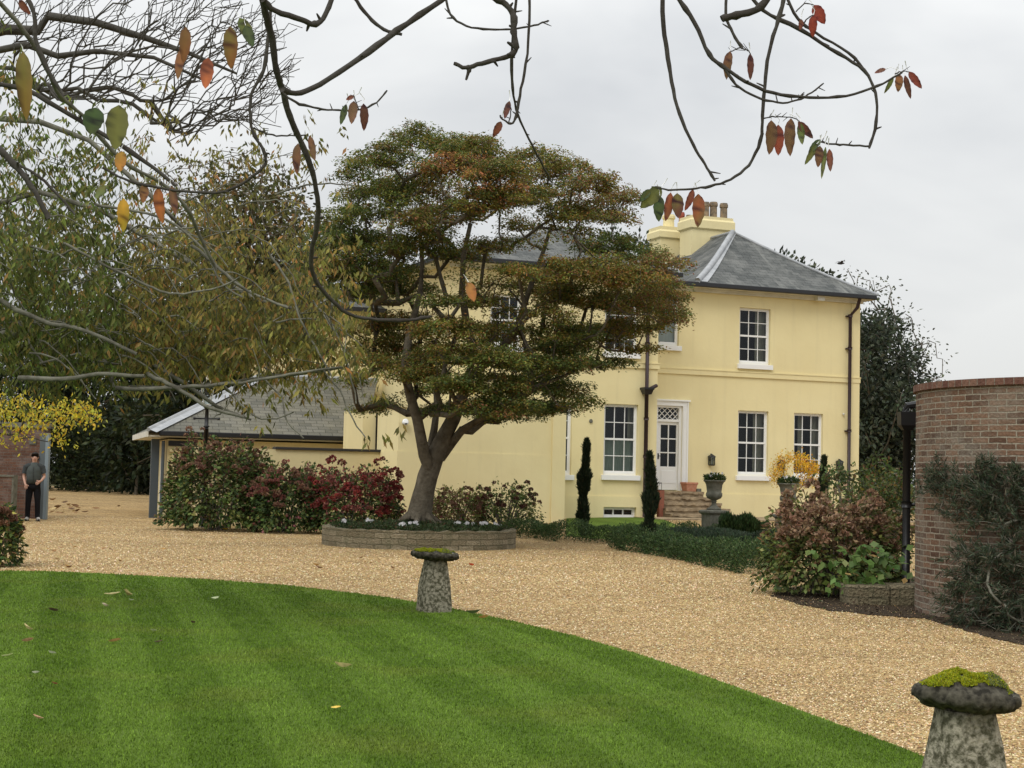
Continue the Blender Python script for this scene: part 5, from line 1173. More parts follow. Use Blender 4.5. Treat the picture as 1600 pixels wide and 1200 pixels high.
def staddle(px, pyb, cap_r, hh, label, seed, p=None, rz=.4, tilt=(0, 0), dome=.075, th=1.):
    p = p or ground(px, pyb); t = thing('staddle_stone', label, 'staddle stone', (p.x, p.y, 0), rz, 'staddle stones on the lawn edge')
    m = MB(); sides = 32; prof = [(.195 if hh > .62 else .178, -.05), (.172, max(.02, hh-.5)), (.158, hh-.3), (.138, hh-.18), (.116, hh-.06), (.112, hh-.035)]
    vs = []; fs = []
    for i, (r, z) in enumerate(prof):
        for k in range(sides):
            a = 2*math.pi*k/sides; q = (abs(math.cos(a))**4.5+abs(math.sin(a))**4.5)**(-1/4.5); q = r*q*.97*(1+.018*h3(a, z*6, seed)); vs.append((q*math.cos(a), q*math.sin(a), z))
    for i in range(len(prof)-1):
        for k in range(sides): fs.append((i*sides+k, i*sides+(k+1) % sides, (i+1)*sides+(k+1) % sides, (i+1)*sides+k))
    fs.append(tuple((len(prof)-1)*sides+k for k in range(sides))); m.add(vs, fs); m.build('stem', STAD, t, smooth=True)
    # cap
    S2 = 64; rings = [(.0, -.045), (.5, -.045), (.72, -.035), (.90, -.012), (.985, .012), (1.0, .035), (.985, .055), (.93, .075), (.85, .09), (.70, .11), (.5, .13), (.3, .142), (.12, .148), (.0, .15)]
    vs = []; fs = []
    def capz(x, y):
        r = math.hypot(x, y)/cap_r; return (dome+.012*h3(x*9, y*9, seed)) * (1-min(1, r)**2.6)+.062*th
    for i_, (r, z) in enumerate(rings):
        for k in range(S2):
            a = 2*math.pi*k/S2; q = r*cap_r*(1+.035*math.sin(2*a+seed)+.035*math.sin(5*a+seed*2)+.022*math.sin(11*a+seed)+.012*math.sin(23*a)+.010*math.sin(37*a+i_*2)); x, y = q*math.cos(a), q*math.sin(a)
            zz = z*th+.010*h3(x*18, y*18, seed) if z < .06 else capz(x, y)+.007*h3(x*40, y*40, seed)
            vs.append((x, y, zz))
    for i in range(len(rings)-1):
        for k in range(S2): fs.append((i*S2+k, i*S2+(k+1) % S2, (i+1)*S2+(k+1) % S2, (i+1)*S2+k))
    m = MB(); m.add(vs, fs); cap = m.build('cap', CAPM, t, smooth=True); cap.location = (0, 0, hh); cap.rotation_euler = (tilt[0], tilt[1], 0)
    # moss cushions
    N_ = 26000; r_ = np.sqrt(rng.random(N_))*.93; a_ = rnd(0, 6.283, N_); X = r_*cap_r*np.cos(a_); Y_ = r_*cap_r*np.sin(a_)
    sc_ = .25/cap_r; xr = (X*math.cos(rz)-Y_*math.sin(rz))*sc_; yr = (X*math.sin(rz)+Y_*math.cos(rz))*sc_
    fld = np.sin(xr*26+seed)*np.cos(yr*31+seed*2)+.7*np.sin(xr*55+yr*38+seed)+.5*np.sin(yr*83-xr*60)
    band = 1.2-((yr+.07)/.085)**2-np.maximum(0, (xr-.08)/.10)**2*.9-np.maximum(0, (-xr-.17)/.06)**2
    k_ = (fld*.75+band > .1)|(fld > 1.8); X, Y_ = X[k_], Y_[k_]; fz = np.clip((fld*.75+band)[k_]-.1, 0, 1); n_ = len(X)
    Z_ = np.array([capz(a, b) for a, b in zip(X, Y_)])+.002+.016*fz*rng.random(n_)
    g_ = rng.normal(0, .6, (n_, 3)); g_[:, 2] = 1
    pale = rng.random(n_) < np.where(xr[k_] > .07, .6, .05); mc = pick([(.42, .45, .02), (.33, .37, .02), (.50, .50, .05)], (4, 3, 1.5), n_, .25); mc[pale] = pick([(.24, .27, .11), (.17, .20, .08)], (1, 1), pale.sum(), .2)
    mo = leaf_mesh('moss', np.stack([X, Y_, Z_], 1), g_, rng.normal(0, 1, (n_, 3)), .011, .006, mc, LEAF, cap)
    return t
staddle(678, 957, .252, .60, 'staddle stone at the far edge of the lawn with a thin mossy cap', 3, tilt=(.03, .04), dome=.022, th=.72)
NY = 6.75; p_ = at(1508, 1090, NY); capz_ = at(1508, 1098, NY).z
staddle(0, 0, .217, capz_+.006, 'near staddle stone at the bottom right corner with bright green moss on its domed cap', 9, p=Vector((p_.x, NY, 0)), rz=.25, tilt=(.02, .05), dome=.066, th=.75)

# ------------------------------------------------------------------ background trees
def tree(name, label, lobes, Y, pals, lsize, per, trunk_px, dY=3., group=None, tuft=1.0, dens=1., bark=BARK, twig=.02, rmax=.4, ntw=None, under=False):
    """lobes (px, py, rx, ry) in the photograph become a crown of real depth at distance Y"""
    t = thing(name, label, 'tree', (0, 0, 0), 0, group); T = []
    for (x, y, rx, ry) in lobes:
        for _ in range(max(3, int(rx*ry*dens/130))):
            a = random.uniform(0, 6.28); r = random.random()**.42
            T.append(tuple(at(x+rx*r*math.cos(a), y+ry*r*math.sin(a), Y+random.uniform(-1, 1)*dY*math.sqrt(max(.05, 1-r*r)))))
    T = np.array(T); T[:, 2] = np.maximum(T[:, 2], .2); b = at(*trunk_px, Y); b.z = gz(b.x, b.y)-.2
    top = at(trunk_px[0], min(l[1] for l in lobes)+30, Y); 
    pl = [tuple(b), tuple(b.lerp(top, .25)+Vector((random.uniform(-.2, .2), 0, 0))), tuple(b.lerp(top, .5)), tuple(b.lerp(top, .75))]
    nd, pr = grow([(pl, None)], T, step=Y/50., up=.1, jit=.15)
    skeleton_mesh('trunk', nd, pr, bark, t, tip=twig, expo=2.4, rmax=rmax)
    if per:
        c = np.repeat(T, per, 0); n = len(c); g = rng.normal(0, 1, (n, 3)); P_ = c+unit(g)*(rng.random(n)**.5)[:, None]*tuft*np.array([1, 1, .7])
        cols = pick(*pals, n, .3)*np.repeat(rnd(.65, 1.35, len(T)), per)[:, None]
        leaf_mesh('crown', P_, g+np.array([0, 0, -.3]), rng.normal(0, 1, (n, 3))+np.array([0, 0, .8]), rnd(lsize*.6, lsize*1.3, n), rnd(lsize*.4, lsize*.75, n), cols, LEAF, t)
    return t
IV = [(.055, .07, .045), (.075, .09, .055), (.10, .11, .07), (.035, .045, .028)]; IW = (4, 4, 1.5, 3)
EV = [(.035, .055, .02), (.055, .075, .025), (.09, .085, .03), (.02, .032, .013)]
GB = 'dark trees standing behind the house'
tree('ivy_clad_tree', 'dark ivy covered tree right of the house, its rounded crown beside the wall corner', [(1370, 560, 42, 70), (1385, 640, 44, 70), (1360, 700, 34, 60), (1395, 720, 40, 50), (1405, 600, 26, 50), (1350, 510, 18, 30), (1420, 680, 20, 60), (1350, 620, 22, 100)], 62, (IV, IW), .22, 90, (1375, 800), 3, GB, .8, 1.6)
tree('bare_topped_tree', 'thin bare topped tree with sparse leaves rising above the curved brick wall', [(1430, 590, 44, 20), (1400, 520, 32, 44), (1440, 560, 36, 36), (1380, 470, 20, 30), (1350, 450, 20, 20), (1330, 430, 18, 12)], 70, ([(.10, .11, .05), (.07, .08, .04)], (1, 1)), .16, 7, (1400, 790), 3, GB, .7, 3.2, bark=TWIGG, twig=.02, rmax=.25)
tree('evergreen_tree', 'dark evergreen crown showing above the right roof slope of the house', [(1220, 412, 16, 10), (1262, 425, 24, 12), (1292, 440, 22, 10), (1240, 440, 40, 20), (1290, 470, 30, 20), (1180, 470, 60, 60)], 78, (IV, IW), .28, 60, (1250, 760), 3, GB, .9, 1.8)
tree('evergreen_tree', 'dark evergreen crown showing left of the chimneys above the maple', [(975, 380, 26, 16), (1010, 395, 30, 16), (945, 392, 20, 12), (985, 430, 60, 40)], 78, (IV, IW), .28, 50, (985, 760), 3, GB, .9, 1.6, bark=TWIGG)
GL = 'dark woodland trees behind the gate and outbuilding'
WD = [(.022, .035, .014), (.035, .05, .018), (.055, .065, .024), (.014, .022, .01)]
lab = ['leftmost of the dark woodland trees, behind the brick gate pillar', 'dark woodland tree between the gate leaf and the outbuilding, furthest back', 'dark woodland tree just left of the outbuilding roof', 'dark woodland tree above the left half of the outbuilding roof', 'dark woodland tree above the right half of the outbuilding roof']
LB5 = [[(20, 640, 70, 60), (10, 560, 80, 70), (40, 700, 50, 50)], [(120, 640, 60, 70), (140, 700, 60, 60), (100, 560, 70, 60), (170, 740, 50, 20)], [(210, 620, 60, 70), (220, 690, 50, 60), (200, 540, 70, 60), (225, 740, 30, 20)], [(290, 580, 60, 60), (300, 500, 60, 50), (260, 640, 50, 40), (350, 560, 50, 40)], [(400, 540, 60, 50), (380, 470, 60, 50), (460, 540, 50, 50), (440, 460, 50, 60)]]
for k in range(5): tree('woodland_tree', lab[k], LB5[k], (92, 84, 76, 66, 64)[k], (WD, IW), .32, 62, ((20, 760), (130, 757), (212, 760), (300, 760), (430, 760))[k], 4, GL, 1.2, 1.3)
tree('autumn_tree', 'tall olive brown autumn tree behind, between the cherry and the maple', [(430, 350, 50, 50), (380, 320, 50, 50), (470, 400, 44, 50), (400, 400, 60, 50), (340, 360, 50, 50), (480, 460, 30, 40), (330, 420, 60, 50)], 52, ([(.13, .12, .045), (.10, .10, .035), (.19, .13, .06), (.07, .075, .03)], (4, 3, 2, 2)), .22, 42, (420, 760), 3, GL, .8, 1.0, bark=TWIGG)
tree('bare_twig_tree', 'pale bare tree with fine upright twigs behind the olive autumn tree', [(360, 270, 70, 40), (420, 290, 40, 40), (300, 290, 50, 40), (440, 340, 30, 40)], 56, ([(.12, .1, .05)], (1,)), .16, 3, (380, 760), 3, GL, .8, 3.0, bark=TWIGG, twig=.014, rmax=.2)
# undergrowth and verge under the woodland
hb = MB(); 
p0, p1, p2, p3 = ground(40, 757), ground(240, 771), at(245, 745, 110), at(30, 742, 110)
sheet('verge', [(p0.x-20, 62), (p0.x, p0.y), ground(150, 763).to_tuple()[:2], (p1.x, p1.y), (p1.x+12, p1.y+3), (p1.x+12, 110), (-90, 110), (-90, 62)], .02, mat('verge_grass', (.05, .07, .02), .95, .1, noise=(.5, .12, (.10, .065, .03)), bump=(3, 1, .1)))
o = hedge('undergrowth', 'dark evergreen undergrowth below the woodland trees beyond the drive', [(-36, 92, 0), (-26, 84, 0), (-15, 78, 0), (-6, 76, 0)], 5, 3.4, 26000, WD, lsize=.26)
# distant hedge line right of the house
o = hedge('distant_hedge', 'distant dark hedge seen right of the house behind the border shrubs', [(12, 66, 0), (22, 60, 0), (34, 58, 0)], 3, 2.6, 16000, IV, lsize=.16)

# ------------------------------------------------------------------ cherry tree on the left: trunk outside the frame, crown hanging into it
CH = [(.17, .165, .05), (.12, .12, .04), (.23, .20, .06), (.25, .16, .06), (.34, .16, .06), (.07, .075, .028)]
CHW = (5, 4, 3, 1.8, .3, 2.4)
cherry = thing('cherry_tree', 'large spreading cherry with drooping olive leaves turning orange, its branches hanging in from the left', 'tree', (0, 0, 0))
CY = 16.
cl_ = [(10, 300, 60, 50, 15, 12), (60, 340, 80, 50, 17, 22), (30, 420, 80, 60, 15, 30), (120, 400, 80, 60, 16, 32), (90, 480, 90, 50, 15, 34), (20, 520, 70, 60, 16, 26), (180, 460, 80, 60, 15, 34), (150, 540, 90, 50, 15, 34), (70, 590, 90, 30, 16, 24), (190, 590, 80, 26, 16, 20), (240, 520, 80, 60, 15, 32),
       (230, 420, 80, 50, 17, 26), (170, 330, 80, 44, 17, 20), (250, 340, 70, 50, 18, 18), (300, 400, 70, 60, 16, 24), (320, 470, 70, 60, 15, 28), (320, 550, 70, 50, 15, 28), (390, 430, 60, 60, 16, 22), (400, 510, 70, 50, 15, 28), (400, 570, 60, 36, 15, 22), (460, 480, 50, 60, 15, 22), (470, 550, 50, 40, 15, 20),
       (510, 520, 34, 50, 14.5, 14), (530, 590, 40, 34, 14, 12), (560, 620, 26, 20, 14, 5), (450, 620, 60, 20, 14.5, 9), (380, 620, 40, 18, 14.5, 6), (300, 600, 50, 22, 15, 12), (500, 400, 34, 34, 15, 9), (440, 370, 40, 40, 17, 10), (350, 340, 60, 40, 18, 12), (520, 450, 24, 24, 14.5, 7), (500, 230, 22, 26, 15, 6), (480, 270, 30, 20, 16, 5), (440, 300, 40, 30, 17, 7),
       (150, 250, 70, 36, 17, 14), (60, 230, 60, 40, 17, 12), (230, 230, 60, 36, 17, 9), (300, 250, 50, 36, 17, 8), (370, 230, 50, 36, 17, 7), (200, 290, 60, 30, 17, 10), (410, 240, 40, 40, 16, 5), (100, 290, 60, 30, 17, 12), (240, 170, 50, 30, 17, 5), (150, 180, 40, 30, 17, 5), (400, 640, 16, 10, 14, 2), (580, 660, 14, 16, 14, 3), (20, 130, 20, 60, 15, 5), (8, 380, 30, 60, 14, 12)]
T = []; 
for (x, y, rx, ry, Y, k) in cl_:
    if y < 330 and x > 70: k *= .42
    elif y < 380 and x > 90: k *= .7
    if x > 420 and y < 460: k *= .6
    if y > 575: y -= 26; k *= .8
    elif y > 530: y -= 14
    if x > 260 and y > 560: k *= .35
    for _ in range(int(k*1.4)):
        a = random.uniform(0, 6.28); r = math.sqrt(random.random()); T.append(tuple(at(x+rx*r*math.cos(a), y+ry*r*math.sin(a), Y+random.uniform(-1.6, 1.6))))
T = np.array(T)
def Vc(px, py, Y): return tuple(at(px, py, Y))
base = at(-560, 900, 17); base.z = -.1
R0 = [tuple(base), Vc(-540, 740, 17), Vc(-500, 620, 17), Vc(-420, 560, 17), Vc(-250, 545, 16.6), Vc(-100, 545, 16.2), Vc(0, 530, 16), Vc(60, 505, 15.8), Vc(130, 500, 15.6)]
b2_ = [Vc(-300, 480, 16.5), Vc(-150, 400, 16.5), Vc(-40, 330, 16), Vc(60, 300, 16), Vc(160, 330, 16), Vc(260, 390, 15.6), Vc(330, 430, 15.4), Vc(400, 468, 15), Vc(462, 483, 14.8)]
b3_ = [Vc(200, 548, 15.2), Vc(290, 600, 14.6), Vc(340, 636, 14.3), Vc(392, 656, 14.2)]
b4_ = [Vc(180, 605, 15), Vc(260, 607, 14.8), Vc(350, 600, 14.6), Vc(430, 588, 14.4), Vc(500, 580, 14.2), Vc(545, 572, 14.1)]
b5_ = [Vc(-260, 300, 17), Vc(-80, 180, 17), Vc(60, 190, 17), Vc(140, 220, 17), Vc(230, 300, 16.8), Vc(300, 370, 16.5)]
nd, pr = grow([(R0, None), (b2_, 4), (b3_, 8), (b4_, 8), (b5_, 3)], T, step=.25, up=-.15, jit=.16, dirw=.2)
fx = {i: r for i, r in enumerate([.34, .30, .28, .24, .2, .15, .10, .055, .03])}
for i, r in enumerate([.07, .05, .035, .03, .028, .027, .026, .024, .018]): fx[9+i] = r
for i, r in enumerate([.026, .022, .018, .010]): fx[18+i] = r
for i, r in enumerate([.026, .024, .022, .020, .016, .010]): fx[22+i] = r
for i, r in enumerate([.06, .04, .035, .03, .026, .02]): fx[28+i] = r
skeleton_mesh('limbs', nd, pr, BARKL, cherry, tip=.0042, expo=2.9, rmax=.3, fixed=fx)
# drooping leaf sprays: 5 to 9 leaves hanging from each twig tip, some sprays per twig
ns = 5; ce = np.repeat(T, ns, 0)+rng.normal(0, .15, (len(T)*ns, 3)); nl = 7; c = np.repeat(ce, nl, 0); n = len(c); a = rnd(0, 6.283, n)
ax = np.stack([np.cos(a)*.55, np.sin(a)*.55, rnd(-1.5, -.35, n)], 1); 
tj = np.repeat(rnd(.65, 1.35, len(ce)), nl)[:, None]
co = pick(CH, CHW, n, .25)*tj
X_ = c[:, 0]/c[:, 1]*F+800
g = (X_ < 190) & (rng.random(n) < .75); co[g] = pick([(.095, .125, .035), (.13, .16, .045), (.06, .075, .025)], (4, 3, 3), g.sum(), .3)*tj[g]
P_ = c+rng.normal(0, .03, (n, 3))
leaf_mesh('foliage', P_, ax, np.stack([np.cos(a+1.5), np.sin(a+1.5), rnd(.2, 1, n)], 1), rnd(.055, .115, n), rnd(.018, .034, n), np.clip(co*np.array([1.3, 1.25, 1.05]), 0, 1), LEAF, cherry, fold=.2)
def arch(pts, w0, w1, Y0, Y1):
    P = []; R2 = []; n = len(pts)
    for i in range(n-1):
        p0, p1, p2, p3 = pts[max(i-1, 0)], pts[i], pts[i+1], pts[min(i+2, n-1)]
        for k in range(4):
            t = k/4; f = (i+t)/(n-1); q = [.5*((2*p1[a])+(-p0[a]+p2[a])*t+(2*p0[a]-5*p1[a]+4*p2[a]-p3[a])*t*t+(-p0[a]+3*p1[a]-3*p2[a]+p3[a])*t**3) for a in (0, 1)]
            P.append(at(q[0]+random.uniform(-1.5, 1.5), q[1]+random.uniform(-1.5, 1.5), Y0+(Y1-Y0)*f)); R2.append((w0+(w1-w0)*f)/2*Y0/F)
    mb = MB(); mb.tube(P, R2, 5); return mb.build('branch', BARKL, cherry, smooth=True)
for pts, w0, w1 in (([(100, 380), (140, 402), (185, 425), (240, 450), (275, 460), (330, 452), (385, 430)], 5, 3), ([(300, 385), (325, 404), (355, 430), (400, 462), (462, 483)], 6, 4), ([(180, 606), (225, 608), (300, 604), (380, 598), (440, 588), (500, 577), (548, 571)], 8, 3), ([(230, 585), (262, 600), (300, 620), (335, 640), (392, 655)], 8, 5),
                    ([(150, 320), (200, 328), (260, 345), (320, 390), (345, 440), (385, 470)], 5, 3), ([(420, 395), (450, 440), (470, 500), (500, 555), (525, 600)], 4, 2.5), ([(490, 470), (525, 520), (545, 580), (560, 640)], 3.5, 2), ([(350, 600), (385, 640), (420, 655), (470, 640)], 3.5, 2), ([(410, 590), (440, 620), (450, 660), (480, 690)], 3, 2), ([(500, 575), (530, 610), (550, 655), (575, 690)], 3, 2),
                    ([(30, 590), (100, 592), (170, 585), (240, 590)], 9, 6), ([(0, 470), (60, 500), (140, 520), (230, 560)], 9, 5), ([(370, 598), (350, 640), (330, 655)], 3, 2)):
    arch(pts, w0, w1, 13.6, 13.4)
for k in range(46):
    x, y = random.uniform(40, 440), random.uniform(290, 560); l = random.uniform(60, 150); an = random.uniform(-.5, .8); sg = random.uniform(10, 34)
    arch([(x, y), (x+l*.35*math.cos(an), y+l*.35*math.sin(an)-sg*.4), (x+l*.7*math.cos(an), y+l*.7*math.sin(an)), (x+l*math.cos(an), min(640, y+l*math.sin(an)+sg))], random.uniform(2.2, 4), 1.4, 13.8, 13.6)


# bare tree behind it, upper left
bare = thing('bare_tree', 'leafless tree with a dense net of dark crooked twigs at the upper left', 'tree', (0, 0, 0))
T = []
for (x, y, rx, ry, k) in [(60, 20, 90, 50, 150), (180, 30, 90, 60, 220), (300, 20, 70, 50, 200), (380, 50, 60, 50, 180), (425, 110, 36, 40, 90), (340, 120, 70, 50, 170), (240, 110, 80, 50, 170), (120, 120, 80, 40, 110), (380, 165, 50, 30, 80), (290, 180, 60, 30, 80), (420, 20, 30, 40, 30), (20, 80, 40, 60, 40), (200, -50, 200, 40, 60), (455, 70, 26, 40, 14), (440, 150, 30, 30, 14), (400, 200, 50, 20, 16), (310, 215, 60, 20, 16)]:
    for _ in range(int(k*.8)):
        a = random.uniform(0, 6.28); r = math.sqrt(random.random())*random.choice((1, 1, 1, 1.2)); T.append(tuple(at(x+rx*r*math.cos(a), y+ry*r*math.sin(a), 24+random.uniform(-2.5, 2.5))))
bb = at(-700, 860, 25); bb.z = -.1
R0 = [tuple(bb), Vc(-680, 600, 25), Vc(-560, 350, 25), Vc(-350, 180, 24.6), Vc(-150, 90, 24.3), Vc(-20, 45, 24), Vc(60, 48, 24), Vc(75, 25, 24), Vc(150, 35, 24), Vc(230, 60, 24), Vc(300, 85, 24), Vc(370, 115, 24)]
nd, pr = grow([(R0, None), ([Vc(-60, 90, 23.5), Vc(40, 70, 23), Vc(90, 88, 23), Vc(150, 80, 23), Vc(240, 90, 23), Vc(330, 130, 23)], 4)], np.array(T), step=.22, up=-.3, jit=.12, dirw=1.6)
fx = {i: r for i, r in enumerate([.3, .28, .24, .2, .14, .10, .075, .07, .06, .05, .035, .02])}
for i, r in enumerate([.06, .055, .05, .042, .032, .02]): fx[12+i] = r
skeleton_mesh('limbs', nd, pr, mat('bare_bark', (.045, .04, .035), .95, .1, noise=(6, .2, (.10, .095, .08))), bare, tip=.0065, expo=2.7, rmax=.28, fixed=fx)

# yellow leaved tree over the gate
yt = leafy_open('yellow_tree', 'low hanging tree with bright yellow heart shaped leaves over the gate pillar', 'tree', [(20, 645, 50, 30, 26), (70, 648, 44, 24, 26), (110, 645, 40, 20, 18), (25, 680, 20, 12, 5), (92, 680, 16, 10, 4), (133, 640, 16, 12, 6), (-30, 640, 40, 40, 20)], 37.5, 1., (-70, 800), 15, .12, [(.62, .52, .05), (.48, .45, .06), (.35, .38, .07), (.66, .46, .05)], (5, 3, 1.5, 1), BARKD, tuft=.30, droop=-.4, tip=.008, rmax=.12)
# green leafy mass at the far left edge of the drive, brown heads
shrub('hydrangea', 'hydrangea with brown heads and yellow green leaves cut by the left edge by the lawn', 'shrub', -70, 30, 795, 903, 22.5, 1.2, 2400, .09, ([LG, LD, (.35, .36, .08), LB], (4, 4, 1.2, 1)), None, 26, [[(.22, .11, .07), (.16, .08, .05)], [(.2, .09, .05), (.26, .15, .08)]], None, headsize=.085, headtop=.2)

# ------------------------------------------------------------------ gate: brick pillar, low wall, gate leaf
gpil = at(30, 795, 41.2); gp0 = thing('gate_pillar', 'dark old brick gate pillar wall with a small pale plaque behind the man', 'wall', (gpil.x, 41.6, 0), R_(6))
m = MB(); m.box(-1.6, .48, 0, .7, -.1, at(30, 668, 41.6).z); m.build('wall', BRICKD, gp0)
m = MB(); m.box(-1.65, .53, -.05, .75, at(30, 668, 41.6).z+.001, at(30, 660, 41.6).z); m.build('coping', URN, gp0)
m = MB(); q = at(49.5, 689, 41.5); m.box(q.x-gpil.x-.09, q.x-gpil.x+.09, -.03, -.001, q.z-.09, q.z+.09); m.build('plaque', URN, gp0)
lw = at(0, 795, 39.2); o_ = thing('low_brick_wall', 'low brick wall with a pale stone edge at the far left, beside the man', 'wall', (lw.x, 39.4, 0))
zt = at(10, 745, 39.4).z; xr = at(22, 745, 39.4).x-lw.x
m = MB(); m.box(-2, xr-.05, 0, .3, -.1, zt); m.build('wall', BRICKD, o_); m = MB(); m.box(-2, xr, -.03, .33, zt+.001, zt+.05); m.box(xr-.049, xr, -.01, .31, -.1, zt); m.build('coping', URN, o_)
g0 = at(58, 800, 41.); gt_ = thing('gate_leaf', 'open grey painted timber gate leaf standing beside the man', 'gate', (g0.x, 41., 0), R_(-4))
ztg = at(65, 678, 41.).z; W_ = (73-58)*41/F
m = MB(); m.box(0, W_*.62, 0, .06, .04, ztg); m.build('gate_panel', GATE, gt_); m = MB(); m.box(W_*.62+.002, W_, -.03, .10, .03, ztg+.02); m.build('gate_edge', mat('gate_edge', (.20, .245, .27), .5, .4), gt_, bevel=.006)
m = MB(); m.box(-.02, .0, -.04, .02, .5, .62); m.box(-.02, .0, -.04, .02, 1.6, 1.72); m.build('hinge', BLACK, gt_)

# ------------------------------------------------------------------ lamp post behind the hydrangeas
lp = at(317, 826, 38.8); lpo = thing('lamp_post', 'black lamp post with a ladder bar and glass lantern behind the tall hydrangea', 'street lamp', (lp.x, 38.8, .05))
def zl_(py): return at(317, py, 38.8).z-.05
m = MB(); m.tube([(0, 0, -.1), (0, 0, zl_(670))], [.07, .06], 12); m.tube([(0, 0, zl_(670)), (0, 0, zl_(636))], [.055, .045], 12); m.lathe([(.05, 0), (.085, .03), (.05, .06)], 12, (0, 0, zl_(668))); m.lathe([(.04, 0), (.08, .05), (.09, .09), (.05, .11)], 12, (0, 0, zl_(640))); m.build('post', BLACK, lpo, smooth=True)
m = MB(); m.tube([(-.31, 0, zl_(654)), (.31, 0, zl_(654))], .02, 8); m.lathe([(.03, -.03), (.035, 0), (.03, .03)], 8, (-.31, 0, zl_(654))); m.lathe([(.03, -.03), (.035, 0), (.03, .03)], 8, (.31, 0, zl_(654))); m.build('ladder_bar', BLACK, lpo, smooth=True)
z0, z1 = zl_(632), zl_(604); m = MB()
for k in range(4):
    a = math.pi/4+k*math.pi/2; b = a+math.pi/2
    m.tube([(.10*math.cos(a), .10*math.sin(a), z0), (.20*math.cos(a), .20*math.sin(a), z1)], .009, 5); m.tube([(.20*math.cos(a), .20*math.sin(a), z1), (.20*math.cos(b), .20*math.sin(b), z1)], .010, 5); m.tube([(.10*math.cos(a), .10*math.sin(a), z0), (.10*math.cos(b), .10*math.sin(b), z0)], .010, 5)
    m.tube([(.20*math.cos(a), .20*math.sin(a), z1), (.03*math.cos(a), .03*math.sin(a), z1+.2)], .009, 5)
m.lathe([(.05, .18), (.05, .24), (.02, .30), (.005, .36)], 10, (0, 0, z1)); m.build('lantern_frame', OFFWHITE, lpo)
m = MB()
for k in range(4):
    a = math.pi/4+k*math.pi/2; b = a+math.pi/2
    m.quad((.098*math.cos(a), .098*math.sin(a), z0), (.098*math.cos(b), .098*math.sin(b), z0), (.197*math.cos(b), .197*math.sin(b), z1), (.197*math.cos(a), .197*math.sin(a), z1))
m.build('pane', GLASS, lpo)

# ------------------------------------------------------------------ the man by the gate
MP = ground(50, 814); man = thing('person', 'man in dark short sleeved shirt, padded gilet and black trousers, hand in pocket', 'person', (MP.x, MP.y, gz(MP.x, MP.y)), R_(12))
SKIN = mat('skin', (.50, .29, .21), .6, .3); SHIRT = mat('charcoal_shirt', (.045, .05, .05), .9, .1); VEST = mat('grey_gilet', (.055, .065, .06), .7, .3, bump=(12, .6, .02)); TROU = mat('black_trousers', (.012, .012, .014), .9, .1); HAIR = mat('dark_hair', (.012, .009, .007), .7, .3); SHOE = mat('pale_shoe', (.42, .40, .37), .7, .3); SOLE = mat('dark_sole', (.02, .02, .02), .7)
def skin_fig(name, verts, edges, radii, m_, parent, sub=2, root=0):
    me = bpy.data.meshes.new(name); me.from_pydata(verts, edges, []); me.update(); o = bpy.data.objects.new(name, me); C.objects.link(o); o.parent = parent
    md = o.modifiers.new('skin', 'SKIN'); md.use_smooth_shade = True; sb = o.modifiers.new('sub', 'SUBSURF'); sb.levels = sub; sb.render_levels = sub
    for i, r in enumerate(radii):
        sv = me.skin_vertices[0].data[i]; sv.radius = (r if hasattr(r, '__len__') else (r, r)); sv.use_root = (i == root)
    me.materials.append(m_); return o
# x to the viewer's right, -y towards the camera
J = dict(pel=(0, 0, .98), sp=(0, -.01, 1.12), ch=(0, -.01, 1.32), nk=(0, 0, 1.47), nk2=(.005, -.01, 1.545), hd=(.01, -.025, 1.62), hd2=(.012, -.03, 1.70),
 ls=(-.19, 0, 1.42), le=(-.255, .03, 1.15), lw=(-.20, -.14, .98), lh=(-.175, -.175, .93), rs=(.19, 0, 1.42), re=(.265, .03, 1.16), rw=(.20, -.15, 1.05), rh=(.15, -.19, 1.02),
 lp=(-.10, 0, .92), lk=(-.115, -.02, .50), la=(-.12, .02, .09), lf=(-.135, -.09, .04), rp=(.10, 0, .92), rk=(.12, -.03, .50), ra=(.13, .02, .09), rf=(.19, -.08, .04))
names = list(J); ix = {k: i for i, k in enumerate(names)}
E = [('pel', 'sp'), ('sp', 'ch'), ('ch', 'nk'), ('nk', 'nk2'), ('nk2', 'hd'), ('hd', 'hd2'), ('ch', 'ls'), ('ls', 'le'), ('le', 'lw'), ('lw', 'lh'), ('ch', 'rs'), ('rs', 're'), ('re', 'rw'), ('rw', 'rh'), ('pel', 'lp'), ('lp', 'lk'), ('lk', 'la'), ('la', 'lf'), ('pel', 'rp'), ('rp', 'rk'), ('rk', 'ra'), ('ra', 'rf')]
RD_ = dict(pel=(.15, .11), sp=(.14, .10), ch=(.17, .115), nk=.065, nk2=.058, hd=(.078, .095), hd2=(.068, .085), ls=.062, le=.042, lw=.028, lh=(.04, .022), rs=.062, re=.042, rw=.028, rh=(.04, .022), lp=.085, lk=.055, la=.038, lf=.035, rp=.085, rk=.055, ra=.038, rf=.035)
V_ = [J[k] for k in names]; E_ = [(ix[a], ix[b]) for a, b in E]; Rr = [RD_[k] for k in names]
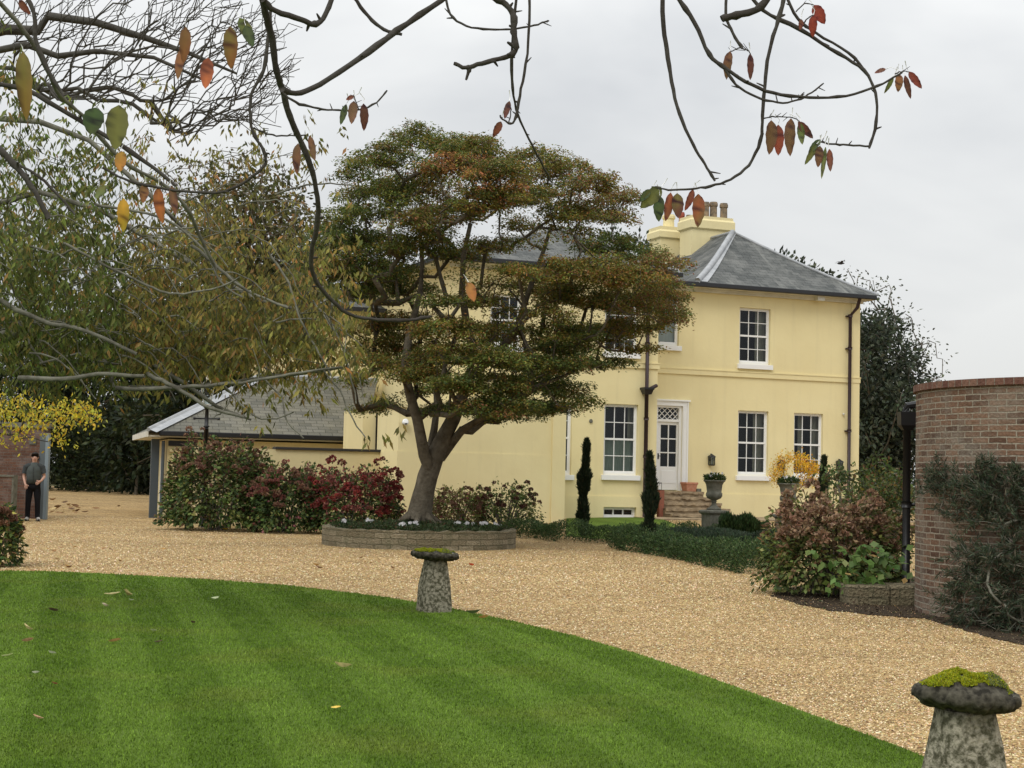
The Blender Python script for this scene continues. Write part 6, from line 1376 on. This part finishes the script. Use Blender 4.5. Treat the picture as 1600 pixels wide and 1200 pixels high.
# five fingers on each hand, joined to the same skin
for h, w_, sgn, fw in (('lh', 'lw', 1, (.1, -.35, -.9)), ('rh', 'rw', -1, (-.75, -.45, -.5))):
    hp_ = Vector(J[h]); d = Vector(fw).normalized(); sd_ = d.cross(Vector((0, -1, 0))).normalized()
    for k, (off, ln) in enumerate(((-.032, .065), (-.011, .078), (.011, .074), (.032, .058))):
        a = hp_+sd_*off+d*.03; b = a+d*ln*.5; c_ = b+(d+Vector((0, .5, 0))).normalized()*ln*.5
        i0 = len(V_); V_ += [tuple(a), tuple(b), tuple(c_)]; Rr += [.011, .0095, .008]; E_ += [(ix[h], i0), (i0, i0+1), (i0+1, i0+2)]
    a = hp_-sd_*.045*sgn; b = a+(d*.6-sd_*.5*sgn).normalized()*.045; i0 = len(V_); V_ += [tuple(a), tuple(b)]; Rr += [.013, .010]; E_ += [(ix[h], i0), (i0, i0+1)]
body = skin_fig('body', V_, E_, Rr, SKIN, man)
# face on the body: nose, brows, mouth and ears
fc = MB(); fc.lathe([(.0015, 0), (.011, .002), (.013, .014), (.006, .04), (.002, .05)], 8, (.012, -.122, 1.625)); fc.build('nose', SKIN, man, smooth=True)
for sx in (-1, 1):
    fc = MB(); fc.tube([(.012+sx*.02, -.112, 1.682), (.012+sx*.048, -.098, 1.684)], .0045, 5); fc.build('eyebrow', HAIR, man)
    fc = MB(); fc.tube([(.012+sx*.022, -.113, 1.665), (.012+sx*.042, -.104, 1.665)], .0055, 6); fc.build('eye', BLACK, man)
    fc = MB(); fc.tube([(.01+sx*.083, -.02, 1.635), (.01+sx*.09, -.012, 1.655), (.01+sx*.086, -.01, 1.68)], .011, 6); fc.build('ear', SKIN, man, smooth=True)
fc = MB(); fc.tube([(-.008, -.110, 1.60), (.012, -.115, 1.599), (.032, -.110, 1.60)], .005, 6); fc.build('mouth', mat('lips', (.33, .13, .11), .6), man, smooth=True)
hm_ = MB(); hm_.lathe([(.088, .0), (.096, .03), (.093, .07), (.07, .105), (.03, .122)], 20, (.012, -.012, 1.675)); o = hm_.build('hair', HAIR, man, smooth=True); hm2 = o.data
for v in hm2.vertices:
    if v.co.y < -.06 and v.co.z < 1.735: v.co.z = 1.738; v.co.y += .028
    if v.co.y > .03 and v.co.z < 1.70: v.co.z -= .07
def rings(name, rr, m_, extra=()):
    mb = MB(); sd2 = 20; vs = []; fs = []
    for (cx, cy, z, rx, ry) in rr:
        for k in range(sd2):
            a = 2*math.pi*k/sd2; w_ = 1+.012*math.sin(5*a+z*30); vs.append((cx+rx*w_*math.cos(a), cy+ry*w_*math.sin(a), z))
    for i in range(len(rr)-1):
        for k in range(sd2): fs.append((i*sd2+k, i*sd2+(k+1) % sd2, (i+1)*sd2+(k+1) % sd2, (i+1)*sd2+k))
    fs.append(tuple(reversed(range(sd2)))); fs.append(tuple((len(rr)-1)*sd2+k for k in range(sd2))); mb.add(vs, fs)
    for pts, rd in extra: mb.tube(pts, rd, 12)
    return mb.build(name, m_, man, smooth=True)
rings('shirt', [(0, 0, .96, .17, .125), (0, -.01, 1.1, .165, .12), (0, -.01, 1.3, .195, .13), (0, 0, 1.40, .195, .115), (0, 0, 1.46, .12, .085), (0, 0, 1.50, .075, .07)], SHIRT, [([(-.06, 0, 1.44), (-.14, 0, 1.425), (-.20, 0, 1.40), (-.24, .02, 1.24)], [.078, .086, .086, .070]), ([(.06, 0, 1.44), (.14, 0, 1.425), (.20, 0, 1.40), (.245, .02, 1.25)], [.078, .086, .086, .070])])
rings('gilet', [(0, -.005, .97, .183, .145), (0, -.01, 1.1, .178, .14), (0, -.012, 1.3, .203, .15), (0, -.005, 1.40, .18, .132), (0, 0, 1.465, .12, .10), (0, 0, 1.53, .078, .078)], VEST)
rings('trousers', [(0, 0, .80, .12, .10), (0, 0, .86, .175, .135), (0, 0, .93, .18, .138), (0, 0, .985, .172, .132)], TROU, [([(-.088, 0, .90), (-.10, -.005, .72), (-.112, -.018, .50), (-.12, .0, .28), (-.12, .015, .09)], [.09, .092, .072, .066, .062]), ([(.088, 0, .90), (.105, -.01, .72), (.12, -.03, .50), (.127, -.01, .28), (.13, .015, .09)], [.09, .092, .072, .066, .062])])
z_ = MB(); z_.tube([(0.0, -.155, .98), (0.0, -.165, 1.2), (0, -.15, 1.42)], .006, 4); z_.build('zip', BLACK, man)
skin_fig('trousers', [(0, 0, 1.0), (0, 0, .93), (-.10, 0, .86), (-.115, -.02, .50), (-.12, .02, .10), (.10, 0, .86), (.12, -.03, .50), (.13, .02, .10)], [(0, 1), (1, 2), (2, 3), (3, 4), (1, 5), (5, 6), (6, 7)], [(.165, .125), (.165, .125), .105, .078, .062, .105, .078, .062], TROU, man)
for sx, fx_ in ((-1, -.14), (1, .185)):
    sh = MB(); a = Vector((.12*sx if sx < 0 else .135, .05, .05)); b = Vector((fx_, -.20, .035))
    sh.tube([a, a.lerp(b, .4)+Vector((0, 0, .012)), a.lerp(b, .8), b], [.048, .052, .045, .028], 10); sh.build('shoe', SHOE, man, smooth=True)
    so_ = MB(); so_.tube([a+Vector((0, 0, -.032)), b+Vector((0, -.01, -.018))], [.045, .03], 8); q = so_.build('sole', SOLE, man)

# ------------------------------------------------------------------ bird
bp = at(1314, 412, 45); bird = thing('bird', 'small dark bird flying over the roof slope at the right', 'bird', bp, R_(20))
m = MB(); m.tube([(-.13, 0, 0), (-.08, 0, .0), (0, 0, .005), (.07, 0, .015), (.10, 0, .02), (.125, 0, .018)], [.008, .03, .035, .024, .018, .003], 8); m.add([(-.13, .0, 0), (-.2, .035, 0), (-.2, -.035, .0)], [(0, 1, 2)]); 
m.build('body', BLACK, bird, smooth=True)
for sg in (-1, 1):
    m = MB(); m.add([(.05, sg*.02, .02), (-.05, sg*.02, .015), (-.06, sg*.10, .07), (.03, sg*.11, .085), (-.07, sg*.21, .05)], [(0, 1, 2, 3), (3, 2, 4)]); m.build('wing', BLACK, bird)

# ------------------------------------------------------------------ overhanging cherry boughs close to the camera
ocherry = thing('overhanging_cherry', 'nearby cherry, its dark twigs and last red leaves hanging across the top of the view', 'tree', (0, 0, 0))
def branch(pts, w0, w1, Y0=4.2, Y1=None, m_=BARKD, knots=True, off=0):
    Y1 = Y1 or Y0; n = len(pts); P = []; Rr = []
    # densify with Catmull-Rom
    for i in range(n-1):
        p0, p1, p2, p3 = pts[max(i-1, 0)], pts[i], pts[i+1], pts[min(i+2, n-1)]
        for k in range(4):
            t = k/4; f = (i+t)/(n-1)
            q = [.5*((2*p1[a])+(-p0[a]+p2[a])*t+(2*p0[a]-5*p1[a]+4*p2[a]-p3[a])*t*t+(-p0[a]+3*p1[a]-3*p2[a]+p3[a])*t**3) for a in (0, 1)]
            Y = Y0+(Y1-Y0)*f; P.append(at(q[0]+random.uniform(-.8, .8), q[1]+random.uniform(-.8, .8), Y)); r = (w0+(w1-w0)*f)/2*Y/F
            Rr.append(r*(random.uniform(.9, 1.12) if not knots else random.choice((.88, .95, 1, 1, 1.05, 1.3))))
    P.append(at(*pts[-1], Y1)); Rr.append(w1/2*Y1/F*.8)
    mb = MB(); mb.tube(P, Rr, 8)
    # buds and short spurs
    for i in range(2, len(P)-1):
        if random.random() < .22:
            d = Vector((random.uniform(-1, 1), random.uniform(-.6, .6), random.uniform(-.3, 1))).normalized(); l = random.uniform(.008, .03)
            mb.tube([P[i], P[i]+d*l*.6, P[i]+d*l], [Rr[i]*.7, Rr[i]*.55, Rr[i]*.3], 5)
    o = mb.build('branch', m_, ocherry, smooth=True); return o
BR_ = {}
BR_['a'] = branch([(395, -60), (405, -20), (415, 20), (425, 60), (432, 110), (441, 139), (452, 180), (470, 220), (488, 270), (497, 320), (494, 360), (487, 395), (490, 430), (512, 462), (545, 490), (590, 500), (640, 500), (674, 494)], 13, 4.5, 4.2, 5.0)
branch([(441, 139), (462, 146), (500, 132), (560, 92), (620, 48), (690, 0), (740, -40)], 8.5, 9, 4.3, 4.6)
branch([(412, 0), (430, 17), (470, 30), (492, 38), (508, 24), (520, -6), (530, -50)], 10, 9, 4.25, 4.4)
branch([(535, -40), (552, -6), (575, 25), (600, 46), (628, 54)], 7, 6, 4.5)
branch([(700, -40), (750, -16), (786, 4), (801, 22), (803, 50), (805, 80), (780, 92), (745, 101), (728, 106), (709, 99)], 11, 7, 3.9)
branch([(734, 104), (732, 114), (728, 125)], 7, 4, 3.9)
branch([(692, -20), (704, 22), (728, 40), (765, 46), (800, 45), (835, 40), (850, 34), (858, 33)], 4, 3, 4.1)
BR_['b'] = branch([(826, -40), (827, 30), (822, 100), (812, 150), (805, 185), (797, 193), (785, 186), (781, 180)], 5, 3, 3.8)
branch([(812, -40), (802, 40), (800, 110), (804, 160), (818, 200), (836, 235), (850, 262), (862, 285)], 5, 2.5, 3.9, 4.2)
branch([(1034, -50), (1037, 40), (1044, 90), (1052, 140), (1066, 190), (1088, 235), (1105, 262), (1117, 283)], 8, 4, 4.0)
BR_['c'] = branch([(1030, -50), (1056, -8), (1085, 35), (1108, 85), (1135, 108), (1175, 133), (1220, 148), (1280, 153), (1335, 147), (1380, 130), (1410, 113)], 8, 3.5, 4.0)
branch([(1127, 29), (1150, 24), (1190, 10), (1215, -30)], 12, 11, 3.4)
BR_['d'] = branch([(1235, -50), (1222, 10), (1204, 70), (1196, 120), (1192, 180), (1188, 220), (1170, 258), (1142, 280), (1110, 291), (1080, 295), (1045, 297), (1018, 292)], 7, 3, 4.1)
BR_['e'] = branch([(1150, -40), (1190, 14), (1250, 46), (1310, 84), (1350, 110), (1368, 145), (1369, 190), (1358, 232)], 6.5, 4, 4.3)
BR_['f'] = branch([(1358, 228), (1325, 227), (1300, 225), (1280, 222)], 3.5, 3, 4.3)
BR_['g'] = branch([(1222, -30), (1240, 20), (1275, 52), (1325, 82), (1352, 112)], 5, 4, 4.3)
branch([(1128, 100), (1150, 132), (1180, 150), (1215, 160), (1245, 157), (1268, 145), (1287, 130)], 4.5, 2.5, 4.0)
BR_['h'] = branch([(1138, -40), (1134, 20), (1145, 52), (1160, 76)], 5, 5, 4.0)
BR_['i'] = branch([(441, 145), (462, 160), (490, 168), (520, 172), (560, 172), (588, 160), (605, 141)], 4.5, 2.5, 4.3)
BR_['j'] = branch([(-40, -20), (0, 5), (50, 65), (75, 110), (95, 150), (130, 182), (190, 250), (250, 285), (290, 322), (310, 365), (338, 422)], 8, 5, 6, 7, BARKL)
branch([(-30, 205), (0, 235), (28, 264), (55, 300), (76, 342)], 11, 8, 5); branch([(15, 250), (60, 275), (95, 310), (117, 335)], 5, 4, 5.2)
BR_['k'] = branch([(30, -30), (52, 20), (56, 60), (70, 100), (100, 150)], 8, 5, 5.5)
branch([(-20, 130), (40, 140), (110, 180), (170, 215), (240, 262), (275, 290)], 9, 6, 6.5)
BR_['l'] = branch([(160, 262), (195, 280), (240, 292), (290, 299), (350, 299), (395, 275), (416, 248), (398, 212), (391, 180), (394, 143), (412, 110), (420, 50), (424, 10)], 4, 6, 5)
branch([(396, 200), (425, 211), (455, 212), (478, 211)], 3, 2.5, 5)
for pts in ([(1190, 186), (1202, 183), (1222, 182), (1238, 184), (1250, 190)], [(1158, 74), (1148, 78), (1141, 81)], [(1160, 76), (1168, 79), (1173, 85)], [(795, 192), (798, 175), (797, 160)], [(1398, 116), (1408, 112), (1420, 112)], [(1243, 18), (1258, 6), (1272, 8)], [(1256, 36), (1264, 27), (1271, 24)], [(540, 172), (541, 163)], [(560, 171), (556, 160), (552, 148)]):
    branch(pts, 2.4, 1.6, 4.15, knots=False)
# hanging leaves: each its own leaf, a sub-part of its bough
LEAFV = leaf_mat('thin_leaf', .22, .5)
def big_leaf(px, py, L_, W_, col, br, tilt=0., Y=4.2, roll=None, col2=None):
    n = 9; vs = []; fs = []; cols = []; L = L_*Y/F; W = W_*Y/F; gp1 = random.uniform(0, 6); bend = random.uniform(-.15, .25); fold = random.uniform(.1, .45)
    for i in range(n+1):
        f = i/n; w_ = W*.5*(math.sin(math.pi*min(1, f*.93+.045)**.85))**.8*(1 if i < n else .0) if i else .001
        yb = bend*L*f*f; jag = 1+.05*(-1)**i
        for sgn in (-1, 0, 1):
            vs.append((sgn*w_*jag*(1-.2*fold), yb+abs(sgn)*-w_*fold, -f*L)); k = random.uniform(.9, 1.1); cc2 = col2 or (col[0]*.7, col[1]*1.0, col[2]*.9); g_ = .5+.5*math.sin(f*4+gp1+sgn*.9); b = tuple(col[q]*(1-.75*g_)+cc2[q]*.75*g_ for q in range(3))
            cols.append((b[0]*k*(1.25 if sgn == 0 else 1), b[1]*k*(1.25 if sgn == 0 else 1), b[2]*k, 1))
    for i in range(n):
        for j in range(2): fs.append((i*3+j, i*3+j+1, (i+1)*3+j+1, (i+1)*3+j))
    mb = MB(); mb.v = vs; mb.n = len(vs); mb.f = fs; mb.col = cols
    # petiole
    sp_ = [random.random()*n*3 for _ in range(5)]
    for q in sp_: mb.col[int(q)] = (col[0]*.35, col[1]*.35, col[2]*.5, 1)
    base_n = mb.n; mb.tube([(0, 0, .001), (random.uniform(-.004, .004), 0, .014), (random.uniform(-.01, .01), random.uniform(-.006, .006), .030)], .0012, 4)
    while len(mb.col) < mb.n: mb.col.append((.12, .05, .03, 1))
    o = mb.build('leaf', LEAFV, br, smooth=True)
    p = at(px, py, Y); Y += 0; o.matrix_world = Matrix.Translation(p) @ Matrix.Rotation(R_(tilt), 4, 'Y') @ Matrix.Rotation(roll if roll is not None else random.uniform(-.5, .5), 4, 'Z')
    return o
OY, ORG, RDL, BRL, GRL, OLL, DRL = (.29, .18, .06), (.28, .12, .06), (.20, .065, .045), (.20, .09, .055), (.08, .10, .045), (.15, .15, .05), (.14, .05, .04)
for a in [(36, 80, 106, 28, OY, 'j', -4, 6, 0.2, OLL), (290, 42, 56, 20, ORG, 'l', 0, 5), (284, 76, 50, 16, ORG, 'l', 6, 5.1), (325, 90, 52, 22, (.45, .12, .04), 'l', 2, 5, .1, DRL), (360, 41, 66, 24, (.28, .12, .05), 'l', -2, 5, .1, OLL), (374, 28, 48, 22, OLL, 'l', -32, 5), (384, 40, 36, 18, GRL, 'l', -20, 5),
          (150, 168, 44, 34, GRL, 'j', 10, 6, .1), (186, 164, 72, 38, OLL, 'j', 2, 6, .1, (.2, .2, .06)), (193, 310, 52, 20, (.55, .30, .05), 'l', -1, 5, .2), (247, 292, 58, 20, (.40, .13, .05), 'l', -6, 5), (226, 288, 30, 16, ORG, 'l', 3, 5), (466, 224, 50, 17, BRL, 'l', 3, 5), (484, 212, 42, 12, BRL, 'l', -12, 5),
          (190, 236, 34, 20, (.45, .2, .05), 'l', 2, 5), (268, 290, 48, 14, BRL, 'l', -10, 5), (732, 441, 32, 17, (.50, .20, .08), 'a', -18, 5), (30, 0, 30, 14, RDL, 'k', -40, 5.5), (165, 290, 26, 16, OLL, 'l', 30, 5.),
          (541, 163, 34, 11, GRL, 'i', 14), (553, 158, 38, 16, BRL, 'i', 4), (568, 162, 42, 15, DRL, 'i', -6), (553, 150, 14, 8, RDL, 'i', 60),
          (783, 190, 27, 13, RDL, 'b', 25), (796, 158, 30, 12, DRL, 'b', 12), (1141, 80, 44, 16, BRL, 'h', 10), (1172, 84, 42, 12, DRL, 'h', -2),
          (1205, 188, 55, 22, (.2, .09, .05), 'd', 2), (1216, 195, 50, 19, (.33, .08, .05), 'd', 0, 4.2, .1, DRL), (1236, 185, 60, 20, BRL, 'd', 2), (1250, 192, 36, 13, OLL, 'd', -8), (1247, 190, 36, 14, DRL, 'd', -42),
          (1282, 218, 30, 12, GRL, 'f', 40), (1276, 225, 38, 11, OLL, 'f', 28), (1281, 228, 34, 14, BRL, 'f', 4), (1290, 230, 52, 8, OLL, 'f', 6), (1296, 233, 37, 11, RDL, 'f', -4),
          (1033, 292, 46, 24, OLL, 'd', 42, 4.1, .1, GRL), (1031, 306, 40, 19, GRL, 'd', 4, 4.1), (1048, 301, 46, 17, (.33, .10, .06), 'd', 8, 4.1), (1058, 302, 40, 20, DRL, 'd', -3, 4.1, .1, OLL), (1083, 296, 36, 13, (.30, .08, .06), 'd', 18, 4.1), (1091, 303, 54, 22, (.30, .09, .045), 'd', 0, 4.1, .1, OLL), (1016, 296, 26, 12, GRL, 'd', 40, 4.1),
          (1271, 24, 34, 15, (.28, .05, .035), 'g', 2), (1272, 8, 34, 20, (.30, .06, .05), 'g', -30), (1252, 30, 18, 10, RDL, 'g', 8), (1405, 116, 28, 14, ORG, 'c', 2), (1420, 112, 34, 13, (.24, .06, .05), 'c', -38), (1414, 118, 38, 10, DRL, 'c', -14), (1396, 120, 30, 8, OLL, 'c', 26), (1384, 108, 18, 8, RDL, 'c', 75)]:
    px, py, L_, W_, col, br, tl_ = a[:7]; Y = a[7] if len(a) > 7 else 4.15
    big_leaf(px, py, L_, W_, col, BR_[br], tl_, Y, a[8] if len(a) > 8 else None, a[9] if len(a) > 9 else None)

# ------------------------------------------------------------------ fallen leaves
def fallen(px, py, sz, col, label, group=None, name='fallen_leaf', lift=.0):
    p = ground(px, py); Y = p.y; L = sz*Y/F*1.15; n = 6; vs = []; fs = []; curl = random.uniform(.25, .75)
    for i in range(n+1):
        f = i/n; w_ = L*.28*math.sin(math.pi*min(.99, f*.9+.06))**.8*(0 if i == n else 1)
        for sg in (-1, 0, 1): vs.append(((f-.5)*L, sg*w_*.9, .006+L*curl*((2*f-1)**2*.35)+abs(sg)*w_*curl+random.uniform(0, .1)*w_))
    for i in range(n):
        for j in range(2): fs.append((i*3+j, (i+1)*3+j, (i+1)*3+j+1, i*3+j+1))
    mb = MB(); mb.v = vs; mb.n = len(vs); mb.f = fs; mb.col = [(col[0]*k, col[1]*k, col[2]*k, 1) for k in [random.uniform(.75, 1.2) for _ in vs]]
    o = mb.build(name, LEAFV, smooth=True); o.location = (p.x, p.y, gz(p.x, p.y)+.03+lift); o.rotation_euler = (random.uniform(-.7, .7), random.uniform(-.3, .3), random.uniform(-.9, .9)); return tag(o, label, 'leaf', group)
YL, WL, TL, DL, OL_ = (.75, .62, .30), (.72, .72, .55), (.50, .30, .16), (.10, .07, .04), (.62, .34, .10)
gl = 'fallen leaves on the lawn'
for (x, y, s_, c, lb) in [(58, 1132, 22, TL, 'tan curled fallen leaf nearest the bottom left corner of the lawn'), (535, 1050, 24, YL, 'long pale fallen leaf in the middle of the lawn'), (525, 1115, 14, (.8, .55, .1), 'yellow fallen leaf lowest in the middle of the lawn'), (756, 970, 14, OL_, 'orange fallen leaf on the lawn right of the far staddle stone'),
    (176, 934, 22, YL, 'straw coloured fallen leaf highest at the left of the lawn'), (164, 953, 16, (.6, .5, .35), 'pale crinkled fallen leaf just below the straw coloured one'), (198, 935, 20, (.35, .30, .1), 'thin olive fallen leaf beside the straw coloured one'), (82, 960, 16, DL, 'dark curled fallen leaf standing up on the left of the lawn'),
    (42, 989, 20, YL, 'long cream fallen leaf close to the left edge of the lawn'), (44, 1008, 16, TL, 'brown fallen leaf below the long cream one at the left'), (180, 1008, 17, (.55, .3, .12), 'brown and orange fallen leaf in the left third of the lawn'), (80, 1028, 18, WL, 'whitish folded fallen leaf on the left of the lawn'),
    (12, 1032, 16, (.6, .62, .3), 'pale green fallen leaf at the very left edge of the lawn'), (85, 1077, 9, (.3, .12, .06), 'small dark red fallen leaf on the left of the lawn'), (55, 1060, 11, WL, 'small whitish fallen leaf above the tan curled one'), (300, 979, 10, DL, 'small black fallen leaf right of the left third of the lawn'),
    (240, 991, 9, (.5, .55, .3), 'small grey green fallen leaf between the black one and the brown one'), (336, 941, 12, (.55, .6, .35), 'thin pale leaf standing in the grass near the gravel'), (248, 1010, 12, DL, 'dark twig like leaf right of the brown and orange leaf'), (205, 943, 7, WL, 'tiny white fallen leaf beside the olive one'), (740, 964, 20, (.12, .16, .06), 'dark green fallen leaf between the far staddle stone and the orange leaf')]:
    fallen(x, y, s_, c, lb, gl)
fallen(737, 886, 9, (.6, .1, .04), 'single red fallen leaf on the gravel right of the far staddle stone')
fallen(352, 830, 9, (.7, .5, .06), 'single yellow fallen leaf on the gravel before the tall hydrangea')
rs_ = random.Random(4)
for k in range(46):
    x, y = rs_.gauss(105, 32), rs_.gauss(795, 6); c = rs_.choice([(.20, .11, .05), (.14, .08, .04), (.30, .17, .07), (.55, .42, .2)])
    if x > 75: fallen(x, y, rs_.uniform(5, 11), c, 'small brown fallen leaf in the drift on the gravel beside the gate', 'leaf drift by the gate')
for k in range(34):
    x, y = rs_.uniform(40, 620), rs_.uniform(868, 912); p = ground(x, y)
    fallen(x, y-(14 if x < 300 else 6), rs_.uniform(4, 9), rs_.choice([(.22, .12, .06), (.35, .2, .08), (.5, .3, .1)]), 'small fallen leaf scattered on the gravel along the far lawn edge', 'leaves on the gravel by the lawn')
